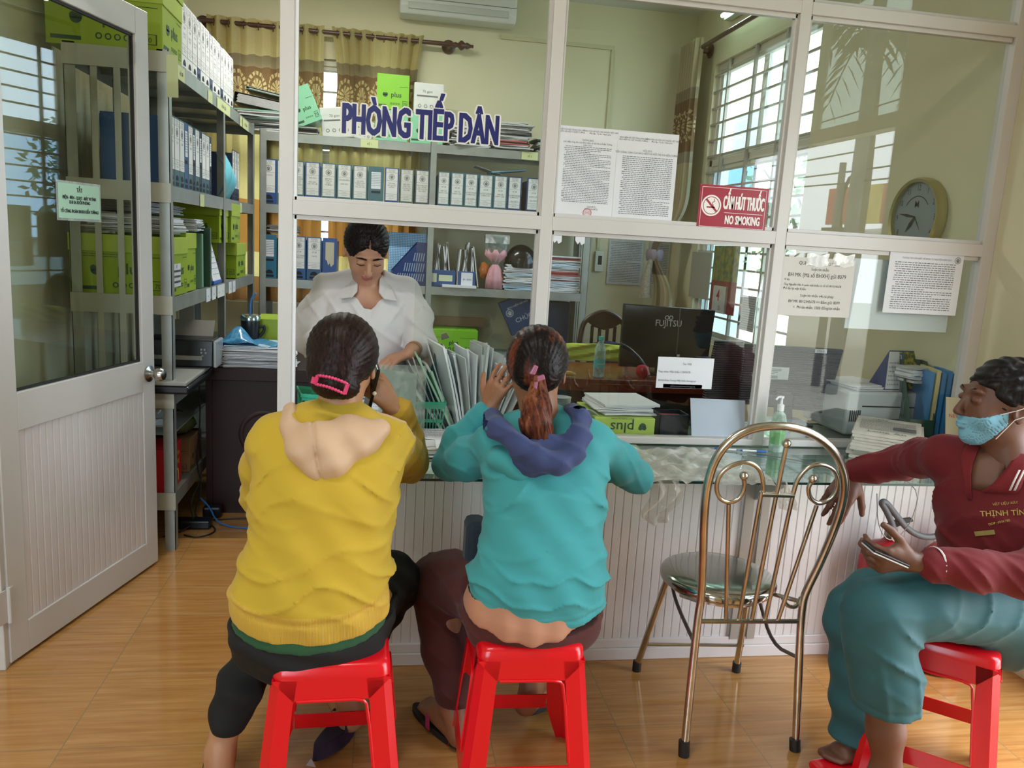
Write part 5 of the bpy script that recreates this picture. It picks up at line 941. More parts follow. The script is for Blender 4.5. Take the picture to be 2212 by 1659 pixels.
mb = MB(); mb.box(-.105, .005, -.0016, 0, .20, .255); lb_ = mb.build('label', M('label_silver', '#bdbfc2', .4), m2_); mb = MB().xf(FP(-.0022)); scribble(mb, -.10, -.03, .222, .25, 4, .4, 3)
for i in range(16): mrect(mb, -.10+i*.0035, -.0985+i*.0035, .204, .217)
mb.build('print', INK, lb_)
mb = MB(); mb.box(.115, .17, -.0016, 0, .325, .343); lb_ = mb.build('label', PAPER, m2_); mb = MB().xf(FP(-.0022)); mtext(mb, 'VT15-02', .013, .1425, .329, sx=.85); mb.build('print', INK, lb_)
m3_ = empty('monitor', (2.36, 1.18, zC), 'black ribbed monitor partly hidden behind the third partition post', 'monitor', 'monitors seen from behind', .10)
mb = MB(); mb.prism([(-.085, 0, .03), (.09, 0, .03), (.09, 0, .35), (-.045, 0, .35)], (0, .03, 0)); mb.build('back_cover', RBM, m3_, bevel=.005); mb = MB(); mb.box(-.06, .09, -.03, .08, 0, .012); mb.box(-.02, .03, .0, .03, .0, .05); mb.build('stand', M('matt_black', '#11151b', .35), m3_)
mc = empty('mesh_tray', (2.20, 1.45, .766), 'black desk organiser at the right end behind the wifi card', 'organiser'); mc.location = (2.62, 1.98, zD); mb = MB(); mb.box(-.06, .06, -.05, .05, 0, .13); mb.build('case', M('matt_black', '#11151b', .35), mc)
for i, (x, y, c) in enumerate(((2.50, 1.99, '#8e3a58'),)): mb = MB(); mb.box(x-.04, x+.04, y-.03, y+.03, zD, zD+.05); o = mb.build('note_box', M('plum_box', '#8e3a58', .5), bevel=.004); tag(o, 'plum coloured small box on the right end of the desk', 'box')
# printer with papers
pr = empty('printer', (3.0, 1.02, zC), 'pale grey laser printer with dark display by the right wall', 'printer'); PM = M('printer_plastic', '#b5b9bc', .4)
mb = MB(); mb.box(-.20, .18, -.13, .22, 0, .19); mb.build('body', PM, pr, bevel=.012)
mb = MB(); mb.box(-.06, .06, -.134, -.129, .035, .075); mb.build('display', M('printer_dark', '#3a3e42', .3), pr); mb = MB(); mb.box(-.13, .12, -.133, -.129, .125, .130); mb.build('slot', DARK, pr)
for i in range(6): mb = MB(); mb.box(-.184+i*.009, -.180+i*.009, -.133, -.129, .06, .11); mb.build('vent', DARK, pr)
stack('paper_stack', 'white sheets lying loosely on top of the printer', (2.93, 1.05, zC+.192), .24, .26, .018, 4, 'w', .2, .02, seed=61)
dc = empty('desk_calendar', (3.07, .99, zC+.195), 'tent calendar with yellow flower picture and number 03 on the printer', 'calendar', None, .12); 
mb = MB(); mb.prism([(-.09, -.05, 0), (-.09, .05, 0), (-.06, .0, .15)], (.18, 0, 0)) if False else mb.add([(-.09, -.055, 0), (.10, -.055, 0), (.085, 0, .165), (-.045, 0, .165), (-.09, .055, 0), (.10, .055, 0)], [(0, 1, 2, 3), (5, 4, 3, 2), (0, 3, 4), (1, 5, 2), (0, 4, 5, 1)]); mb.build('board', M('calendar_blue', '#2a3f73', .5), dc)
def tentq(x0, x1, y0, y1, lift=.0012):
    def pt(x, y): s = y/.165; return ((-.09+.045*s)+(x)*((.10-.015*s)-(-.09+.045*s)), -.055+.055*s-lift, y)
    return [pt(x0, y0), pt(x1, y0), pt(x1, y1), pt(x0, y1)]
mb = MB(); mb.add(tentq(.0, .40, .004, .16), [(0, 1, 2, 3)]); dp = mb.build('date_page', PAPER, dc); mb = MB()
for i in range(7):
    for j in range(6): mb.add(tentq(.05+i*.048, .07+i*.048, .02+j*.018, .026+j*.018, .002), [(0, 1, 2, 3)])
mb.build('print', INKG, dp)
fm = NT('yellow_flower_print'); fm.link(fm.mix(fm.ramp(fm.noise(fm.coord(), 55, 3), .45, .62), lin('#4d5d22'), lin('#b3a53a')), fm.b.inputs['Base Color']); mb = MB(); mb.add(tentq(.41, 1, .004, .16), [(0, 1, 2, 3)]); mb.build('picture', fm.m, dc)
mb = MB(); mb.add(tentq(.42, .56, .125, .155, .002), [(0, 1, 2, 3)]); nb = mb.build('month_badge', M('badge_blue', '#2b5f8f', .5), dc); mb = MB().xf(T((-.006, -.0165, .128)) @ Matrix.Rotation(-.32, 4, 'X') @ FP(0)); mtext(mb, '03', .026, .008, .002, off=.004); mb.build('print', PAPER, nb)
# green magazine file with bags of brochures
gf = slatted('dark green slotted magazine file full of blue brochures on the counter end', (3.06, .755, zC), -.30, '#1f4a44', .10); gf.scale = (1, 1, 1.05)
for i in range(5):
    mb = MB(); mb.box(-.008, .008, .03, .22, .01, .30+.01*(i % 2)); o = mb.build('brochure', M('brochure_blue', '#3a86c4', .4, var=.15) if i != 1 else M('brochure_cream', '#c9bd8e', .6)); o.location = (3.08+i*.022, .74-i*.006, zC); o.rotation_euler = (0, 0, -.28); tag(o, f'{"cream" if i == 1 else "blue"} brochure in the green magazine file, {ORD[i]} from the left', 'brochure', 'brochures in the green magazine file')
bk = empty('brochure', (3.06, .60, zC+.02), 'cream new year brochure leaning in front of the green file', 'brochure', None, -.25); mb = MB(); mb.add([(0, 0, 0), (.14, 0, 0), (.14, .06, .2), (0, .06, .2)], [(0, 1, 2, 3)]); mb.build('cover', M('cream_cover', '#b8b092', .6), bk, solid=.004); mb = MB().xf(Matrix(((1, 0, 0, .01), (0, .29, -.95, -.004), (0, .95, .29, 0), (0, 0, 0, 1)))); mtext(mb, 'XUÂN\nNEW YEAR', .02, .05, .15); mb.build('print', M('red_ink', '#b8352f', .6), bk)
stack('paper_stack', 'papers stuck upright behind the green file by the wall', (3.10, .90, zC+.24), .12, .1, .07, 5, 'wwg', .1, .01, seed=62)
# newspapers on the glass top
npr = empty('newspaper_stack', (2.80, .60, zC), 'pile of folded newspapers with red masthead lying askew on the glass top', 'newspapers', None, -.62)
rn = random.Random(3)
for i in range(9):
    mb = MB(); z = i*.0115; w2, d2 = .25*rn.uniform(.92, 1), .36*rn.uniform(.9, 1); ox, oy = rn.uniform(-.012, .012), rn.uniform(-.015, .015); r_ = .0055
    ring = lambda y: [(ox+w2/2, oy+y, z), (ox-w2/2+r_, oy+y, z)]+[(ox-w2/2+r_-r_*math.sin(a), oy+y, z+r_-r_*math.cos(a)) for a in (.5, 1.05, 1.57, 2.1, 2.6)]+[(ox-w2/2+r_, oy+y, z+2*r_), (ox+w2/2, oy+y, z+1.7*r_)]
    mb.loft([ring(-d2/2+d2*k/3) for k in range(4)]); s_ = mb.build('newspaper', M('newsprint', '#c2bfb4', .8, var=.1, vscale=30), npr)
    if i in (8,):
        mb = MB().xf(T((ox, oy, z+.0125))); scribble(mb, -w2*.42, w2*.42, -d2*.30, d2*.30, 22, .4, 7); mtext(mb, 'Long An', .04, 0, -d2*.42, off=.003); mtext(mb, 'ngày', .035, -.03, d2*.34); mrect(mb, .02, .1, -.06, .0); mb.build('print', INKG, s_); mb = MB().xf(T((ox-w2/2, oy+d2*.33, z+.002)) @ Rz(-H) @ FP(-.0008)); mrect(mb, -.05, .04, 0, .010); mb.build('masthead', M('masthead_red', '#b02a35', .6), s_)
    else:
        mb = MB().xf(T((ox-w2/2-.0005, oy, z)) @ Rz(-H) @ FP(-.0008)); scribble(mb, -d2*.4, d2*.4, .002, .009, 2, .5, i); mb.build('print', INKG, s_)
# hand sanitiser bottle
hs = empty('sanitiser_bottle', (2.375, .62, zC), 'clear pump bottle of hand sanitiser standing by the partition post', 'bottle'); hs.location = (2.345, .605, zC)
mb = MB(); mb.lathe([(.026, 0), (.028, .006), (.028, .12), (.022, .145), (.011, .155), (.011, .16)], 22); mb.build('body', plastic_film('pump_plastic', '#d4e6dc', .5, .06), hs, smooth=True); mb = MB(); mb.lathe([(.0282, .03), (.0285, .09)], 22, caps=False); mb.build('label', plastic_film('green_label', '#9fd39a', .8), hs)
mb = MB(); mb.lathe([(.0135, .158), (.0135, .18), (.006, .185), (.005, .205), (.009, .206), (.009, .214), (.001, .215)], 16); mb.tube([(0, 0, .21), (-.02, -.012, .212), (-.032, -.018, .202)], .004, 8); mb.build('pump', M('pump_white', '#dfe0e0', .35), hs, smooth=True)
# pens on a chain
def pen(label, a, b, col):
    e = empty('pen', a, label, 'pen', 'blue ballpoint pens at the counter'); a, b = Vector(a), Vector(b); d = b-a; mb = MB(); mb.tube([(0, 0, 0), d*.62], .004, 8); mb.build('barrel', M('pen_white', '#dfe2e6', .3), e, smooth=True); mb = MB(); mb.tube([d*.60, d], [.0052, .0046], 8); mb.build('cap', M('pen_blue', col, .3), e, smooth=True); mb = MB(); mb.tube([d*-.1, (0, 0, 0)], [.001, .0038], 8); mb.build('tip', M('pen_blue', col, .3), e, smooth=True)
pen('blue pen on the glass top at the foot of the post, tied to a chain', (2.195, .575, zC+.007), (2.285, .565, zC+.007), '#1f64ad'); pen('blue pen lying left of the tied pen near the rail', (2.175, .585, zC+.006), (2.095, .60, zC+.006), '#1f64ad')
mb = MB(); mb.tube([(2.21, .56, zC+.006), (2.30, .50, zC+.004), (2.42, .40, zC+.004), (2.50, .38, zC+.004), (2.58, .36, zC+.004), (2.66, .19, zC+.002), (2.65, .185, .6), (2.58, .183, .52), (2.52, .183, .58), (2.50, .184, .70)], .0016, 6, smooth=2); o = mb.build('pen_chain', M('chain_grey', '#7f7d78', .4, .6)); tag(o, 'thin chain and string from the pen over the glass top, hanging in a loop', 'chain')
# clear plastic bag over the edge
BAGM = plastic_film('crumpled_clear_bag', '#e6e2da', .16, .06)
def bagfn(u, v):
    x = 1.66+.46*u; y = .56-.42*v; e_ = .018*math.sin(u*9+v*4)+.014*math.sin(u*17-v*11)+.010*math.sin(v*23+u*5)+.006*math.sin(u*41+v*33)
    return (x+.02*math.sin(v*7+u*3), y, zC+.006+abs(e_)*.7*math.sin(math.pi*min(1, max(.06, u)))**.4)
mb = MB(); mb.grid(bagfn, 44, 30); mb.grid(lambda u, v: (1.68+.11*u+.02*math.sin(v*6)-.02*v*(u-.5), .175-.03*math.sin(v*3)+.012*math.sin(u*14+v*5), zC+.012-.13*v-.02*math.sin(u*math.pi)*v), 14, 14)
mb.grid(lambda u, v: (2.10+.07*u+.05*v, .18+.010*math.sin(u*13+v*6), zC+.012-.10*v), 10, 12)
o = mb.build('clear_plastic_bag', BAGM, smooth=True); tag(o, 'crumpled clear plastic bag lying on the glass top and drooping over its edge', 'plastic bag')
# phone case / paper under the glass near the middle
mb = MB(); mb.box(1.70, 1.80, .58, .64, zC+.001, zC+.006); o = mb.build('eraser_pad', M('green_pad', '#6c8a77', .4)); tag(o, 'flat green packet near the bottom rail of the partition', 'packet')
# folder basket crammed with documents
fbk_ = empty('file_basket', (1.16, .86, zC), 'dark open file tray holding a fan of clipped documents', 'file tray'); mb = MB()
for b4 in ((-.14, .14, -.09, -.086, 0, .10), (-.14, .14, .10, .104, 0, .16), (-.14, -.136, -.09, .1, 0, .13), (.136, .14, -.09, .1, 0, .13), (-.14, .14, -.09, .1, 0, .004)): mb.box(*b4)
mb.build('tray', M('navy_tray', '#1d3040', .35), fbk_); mb = MB(); mb.box(-.02, .12, -.093, -.09, .02, .075); mb.build('label', PAPER, fbk_)
rn = random.Random(9)
ORD2 = ORD+['seventeenth', 'eighteenth', 'nineteenth', 'twentieth', 'twenty-first', 'twenty-second', 'twenty-third', 'twenty-fourth', 'twenty-fifth', 'twenty-sixth', 'twenty-seventh', 'twenty-eighth', 'twenty-ninth', 'thirtieth', 'thirty-first', 'thirty-second', 'thirty-third', 'thirty-fourth']
ND = 34
for i in range(ND):
    f = i/(ND-1); bx = 1.075+.21*f; tl = -.60+1.0*f**.8+rn.uniform(-.05, .05); hh_ = rn.uniform(.28, .335)-(.06*f if f > .75 else 0)-(.03 if f < .15 else 0); y = .80+rn.uniform(-.01, .06); th = rn.uniform(.004, .009); c = rn.choice(['w', 'w', 'w', 'g', 'w', 'g', 'm' if f < .35 else 'w'])
    bw = rn.uniform(-.02, .02); ky = rn.uniform(-.02, .02); mb = MB(); mb.grid(lambda u, v: (bw*v*v+.006*math.sin(u*3+i)*v, (u-.5)*.15+ky*v, v*hh_+.012*u*((i % 3)-1)), 3, 6); o = mb.build('document', {'w': PAPER, 'g': PAPER2, 'm': M('mint_sheet', '#9fc2ab', .6)}[c], solid=th); o.location = (bx, y, zC+.018); o.rotation_euler = (rn.uniform(-.08, .08), tl, rn.uniform(-.05, .30))
    tag(o, f'bundle of papers fanned out in the dark file tray, {ORD2[i]} from the left', 'document', 'documents fanned in the file tray')
for i, (px, py) in enumerate(((962, 725), (952, 748))):
    p = at(px, py, Y=.80); mb = MB(); mb.prism([(-.016, 0, 0), (.016, 0, 0), (.010, 0, .022), (-.010, 0, .022)], (0, .012, 0)); o = mb.build('binder_clip', M('clip_olive' if i < 2 else 'clip_black', '#5c5a4c' if i < 2 else '#1a1a1c', .4), bevel=.001); o.location = p-Vector((0, .02, .01)); o.rotation_euler = (0, -.35, 0); tag(o, f'{"olive" if i < 2 else "black"} binder clip on the fanned documents, {["upper", "lower"][i]} of the two', 'binder clip', 'binder clips on the fanned documents')
# acrylic holder and green baskets
hd = empty('acrylic_holder', (.92, .60, zC), 'clear acrylic document holder with a white sheet between the two women', 'holder'); hd.location = (.925, .60, zC); mb = MB(); mb.box(-.085, .078, -.002, 0, .005, .285); mb.build('front_plate', plastic_film('acrylic', '#e4ebe6', .18, .05), hd); mb = MB(); mb.add([(-.08, .004, .02), (.045, .004, .02), (.045, .004, .255), (-.08, .004, .27)], [(0, 1, 2, 3)]); mb.build('sheet', M('holder_sheet', '#c5c8c8', .6), hd, solid=.0006); mb = MB(); mb.box(-.085, .078, 0, .06, 0, .005); mb.build('foot', plastic_film('acrylic', '#e4ebe6', .18, .05), hd)
GB_ = M('green_basket', '#3fb08e', .35)
def basket(label, x, y, w_, d_, h_):
    e = empty('plastic_basket', (x, y, zC), label, 'basket', 'green plastic baskets on the counter')
    rg = lambda z, s_: [(s_*a*w_/2, s_*b*d_/2, z) for a, b in ((-1, -1), (1, -1), (1, 1), (-1, 1))]
    mb = MB(); mb.loft([rg(h_-.012, 1.08), rg(h_, 1.10)], caps=False); mb.build('rim', GB_, e, solid=.006)
    for k in range(4):
        A, B = rg(0, .8)[k], rg(0, .8)[(k+1) % 4]; C_, D_ = rg(h_-.01, 1.05)[k], rg(h_-.01, 1.05)[(k+1) % 4]; A, B, C_, D_ = map(Vector, (A, B, C_, D_)); mb = MB(); n = 8
        for i in range(n+1): t0 = max(0, i/n-.018); t1 = min(1, i/n+.018); mb.add([A.lerp(B, t0), A.lerp(B, t1), C_.lerp(D_, t1), C_.lerp(D_, t0)], [(0, 1, 2, 3)])
        for z0 in (0, .45, .88): mb.add([A.lerp(C_, z0), B.lerp(D_, z0), B.lerp(D_, z0+.1), A.lerp(C_, z0+.1)], [(0, 1, 2, 3)])
        mb.build('side', GB_, e, solid=.002)
    mb = MB(); mb.box(-w_*.4, w_*.4, -d_*.4, d_*.4, 0, .003); mb.build('bottom', GB_, e); return e
basket('turquoise green slotted plastic basket right of the acrylic holder', 1.03, .72+.06, .10, .14, .135); b2_ = basket('green plastic basket half hidden left of the pink hair clip', .60, .83, .12, .14, .14); b2_.rotation_euler = (0, .1, .2)
mb = MB(); mb.lathe([(.022, 0), (.026, .06), (.026, .062)], 16); o = mb.build('measuring_cup', M('white_cup', '#cfcfc5', .4), smooth=True); o.location = (.565, .70+.04, zC); tag(o, 'small white cup on the counter left of the green basket', 'cup')
mb = MB(); mb.loft([[(-.02+.02*math.sin(q_)*(.3+.7*math.sin(math.pi*min(1, k/6+.1))), .01*math.cos(q_), .03*k) for q_ in [2*math.pi*j/12 for j in range(12)]] for k in range(8)]); o = mb.build('tape_dispenser', M('dark_teal_plastic', '#2c4048', .3), smooth=True); o.location = (1.045, .80, zC+.10); o.rotation_euler = (0, .1, 0); tag(o, 'dark teal spatula-like handle standing in the green basket', 'tool')
# books/forms on the glass top between the two women
stack('paper_stack', 'stack of printed forms on the glass top between the yellow and teal jackets', (1.0, .52, zC+.001), .22, .26, .045, 10, 'wwgwy', .15, .018, seed=71, group=None)
mb = MB(); mb.grid(lambda u, v: (.93+.16*u, .50+.15*v, zC+.048+.003*math.sin(u*6)), 6, 4); o = mb.build('paper_form', PAPER, solid=.0006); tag(o, 'printed form with dense lines on top of the form stack', 'form')
mb = MB().xf(T((.93, .50, zC+.0525))); scribble(mb, .01, .15, .01, .14, 9, .4, 2); pf = mb.build('print', INKG, o)
mb = MB(); mb.box(1.03, 1.17, .36, .46, zC+.05, zC+.056); o = mb.build('notebook', PAPER, bevel=.002); o2 = tag(o, 'thin white booklet lying askew by the teal sleeve', 'booklet')
mb = MB(); mb.box(.86, 1.10, .24, .38, .7325, .7335); o = mb.build('glass_sticker', plastic_film('pale_green_sheet', '#c8dcd2', .5)); tag(o, 'pale green plastic sheet under hand on the glass edge', 'plastic sheet')
mb = MB(); mb.tube([(1.33, .77, zC+.03), (1.345, .76, zC+.16)], .004, 8); o = mb.build('pen', M('pen_blue', '#1f64ad', .3), smooth=True); o.location = (.145, -.19, -.01); tag(o, 'blue pen held upright by the writing hand of the teal woman', 'pen')
o.location = (.19, -.22, -.0)
mb = MB(); mb.grid(lambda u, v: (1.46+.15*u, .50+.2*v, zC+.002+.004*math.sin(u*3)), 4, 4); o = mb.build('paper_form', PAPER, solid=.0006); tag(o, 'white form being filled in before the teal woman', 'form')
# ------------------------------------------------------------------ stools
def stool(label, cx, y0, rz=0., first=[None]):
    if first[0] is not None: o = dup(first[0], (cx, y0+.135, 0), (0, 0, rz)); tag(o, label, 'stool', 'red plastic stools'); return o
    e = empty('plastic_stool', (cx, y0+.135, 0), label, 'stool', 'red plastic stools', rz); first[0] = e; Hs = .46; top, bot = .134, .178
    def sq(s, z, rr=.03, n=5):
        out = []
        for qx, qy, a0 in ((1, 1, 0), (-1, 1, H), (-1, -1, 2*H), (1, -1, 3*H)):
            for i in range(n): a = a0+H*i/(n-1); out.append((qx*(s-rr)+rr*math.cos(a), qy*(s-rr)+rr*math.sin(a), z))
        return out
    mb = MB(); mb.loft([sq(top+.003, Hs-.035), sq(top+.001, Hs-.012), sq(top-.006, Hs-.003), sq(top-.014, Hs), sq(top-.03, Hs-.001)]); mb.build('seat', RED, e, smooth=50, bevel=0)
    mb = MB()
    for i in range(4):
        for j in range(4):
            x, y = -.072+i*.048, -.072+j*.048; 
            for k in range(4): a = k*H+.78; mring(mb, x+.034*math.cos(a+.0), y+.034*math.sin(a), .0235, .0245, 6, Hs+.0004, a+math.pi-.6, a+math.pi+.6)
    mb.build('seat_relief', M('red_relief', '#a50d18', .3), e)
    Z0 = Hs-.035
    def hw(z): return top+.003+(bot-top)*(Z0-z)/Z0
    for k in range(4):
        R_ = Rz(k*H)
        # side panel: outer trapezoid with a trapezoid window and a lower window
        def P(u, z, dy=0.): s = hw(z); return R_ @ Vector((u*s, -s-dy, z))
        mb = MB(); win = [(.60, Z0-.045), (.66, .155)]; zt1, zb1 = Z0-.05, .150; zt2 = .105
        def panel(polys):
            for ring in polys: mb.add([P(u, z) for u, z in ring]+[P(u, z, -.004) for u, z in ring], [tuple(range(len(ring))), tuple(range(2*len(ring)-1, len(ring)-1, -1))]+[(i, i+len(ring), (i+1) % len(ring)+len(ring), (i+1) % len(ring)) for i in range(len(ring))])
        c = .10
        panel([[(-1, Z0), (1, Z0), (.62+.0, zt1), (-.62, zt1)]]); leg = []
        mb.build('apron', RED, e)
        mb = MB(); panel([[(-.64, zb1), (.64, zb1), (.62, zt2), (-.62, zt2)]]); mb.build('cross_bar', RED, e)
        mb = MB(); mb.tube([P(-.56, zt1-.001, .0)]*1+[P(u, zt1, .001) for u in (-.5, 0, .5)]+[P(.58, zt1-.015, .001), P(.64, zb1+.01, .001)], .004, 6, smooth=1); mb.build('window_rim', RED, e, smooth=True)
    for k in range(4):
        R_ = Rz(k*H); mb = MB(); rings = []
        for z in (0, .105, .15, Z0-.06, Z0-.045, Z0):
            s = hw(z); wd = {0: .20, .105: .36, .15: .36}.get(z, .38 if z < Z0-.05 else (.40 if z < Z0 else 1.0)); wd = min(wd, .42); o_ = s*(1-wd)
            pr = [(-s, -s+0.0), (-o_, -s), (-o_, -s+.004), (-s+.0045, -s+.0045), (-s+.004, -o_), (-s, -o_)]; ch_ = .018
            pr = [(-s+ch_, -s), (-o_, -s), (-o_, -s+.004), (-s+ch_, -s+.005), (-s+.005, -s+ch_), (-s+.004, -o_), (-s, -o_), (-s, -s+ch_)]
            rings.append([R_ @ Vector((x, y, z)) for x, y in pr])
        mb.loft(rings); mb.build('leg', RED, e)
    return e
stool('red plastic stool under the woman in yellow', .750, -.405, .03)
stool('red plastic stool under the woman in teal', 1.247, -.348, -.03)
stool('red plastic stool under the man in the dark red shirt', 2.452, -.412, -.698)
# ------------------------------------------------------------------ steel chair
sch = empty('steel_chair', (1.93, .05, 0), 'rusty stainless steel chair with scrolled back standing empty before the counter', 'chair'); off = T((-1.93, -.05, 0))
def yb_(py): return -.155+.055*min(1, max(0, (1630-py)/340)) if py > 1290 else -.10-.12*(1290-py)/375
def cp(px, py): return at(px, py, Y=yb_(py))
def ctube(nm, pts, r, n=12, smooth=3, mat=STEEL): mb = MB().xf(off); mb.tube(pts, r, n, smooth=smooth); return mb.build(nm, mat, sch, smooth=True)
fr_pts = [(1478, 1625), (1492, 1480), (1508, 1330), (1515, 1295), (1519, 1200), (1521, 1110), (1530, 1030), (1556, 970), (1605, 930), (1674, 917), (1745, 929), (1797, 965), (1823, 1015), (1826, 1060), (1812, 1120), (1775, 1210), (1742, 1275), (1733, 1305), (1727, 1400), (1719, 1620)]
ctube('back_frame', [cp(*p) for p in fr_pts], .0122, 14, 2)
for a, b in (((1478, 1600), (1477, 1632)), ((1717, 1596), (1716, 1630))):
    A, B = cp(*a), cp(*b); mb = MB().xf(off); mb.tube([A, Vector((B.x, B.y, .0))], .0165, 14); mb.build('foot_cap', BLACK, sch, smooth=True)
for px0, py0, px1, py1 in ((1375, 1448, 1449, 1250), (1590, 1450, 1612, 1330)):
    f = at(px0, py0, Z=.0); t_ = at(px1, py1, Y=f.y-.09); t_.z = max(t_.z, .43); t_.z = .43
    mb = MB().xf(off); mb.tube([f+Vector((0, 0, .02)), t_], .0115, 12); mb.build('front_leg', STEEL, sch, smooth=True); mb = MB().xf(off); mb.tube([f, f+Vector((0, 0, .035))], .0155, 12); mb.build('foot_cap', BLACK, sch, smooth=True)
fl_, fr2 = at(1375, 1448, Z=0), at(1590, 1450, Z=0)
ctube('stretcher', [fl_+Vector((.02, -.02, .11)), fr2+Vector((.006, -.02, .11))], .006, 8, 0)
ctube('back_rail', [cp(1513, 1342), cp(1727, 1342)], .007, 8, 0)
ctube('brace', [cp(1505, 1400), fl_+Vector((.06, -.12, .33)), fl_+Vector((.05, -.1, .42))], .006, 8, 2, M('rusty_steel', '#5d5148', .45, .6, var=.3, vscale=30)); ctube('brace', [cp(1723, 1420), fr2+Vector((.0, -.22, .22)), fr2+Vector((-.01, -.12, .33))], .006, 8, 2, M('rusty_steel', '#5d5148', .45, .6))
ctube('seat_hook', [cp(1730, 1290), cp(1722, 1312), cp(1700, 1310), cp(1690, 1290)], .006, 8, 2)
for a, b in (((1574, 1088), (1568, 1336)), ((1645, 1062), (1596, 1338)), ((1677, 1068), (1624, 1338)), ((1714, 1064), (1653, 1338)), ((1764, 1092), (1681, 1338))): ctube('slat', [cp(*a), cp(*b)], .0062, 10, 0)
ctube('cross_plate', [cp(1644, 1068), cp(1714, 1070)], .008, 6, 0)
ctube('scroll', [cp(*p) for p in ((1650, 1062), (1648, 1035), (1640, 1010), (1615, 996), (1580, 1004), (1556, 1022), (1546, 1050), (1553, 1078), (1578, 1087), (1600, 1075), (1609, 1050), (1607, 1035))], .0065, 10, 2)
ctube('scroll', [cp(*p) for p in ((1714, 1064), (1722, 1035), (1745, 1008), (1775, 1001), (1805, 1015), (1812, 1045), (1800, 1075), (1772, 1090), (1750, 1078), (1745, 1055), (1752, 1042))], .0065, 10, 2)
ctube('spindle', [cp(1678, 1066), cp(1698, 965)], .0065, 10, 0)
for p in ((1607, 1028), (1756, 1034), (1699, 958)): c = cp(*p); mb = MB().xf(off); mb.sphere(c, .0125, 14, 10); mb.build('ball', STEEL, sch, smooth=True)
sc_ = at(1568, 1248, Z=.45); sc_ = Vector((1.928, .105, .462)); mb = MB().xf(off @ T(sc_)); mb.lathe([(.001, .004), (.12, .004), (.165, .0), (.178, -.006), (.183, -.016), (.18, -.03), (.172, -.036)], 44); mb.build('seat', M('seat_steel', '#b9b7b2', .12, 1., var=.05), sch, smooth=True)
mb = MB().xf(off @ T(sc_)); mb.lathe([(.14, -.036), (.155, -.036), (.155, -.05), (.14, -.05), (.14, -.036)], 32, caps=False); mb.build('seat_ring', STEEL, sch, smooth=True)
for s_ in (-1, 1): ctube('seat_arm', [sc_+Vector((s_*.15, -.08, -.042)), cp(1513 if s_ < 0 else 1731, 1300)], .007, 8, 0)
# ------------------------------------------------------------------ fire extinguishers
EXR = M('extinguisher_red', '#b3202e', .25, var=.1, vscale=5)
def exting(label, loc, hose, first=[None]):
    e = empty('fire_extinguisher', loc, label, 'fire extinguisher', 'fire extinguishers by the counter'); K = 1.12
    mb = MB(); mb.lathe([(.07, 0), (.092, .01), (.093, .41), (.086, .445), (.06, .475), (.03, .488), (.02, .50)], 30); mb.build('cylinder', EXR, e, smooth=True)
    mb = MB(); mb.lathe([(.0938, .07), (.0938, .33)], 30, caps=False); lb = mb.build('label', M('label_cream', '#cfc9bd', .5), e)
    mb = MB()
    for z0, z1, mt in ((.28, .295, 1),): mb.lathe([(.0942, z0), (.0942, z1)], 30, caps=False)
    mb.build('label_band', M('label_blue', '#3a6ba0', .5), lb)
    mb = MB(); mb.lathe([(.02, .495), (.022, .50), (.022, .525), (.016, .535)], 14); mb.xf(T((0, 0, .515)) @ Matrix.Rotation(H, 4, 'X')); mb.lathe([(.016, .0), (.018, .01), (.018, .03), (.001, .032)], 16); mb.build('valve', M('brass_grey', '#8f867a', .3, .8), e, smooth=True)
    mb = MB(); mb.prism([(-.02, -.008, .53), (.03, -.008, .55), (.075, -.008, .565), (.07, -.008, .575), (.02, -.008, .57), (-.02, -.008, .55)], (0, .016, 0)); mb.build('lever', BLACK, e)
    mb = MB(); mb.prism([(.01, -.007, .525), (.05, -.007, .50), (.06, -.007, .475), (.05, -.007, .475), (.04, -.007, .495), (.0, -.007, .51)], (0, .014, 0)); mb.build('carry_handle', BLACK, e)
    if hose: mb = MB(); mb.tube([Vector(p)-Vector(loc) for p in hose], .011, 12, smooth=3); mb.build('hose', M('hose_grey', '#57585a', .5), e, smooth=True); a, b = [Vector(p)-Vector(loc) for p in hose[-2:]]; mb = MB(); mb.tube([b-(b-a).normalized()*.0, b+(b-a).normalized()*.05], .014, 12); mb.build('nozzle', M('brass_grey', '#8f867a', .3, .8), e, smooth=True)
    return e
ex = at(1935, 1190, Y=.30)
exting('dusty red fire extinguisher with grey hose and cream label, left of two', (2.655, .295, 0), [tuple(at(x, y, Y=.255)) for x, y in ((1932, 1150), (1925, 1125), (1912, 1098), (1903, 1086), (1912, 1082), (1935, 1112), (1962, 1146), (2000, 1163), (2040, 1154))])
exting('dusty red fire extinguisher half hidden behind the man in red', (2.90, .29, -.0), None)
bpy.data.objects['fire_extinguisher.001'].scale = (1, 1, .985)
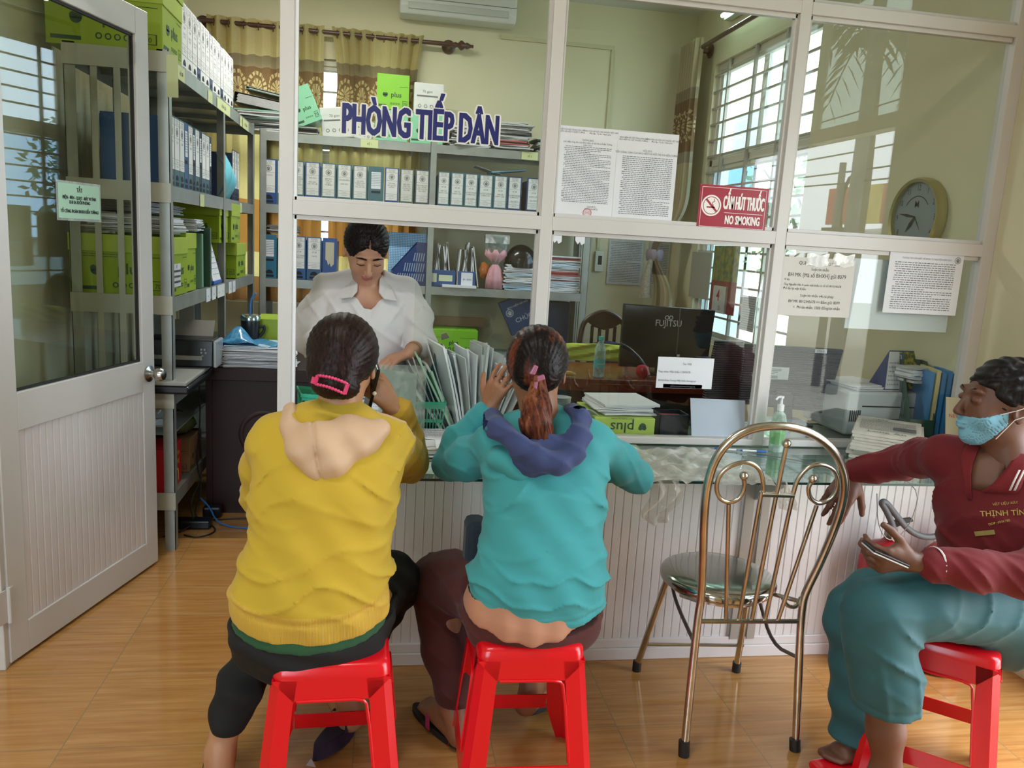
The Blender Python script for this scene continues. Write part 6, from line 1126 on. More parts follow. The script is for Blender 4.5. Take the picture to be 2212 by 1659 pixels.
# ------------------------------------------------------------------ smooth bodies: blended volumes turned into one continuous surface
class Field:
    def __init__(s, lo, hi, h):
        s.lo = np.array(lo, float); s.h = h; s.n = np.ceil((np.array(hi)-s.lo)/h).astype(int)+1; s.d = np.full(s.n, 9., np.float32)
        s.ax = [(s.lo[i]+h*np.arange(s.n[i])).astype(np.float32) for i in range(3)]
    def sub(s, lo, hi, m):
        a = np.clip(np.floor((np.array(lo)-m-s.lo)/s.h).astype(int), 0, s.n-1); b = np.clip(np.ceil((np.array(hi)+m-s.lo)/s.h).astype(int)+1, 1, s.n); b = np.maximum(b, a+1)
        sl = tuple(slice(a[i], b[i]) for i in range(3)); return sl, s.ax[0][sl[0]][:, None, None], s.ax[1][sl[1]][None, :, None], s.ax[2][sl[2]][None, None, :]
    def comb(s, sl, d, k, op='u'):
        o = s.d[sl]
        if op == 'u':
            if k > 0: h = np.clip(.5+.5*(d-o)/k, 0, 1); r = d+(o-d)*h-k*h*(1-h)
            else: r = np.minimum(o, d)
        else:   # subtract
            e = -d
            if k > 0: h = np.clip(.5-.5*(e-o)/k, 0, 1); r = e+(o-e)*h+k*h*(1-h)
            else: r = np.maximum(o, e)
        s.d[sl] = r
    def cap(s, a, b, ra, rb=None, k=.02, op='u'):
        rb = ra if rb is None else rb; a = np.array(a, np.float32); b = np.array(b, np.float32); R = max(ra, rb); sl, X, Y, Z = s.sub(np.minimum(a, b)-R, np.maximum(a, b)+R, k+.02)
        ba = b-a; L = float(ba@ba)+1e-9; t = np.clip(((X-a[0])*ba[0]+(Y-a[1])*ba[1]+(Z-a[2])*ba[2])/L, 0, 1)
        d = np.sqrt((X-a[0]-t*ba[0])**2+(Y-a[1]-t*ba[1])**2+(Z-a[2]-t*ba[2])**2)-(ra+t*(rb-ra)); s.comb(sl, d, k, op); return s
    def chain(s, pts, rs, k=.02):
        for i in range(len(pts)-1): s.cap(pts[i], pts[i+1], rs[i], rs[i+1], k)
        return s
    def ell(s, c, r, R=None, k=.02, op='u'):
        c = np.array(c, np.float32); r = np.array(r, np.float32); m = float(r.max()); sl, X, Y, Z = s.sub(c-m, c+m, k+.02); q = [X-c[0], Y-c[1], Z-c[2]]
        if R is not None: R = np.array(R, np.float32); q = [q[0]*R[0][i]+q[1]*R[1][i]+q[2]*R[2][i] for i in range(3)]
        k0 = np.sqrt((q[0]/r[0])**2+(q[1]/r[1])**2+(q[2]/r[2])**2); k1 = np.sqrt((q[0]/r[0]**2)**2+(q[1]/r[1]**2)**2+(q[2]/r[2]**2)**2)+1e-6
        s.comb(sl, k0*(k0-1)/k1, k, op); return s
    def ecap(s, a, b, ra, rb, xa=(1, 0, 0), k=.03, p=2.):
        """elliptical tapering capsule; ra, rb = (side radius, depth radius), xa = side direction"""
        a = np.array(a, float); b = np.array(b, float); t_ = (b-a)/np.linalg.norm(b-a); xa = np.array(xa, float); xa = xa-t_*(xa@t_); xa /= np.linalg.norm(xa); ya = np.cross(t_, xa)
        R = max(ra+rb); sl, X, Y, Z = s.sub(np.minimum(a, b)-R, np.maximum(a, b)+R, k+.02); q = [X-a[0], Y-a[1], Z-a[2]]; dot = lambda v: (q[0]*v[0]+q[1]*v[1]+q[2]*v[2]).astype(np.float32)
        L = np.linalg.norm(b-a); w_ = dot(t_); t = np.clip(w_/L, 0, 1); e = w_-t*L; rx = ra[0]+t*(rb[0]-ra[0]); ry = ra[1]+t*(rb[1]-ra[1]); u = dot(xa)/rx; v = dot(ya)/ry; m = np.minimum(rx, ry)
        g = (np.abs(u)**p+np.abs(v)**p+(np.abs(e)/m)**2)**(1/2.) if p == 2. else ((np.abs(u)**p+np.abs(v)**p)**(2/p)+(e/m)**2)**.5
        s.comb(sl, (g-1)*m, k); return s
    def merge(s, g, k):
        """blend another field of the same grid in; k may vary over the grid"""
        k = np.maximum(k*np.ones_like(s.d), 1e-4).astype(np.float32); o, d = s.d, g.d; h = np.clip(.5+.5*(d-o)/k, 0, 1); s.d = (d+(o-d)*h-k*h*(1-h)).astype(np.float32); return s
    def like(s): g = Field.__new__(Field); g.lo, g.h, g.n, g.ax = s.lo, s.h, s.n, s.ax; g.d = np.full(s.n, 9., np.float32); return g
    def grid(s): return s.ax[0][:, None, None], s.ax[1][None, :, None], s.ax[2][None, None, :]
    def cut(s, p, n, k=0.):
        X, Y, Z = s.ax[0][:, None, None], s.ax[1][None, :, None], s.ax[2][None, None, :]; n = np.array(n, float); n /= np.linalg.norm(n)
        d = ((X-p[0])*n[0]+(Y-p[1])*n[1]+(Z-p[2])*n[2]).astype(np.float32); s.d = np.maximum(s.d, d); return s
    def warp(s, fn):
        X, Y, Z = s.ax[0][:, None, None], s.ax[1][None, :, None], s.ax[2][None, None, :]; m = np.abs(s.d) < .06; f = fn(X, Y, Z)*np.ones_like(s.d); s.d = np.where(m, s.d+f, s.d).astype(np.float32); return s
    def mesh(s, name, mats, parent, org, pick=None, smooth_it=1):
        d = s.d; n = s.n; sg = d < 0; c = np.zeros(tuple(n-1), np.int8)
        for i in (0, 1):
            for j in (0, 1):
                for k in (0, 1): c += sg[i:n[0]-1+i, j:n[1]-1+j, k:n[2]-1+k]
        act = np.argwhere((c > 0) & (c < 8)); idx = np.full(tuple(n-1), -1, np.int32); idx[tuple(act.T)] = np.arange(len(act)); acc = np.zeros((len(act), 3)); cnt_ = np.zeros(len(act))
        cor = [(i, j, k) for i in (0, 1) for j in (0, 1) for k in (0, 1)]
        for p in cor:
            for a in range(3):
                if p[a]: continue
                q = list(p); q[a] = 1; v0 = d[act[:, 0]+p[0], act[:, 1]+p[1], act[:, 2]+p[2]]; v1 = d[act[:, 0]+q[0], act[:, 1]+q[1], act[:, 2]+q[2]]; m = (v0 < 0) != (v1 < 0); t = np.where(m, v0/np.where(m, v0-v1, 1), 0)
                pt = np.tile(np.array(p, float), (len(act), 1)); pt[:, a] += t; acc += pt*m[:, None]; cnt_ += m
        V = s.lo+(act+acc/cnt_[:, None])*s.h; F = []
        for a in range(3):
            b, e = (a+1) % 3, (a+2) % 3; sl0 = [slice(1, n[i]-1) for i in range(3)]; sl1 = list(sl0); sl0[a] = slice(0, n[a]-1); sl1[a] = slice(1, n[a]); s0, s1 = sg[tuple(sl0)], sg[tuple(sl1)]; E = np.argwhere(s0 != s1)
            if not len(E): continue
            flip = s0[tuple(E.T)]; off = np.array([1, 1, 1]); off[a] = 0; E = E+off
            def g(db, de): x = E.copy(); x[:, b] -= db; x[:, e] -= de; return idx[x[:, 0], x[:, 1], x[:, 2]]
            q = np.stack([g(1, 1), g(0, 1), g(0, 0), g(1, 0)], 1); q[~flip] = q[~flip][:, ::-1]; F.append(q)
        F = np.concatenate(F); F = F[(F >= 0).all(1)]
        for _ in range(smooth_it):
            S = np.zeros_like(V); C = np.zeros(len(V))
            for i in range(4):
                A, B = F[:, i], F[:, (i+1) % 4]
                for x, y in ((A, B), (B, A)): np.add.at(S, x, V[y]); np.add.at(C, x, 1)
            V = V*.45+.55*S/np.maximum(C, 1)[:, None]
        me = bpy.data.meshes.new(name); me.vertices.add(len(V)); me.vertices.foreach_set('co', (V-np.array(org)).astype(np.float32).ravel()); me.loops.add(4*len(F)); me.loops.foreach_set('vertex_index', F.astype(np.int32).ravel()); me.polygons.add(len(F)); me.polygons.foreach_set('loop_start', np.arange(0, 4*len(F), 4, dtype=np.int32)); me.polygons.foreach_set('loop_total', np.full(len(F), 4, np.int32)); me.polygons.foreach_set('use_smooth', [True]*len(F))
        for m_ in (mats if isinstance(mats, (list, tuple)) else [mats]): me.materials.append(m_)
        if pick is not None: cc = V[F].mean(1); me.polygons.foreach_set('material_index', pick(cc[:, 0], cc[:, 1], cc[:, 2]).astype(np.int32))
        me.update(); me.validate(); o = bpy.data.objects.new(name, me); COL.objects.link(o); o.parent = parent; return o
def rot(ax, up=(0, 0, 1)):
    """columns: x side, y forward, z up for a head or hand looking along ax"""
    f = Vector(ax).normalized(); u = Vector(up); u = (u-f*u.dot(f)).normalized(); r = f.cross(u); return np.array([[r[i], f[i], u[i]] for i in range(3)])
def skin(name, c, c2):
    t = NT(name); v = t.coord(); f = t.noise(v, 9, 4); t.link(t.mix(t.ramp(f, .35, .7), lin(c), lin(c2)), t.b.inputs['Base Color']); t.b.inputs['Roughness'].default_value = .5; t.b.inputs['Subsurface Weight'].default_value = .12; t.b.inputs['Subsurface Radius'].default_value = (.02, .008, .004); t.b.inputs['Subsurface Scale'].default_value = .4
    t.bump(t.noise(v, 180, 3), .12); return t.m
def cloth(name, c, var=.1, rib=False, sheen=.2, rough=.85):
    if name in MATS: return MATS[name]
    t = NT(name); v = t.coord(); f = t.noise(v, 5, 4); cc = lin(c); dk = tuple(x*(1-var) for x in cc[:3])+(1,); t.link(t.mix(t.ramp(f, .3, .7), dk, cc), t.b.inputs['Base Color']); t.b.inputs['Roughness'].default_value = rough; t.b.inputs['Sheen Weight'].default_value = sheen*.4
    if rib: s_ = t.node('ShaderNodeSeparateXYZ'); t.link(v, s_.inputs[0]); t.bump(t.math('SINE', t.math('MULTIPLY', s_.outputs[0], 1900.)), .35, .001)
    else: t.bump(t.noise(v, 420, 2), .25, .001)
    MATS[name] = t.m; return t.m
def hairmat(name, c1, c2, c3=None, freq=70, zone=None):
    t = NT(name); v = t.coord(kind='Object', sc3=(1, 1, .12)); f = t.noise(v, freq*2.2, 5, .7); g = t.noise(v, 16, 3); col = t.mix(t.ramp(f, .35, .68), lin(c1), lin(c2))
    if c3: col = t.mix(t.math('MULTIPLY', t.ramp(g, .52, .60), t.ramp(f, .3, .55)), col, lin(c3))
    t.link(col, t.b.inputs['Base Color']); t.b.inputs['Roughness'].default_value = .36; t.b.inputs['Specular IOR Level'].default_value = .14; t.bump(f, .45, .002); return t.m
def headf(F, c, R, s=1., neck=None, lids=True, k=.012):
    """skull, face, ears; R columns side/forward/up"""
    P = lambda x, y, z: np.array(c)+s*(R @ np.array([x, y, z])); E = lambda p, r, k_=k, op='u': F.ell(P(*p), np.array(r)*s, R, k_, op)
    E((0, -.016, .030), (.073, .092, .088)); E((0, .022, -.022), (.060, .068, .078), .03); E((0, .058, -.082), (.026, .022, .020), .03)
    for q in (-1, 1):
        E((q*.040, .055, -.025), (.022, .022, .024), .02); E((q*.026, .080, .040), (.024, .012, .009), .014); E((q*.0315, .094, .018), (.016, .012, .011), .01, 's'); E((q*.031, .079, .016), (.0155, .0125, .0105), .004)
        E((q*.0775, -.012, -.002), (.0075, .018, .030), .008); E((q*.0835, -.008, .002), (.006, .010, .018), .004, 's'); F.cap(P(q*.009, .100, -.026), P(q*.011, .096, -.027), .0065*s, .006*s, .006)
    F.cap(P(0, .084, .030), P(0, .107, -.020), .007*s, .0105*s, .010); E((0, .089, -.048), (.021, .0075, .0050), .006); E((0, .087, -.0575), (.018, .0085, .0058), .005); E((0, .098, -.0525), (.022, .004, .0014), .003, 's')
    if neck is not None: F.ecap(P(0, -.022, -.045), neck, (.052*s, .054*s), (.060*s, .060*s), R[:, 0], .03)
def handf(F, wrist, fwd, nrm, side=1, curl=(.5, .5, .55, .6), spread=.10, thumb=(.9, .5, .3), s=1., tcurl=.35, k=.007):
    """hand rooted at wrist: fwd along the palm, nrm out of the palm side, side=+1 when the thumb lies along +x of (fwd x nrm)"""
    f = Vector(fwd).normalized(); n = Vector(nrm); n = (n-f*n.dot(f)).normalized(); x = f.cross(n)*side; w_ = Vector(wrist); P = lambda a, b, c: w_+(x*a+f*b+n*c)*s
    F.ecap(P(0, .012, 0), P(.002, .075, .002), (.026*s, .017*s), (.039*s, .0135*s), tuple(x), .012); F.cap(P(.018, .02, .008), P(.030, .055, .008), .016*s, .013*s, .012)
    for i, (off, ln, r) in enumerate(((.030, .072, .0084), (.0105, .080, .0088), (-.0095, .074, .0083), (-.028, .058, .0074))):
        b = P(off, .082-.006*abs(i-1), 0); a = (1.2-i)*spread; d = (f*math.cos(a)+x*math.sin(a)).normalized(); ang = 0; pts = [P(off*.8, .05, -.002), b]; q = b
        for j, fr in enumerate((.45, .31, .24)): ang += curl[i]*(.9 if j == 0 else 1.1); q = q+(d*math.cos(ang)+n*math.sin(ang))*ln*fr*s; pts.append(q)
        F.chain([tuple(v) for v in pts], [r*1.1*s, r*1.08*s, r*.98*s, r*.9*s, r*.78*s], .0045)
    t0 = P(.026, .022, .006); d = (x*thumb[0]+f*thumb[1]+n*thumb[2]).normalized(); t1 = t0+d*.038*s; d2 = (d+f*tcurl+n*tcurl*.6).normalized(); t2 = t1+d2*.032*s; t3 = t2+(d2+f*tcurl).normalized()*.024*s; F.chain([tuple(t0), tuple(t1), tuple(t2), tuple(t3)], [.014*s, .0105*s, .0098*s, .0082*s], .006)
def footf(F, ankle, toe, s=1., roll=0.):
    a = Vector(ankle); t = Vector(toe); d = t-Vector((a.x, a.y, t.z)); L = d.length; d.normalize(); sd = Vector((d.y, -d.x, 0)); h = Vector((a.x, a.y, t.z))-d*.035*s; h.z = a.z-.075*s+.0
    F.cap(tuple(a), tuple(h+Vector((0, 0, .012))), .036*s, .033*s, .02); F.ecap(tuple(h+Vector((0, 0, .008))), tuple(t-d*.06*s+Vector((0, 0, .018*s))), (.032*s, .030*s), (.042*s, .020*s), tuple(sd), .02)
    F.cap(tuple(a+d*.02), tuple(t-d*.07*s+Vector((0, 0, .024*s))), .030*s, .024*s, .02)
    for i, (o, r, l) in enumerate(((.026, .0125, .0), (.009, .0095, .004), (-.005, .0088, -.002), (-.018, .0082, -.010), (-.030, .0078, -.02))): b = t-d*.055*s+sd*o*s+Vector((0, 0, .014*s)); F.cap(tuple(b), tuple(b+d*(.046+l)*s-Vector((0, 0, .004))), r*1.15*s, r*s, .006)

def ridge(a, p=3.): return (1-np.abs(np.sin(a)))**p          # sharp fold lines
from mathutils.bvhtree import BVHTree
def onmesh(o, px, py, lift=.002):
    """the point of a garment seen at a pixel, lifted a little off its surface"""
    d = CF*FPX+CR*(px-1106)-CU*(py-829.5); b = BVHTree.FromPolygons([v.co for v in o.data.vertices], [p.vertices for p in o.data.polygons]); off = Vector(o.parent.location)
    h = b.ray_cast(Vector(CAM)-off, Vector(d).normalized()); return (h[0]+off+h[1].normalized()*lift*(1 if h[1].dot(Vector(d)) < 0 else -1)) if h[0] is not None else None
def person(label, loc): return empty('person', loc, label, 'person')
sin, cos, exp = np.sin, np.cos, np.exp
def G(v, c, w_): return np.exp(-((v-c)/w_)**2)
# ================================================================== woman in yellow
o1 = (.745, -.27, .0); p1 = person('woman seen from behind in a yellow hooded jacket, phone at her ear, on a stool', o1)
S1 = skin('skin_warm', '#b98a68', '#a87655')
elbL, wrL = (.545, -.04, .750), (.66, .24, .775); elbR, wrR = (.935, .13, .800), (.895, .05, .930)
F = Field((.38, -.50, -.01), (1.06, .40, 1.28), .0052)
Rh = rot((.10, 1, -.25)); hc = (.750, -.085, 1.115)
headf(F, hc, Rh, 1., (.742, -.13, .95))
F.ecap((.71, -.25, .55), (.72, -.18, .86), (.13, .09), (.13, .08), k=.03); F.cap((.60, -.14, .92), (.87, -.12, .92), .045, .045, .04)
for pts, rs in (([(.59, -.14, .92), elbL, wrL], [.04, .034, .025]), ([(.88, -.12, .92), elbR, wrR], [.04, .034, .025])): F.chain(pts, rs, .02)
F.chain([wrL, (.69, .27, .765)], [.025, .022]); handf(F, (.675, .255, .765), (.6, .8, -.05), (0, 0, -1), -1, (.15, .15, .2, .25))
hw_ = Vector(at(850, 884, Y=.01)); F.cap(wrR, tuple(hw_), .026, .024, .015); handf(F, tuple(hw_), (-.62, -.12, .75), (-.5, .75, -.35), -1, (.75, .8, .8, .8), .03, (.6, .4, .5), .98)
for pts, rs in (([(.63, -.24, .50), (.60, .03, .46), (.475, -.175, .19), (.462, -.20, .10)], [.08, .058, .04, .034]), ([(.80, -.24, .50), (.90, .06, .47), (.80, .03, .2), (.775, .03, .12)], [.08, .055, .038, .032])): F.chain(pts, rs, .02)
footf(F, (.462, -.20, .105), (.425, -.05, .025)); footf(F, (.775, .03, .125), (.72, .16, .055))
F.mesh('body', S1, p1, o1)
# jacket
YEL = cloth('yellow_jersey', '#bd9c26', .10); YELR = cloth('yellow_rib', '#c79f36', .05, rib=True); BEI = cloth('beige_lining', '#c5a282', .06, sheen=.1, rough=.6)
F = Field((.42, -.50, .42), (1.04, .34, 1.05), .0052)
st = [((.690, -.265, .515), .187, .138), ((.692, -.268, .575), .180, .140), ((.705, -.258, .640), .163, .128), ((.712, -.25, .70), .158, .122), ((.716, -.222, .80), .166, .125), ((.722, -.185, .88), .172, .118), ((.730, -.15, .935), .150, .092), ((.742, -.125, .985), .075, .068)]
for a, b in zip(st, st[1:]): F.ecap(a[0], b[0], a[1:], b[1:], k=.035, p=2.3)
shL_, shR_ = (.590, -.15, .925), (.868, -.13, .925)
A_ = F.like(); A_.chain([(.66, -.14, .945), shL_, (.548, -.09, .84), elbL, (.60, .10, .757), (.645, .205, .775)], [.06, .060, .052, .050, .044, .036], .03); A_.chain([(.80, -.13, .95), shR_, (.915, .0, .86), elbR, (.918, .085, .885), tuple(at(860, 893, Y=.03))], [.06, .060, .054, .052, .048, .044], .03); X_, Y_, Z_ = F.grid(); F.merge(A_, .006+.04*np.clip((Z_-.86)/.07, 0, 1))
def yfold(X, Y, Z):
    f = -.010*ridge((Z+.30*abs(X-.715)+.02*sin(X*23))*44)*G(Z, .63, .06)-.006*ridge((Z-.25*(X-.7)+.015*sin(X*31))*30+1)*G(Z, .72, .07)
    f = f-.009*ridge((Z-.75*(X-.56)+.01*sin(X*60))*40)*G(X, .60, .06)*G(Z, .87, .07)-.009*ridge((Z+.75*(X-.86))*40+1)*G(X, .84, .06)*G(Z, .86, .07)-.005*ridge((Z+.35*(X-.72))*26+.6)*G(Z, .80, .06)
    f = f-.007*ridge(Z*42+X*30)*G(X, .53, .05)*G(Z, .77, .07)-.007*ridge(X*50-Z*40)*G(X, .92, .05)
    f = f-.005*G(Z, .565+.25*(X-.69)**2*4, .006)*-1
    return f+.002*sin(X*55+Z*41+Y*30)
F.warp(yfold); F.d += 0.
hemz = lambda x: .508+.85*(x-.69)**2
X_, Y_, Z_ = F.ax[0][:, None, None], F.ax[1][None, :, None], F.ax[2][None, None, :]
F.d = np.maximum(F.d, np.where(Z_ < .62, (hemz(X_)-Z_), -9.).astype(np.float32)*np.ones_like(F.d))
F.cut((.893, .045, .93), (-.3, -.5, .85)) if False else None
def ypick(x, y, z):
    band = (z < hemz(x)+.075) & (z < .66); cuff = (x > .86) & (y > -.01) & (z > .895) & (z+.4*(y-.05) > .90); seam = (np.abs(y-(-.135+.04*(z-.9))) < .011) & (z > .90) & (np.abs(x-.73) > .11); arm = (np.abs((x-.72)) > .185) & (np.abs(y-(-.060-(z-.74)*.30)) < .007) & (z > .72) & (x < .53) & (y < -.0)
    return np.where(seam | arm, 2, np.where(band | cuff, 1, 0))
F.mesh('jacket', [YEL, YELR, BEI], p1, o1, ypick)
# hood hanging on the back
F = Field((.56, -.40, .84), (.92, .02, 1.08), .0045)
F.ell((.735, -.225, .968), (.116, .085, .055), k=.0); F.ell((.705, -.265, .940), (.075, .060, .060), k=.035); F.ell((.728, -.300, .915), (.040, .035, .040), k=.045); F.cap((.780, -.26, .955), (.842, -.22, .985), .045, .026, .035); F.cap((.645, -.22, .985), (.632, -.15, 1.015), .034, .022, .03)
F.ell((.735, -.145, 1.03), (.092, .085, .065), k=.015, op='s'); F.ell((.692, -.215, 1.035), (.058, .060, .040), k=.012, op='s')
F.warp(lambda X, Y, Z: .0035*sin(X*70+Z*50)+.004*sin((X-.7)*40-(Z-.95)*60)*G(Z, .95, .05)+.006*G(X+(Z-.95)*.2, .703, .004))
F.mesh('hood', [BEI, YEL], p1, o1, lambda x, y, z: np.where((((x-.735)/.096)**2+((y+.145)/.089)**2+((z-1.03)/.069)**2 < 1.04) | (((x-.692)/.062)**2+((y+.215)/.064)**2+((z-1.035)/.044)**2 < 1.03), 1, 0))
F = Field((.62, -.26, .90), (.87, -.02, 1.05), .0045); F.ell((.742, -.135, .975), (.095, .072, .045), k=0); F.ell((.745, -.125, 1.02), (.056, .06, .05), k=.01, op='s'); F.warp(lambda X, Y, Z: .005*sin(X*80+Y*60+Z*30)); F.mesh('collar', YEL, p1, o1)
# green hem, black trousers
F = Field((.48, -.44, .43), (.91, -.05, .56), .0052); F.ecap((.692, -.264, .50), (.692, -.264, .55), (.190, .146), (.178, .135), k=.01, p=2.3); F.d = np.maximum(F.d, ((.487+.75*(F.ax[0]-.69)**2)[:, None, None]-F.ax[2][None, None, :]).astype(np.float32)*np.ones_like(F.d)); F.mesh('undershirt', cloth('green_cloth', '#1f4d2c', .1), p1, o1)
F = Field((.38, -.45, .12), (1.02, .16, .58), .0055); F.ecap((.69, -.265, .488), (.69, -.262, .54), (.194, .146), (.175, .128), k=.03, p=2.3)
F.chain([(.80, -.22, .505), (.885, .02, .485), (.905, .065, .455), (.82, .05, .25), (.79, .04, .165)], [.095, .075, .070, .052, .046], .035); F.chain([(.61, -.22, .49), (.59, .0, .47), (.585, .02, .42), (.50, -.14, .25), (.478, -.185, .185)], [.09, .075, .066, .055, .05], .035)
F.warp(lambda X, Y, Z: .003*sin(Z*80+X*30)+.003*sin(Y*60+Z*40)); X_, Y_, Z_ = F.grid(); F.d = np.maximum(F.d, np.where((Y_ < -.16)*(Z_ > .40), Z_-(.492+.75*(X_-.69)**2), -9.).astype(np.float32)); F.cut((.478, -.187, .165), (0, 0, -1)); F.mesh('trousers', cloth('black_knit', '#0c0b0b', .2, sheen=0), p1, o1)
# hair, bun, clip, earring, phone, sandals
HY = hairmat('dark_brown_hair', '#100c0c', '#33201d')
F = Field((.62, -.26, .98), (.88, .06, 1.27), .0038); P = lambda x, y, z: np.array(hc)+Rh @ np.array([x, y, z])
F.ell(P(0, -.026, .040), (.091, .104, .098), Rh, 0); F.ell(P(-.012, -.082, -.022), (.066, .050, .052), Rh, .03); F.ell(P(-.008, -.095, -.052), (.052, .038, .036), Rh, .02); F.ell(P(.022, -.088, -.058), (.034, .03, .028), Rh, .012)
F.ell(P(0, .085, -.03), (.085, .075, .095), Rh, .01, 's'); F.ell(P(.095, .012, -.03), (.03, .035, .05), Rh, .008, 's'); F.ell(P(-.095, .012, -.04), (.03, .035, .05), Rh, .008, 's')
def strands(c, q, n, amp): return lambda X, Y, Z: amp*sin(n*np.arctan2(X-c[0], Z-c[2])+9*sin((Z-c[2])*20)*.4)+amp*.6*sin(n*2.3*np.arctan2(X-c[0], Z-c[2]+.02*Y))
F.warp(strands(P(-.01, -.1, -.02), None, 46, .0011)); F.mesh('hair', HY, p1, o1)
def bar(mb, pts, r, n=8): mb.tube(pts, r, n)
PINK = M('pink_plastic', '#cf3a6c', .3); mb = MB().xf(T((-o1[0], -o1[1], -o1[2])))
cl0, cl1, cl2, cl3 = [Vector(at(x, y, Y=-.245)) for x, y in ((686, 811), (751, 829), (744, 851), (681, 830))]
bow = lambda a, b, n, h: [a.lerp(b, i/n)+Vector((0, -h*math.sin(math.pi*i/n), .006*math.sin(math.pi*i/n))) for i in range(n+1)]
for a, b in ((cl0, cl1), (cl3, cl2)):
    pts = bow(a, b, 10, .012); mb.tube(pts, .0028, 8); [mb.sphere(p, .0042, 8, 6) for p in pts[1:-1]]
mb.tube([cl1, cl2], .0055, 8); mb.tube([cl0, cl3], .0045, 8); mb.tube([cl0.lerp(cl3, .2)+Vector((-.006, 0, 0)), cl0.lerp(cl3, .9)+Vector((-.006, 0, 0))], .006, 8); hcp = mb.build('hair_clip', PINK, p1, smooth=True)
er = at(809, 850, Y=-.09); mb = MB(); mb.sphere(Vector(er)-Vector(o1), .0055, 10, 8); mb.build('earring', M('pearl', '#d9cfc0', .2), p1, smooth=True)
ph = empty('mobile_phone', (.822, .0, 1.045), 'black mobile phone held to the ear of the woman in yellow', 'phone'); mb = MB(); mb.box(-.005, .005, -.033, .033, -.07, .07); mb.build('body', M('phone_black', '#0e0f12', .2), ph, bevel=.003); ph.rotation_euler = (.25, .15, .2)
SOLE = M('dark_sole', '#26221f', .7)
def sandal(parent, org, heel, toe, col, w_=.042, strap=True, tilt=0., name='sandal', thick=.018):
    h = Vector(heel); t = Vector(toe); d = (t-h); L = d.length; d.normalize(); sd = Vector((d.y, -d.x, 0)).normalized(); up = sd.cross(d)*1.; up = up if up.z > 0 else -up; mb = MB().xf(T((-org[0], -org[1], -org[2]))); ring = []
    for i in range(24):
        a = 2*math.pi*i/24; x = (.5+.53*math.cos(a))*L; q = w_*math.sin(a)*(.80+.22*math.cos(a-.5)) ; ring.append(h+d*x+sd*q)
    mb.loft([[p-up*thick for p in ring], [p for p in ring]]); s_ = mb.build(name, SOLE, parent, bevel=.002)
    if strap:
        for k0, k1 in ((.80, .48),):
            for q in (-1, 1):
                a = h+d*L*k0; b = h+d*L*k1+sd*q*w_*.98; m = a.lerp(b, .55)+up*.042; mb = MB().xf(T((-org[0], -org[1], -org[2]))); pts = [a, a.lerp(m, .6)+up*.012, m, b.lerp(m, .35)+up*.012, b]; mb.loft([[p+d*.012, p+up*.003, p-d*.012, p-up*.002] for p in pts]); st_ = mb.build('strap', M('strap_'+col, col, .5), parent, smooth=True)
    return s_
sandal(p1, o1, (.468, -.245, .036), (.425, -.035, .016), '#1b1b1d')
# purple wedge slipper lying under the stool
sl = empty('slipper', (.735, -.06, 0), 'dark purple thick-soled slipper with pale triangle print under the yellow woman', 'slipper'); h_, t_ = Vector((.700, -.12, .062)), Vector((.79, .07, .03)); sandal(sl, (.735, -.06, 0), h_, t_, '#3a2550', .04, True, 0, 'sole', .045); 
sl_s = kids(sl)[0]
for c_ in kids(sl):
    if c_.name.startswith('sole'): c_.data.materials[0] = M('dark_purple_foam', '#241a3c', .6)
mb = MB().xf(T((-.06, -.085, .018)) @ Rz(-.35) @ FP(0)); mb.add([(0, 0, 0), (.03, 0, 0), (.015, .024, 0)], [(0, 1, 2)]); mb.build('print', M('pale_print', '#b9b6c4', .5), sl)
# ================================================================== woman in teal
o2 = (1.262, -.21, 0.); p2 = person('woman seen from behind in a teal jacket with navy hood, one hand at her head', o2)
S2 = skin('skin_brown', '#99684a', '#85573c'); eL, wL = (1.062, .17, .790), (1.120, .12, .935); eR, wR = (1.625, .10, .775), (1.44, .38, .785)
F = Field((.92, -.42, -.01), (1.76, .56, 1.27), .0052); Rh = rot((.12, 1, -.28)); hc2 = (1.270, -.02, 1.105)
headf(F, hc2, Rh, .97, (1.292, -.065, .93)); F.ecap((1.27, -.20, .55), (1.29, -.12, .84), (.12, .085), (.12, .075), k=.03); F.cap((1.17, -.05, .90), (1.43, -.05, .90), .04, .04, .04)
F.chain([(1.16, -.05, .9), eL, (1.085, .15, .87)], [.038, .032, .026], .02); wL = (1.085, .15, .87); F.chain([(1.45, -.05, .9), eR, wR], [.038, .032, .024], .02)
hw2 = Vector(at(1056, 884, Y=.095)); handf(F, tuple(hw2), (.30, -.14, 1), (.70, .65, .1), 1, (.30, .28, .30, .32), .16, (.9, .5, .35), .94)
F.cap(wL, tuple(hw2), .026, .024, .015)
handf(F, wR, (-.35, .6, -.1), (-.2, -.1, -1), -1, (.5, .6, .65, .7), .03)
F.chain([(1.20, -.18, .50), (1.05, .06, .45), (1.085, -.035, .16), (1.088, -.05, .10)], [.066, .044, .034, .030], .015); F.chain([(1.35, -.18, .50), (1.39, .18, .46), (1.335, .05, .17), (1.330, .03, .125)], [.08, .055, .036, .032], .02)
footf(F, (1.088, -.048, .105), (1.005, .115, .030), .95); footf(F, (1.330, .03, .145), (1.435, .155, .045), .95)
F.mesh('body', S2, p2, o2)
TEA = cloth('teal_jersey', '#3a9499', .10); TEAR = cloth('teal_rib', '#3d999e', .05)
F = Field((.95, -.42, .42), (1.74, .48, 1.02), .0052)
st = [((1.272, -.205, .505), .177, .130), ((1.272, -.208, .56), .172, .132), ((1.280, -.20, .61), .158, .120), ((1.286, -.185, .67), .150, .114), ((1.290, -.15, .77), .153, .116), ((1.297, -.10, .86), .160, .108), ((1.305, -.055, .92), .150, .085), ((1.310, -.035, .955), .09, .07)]
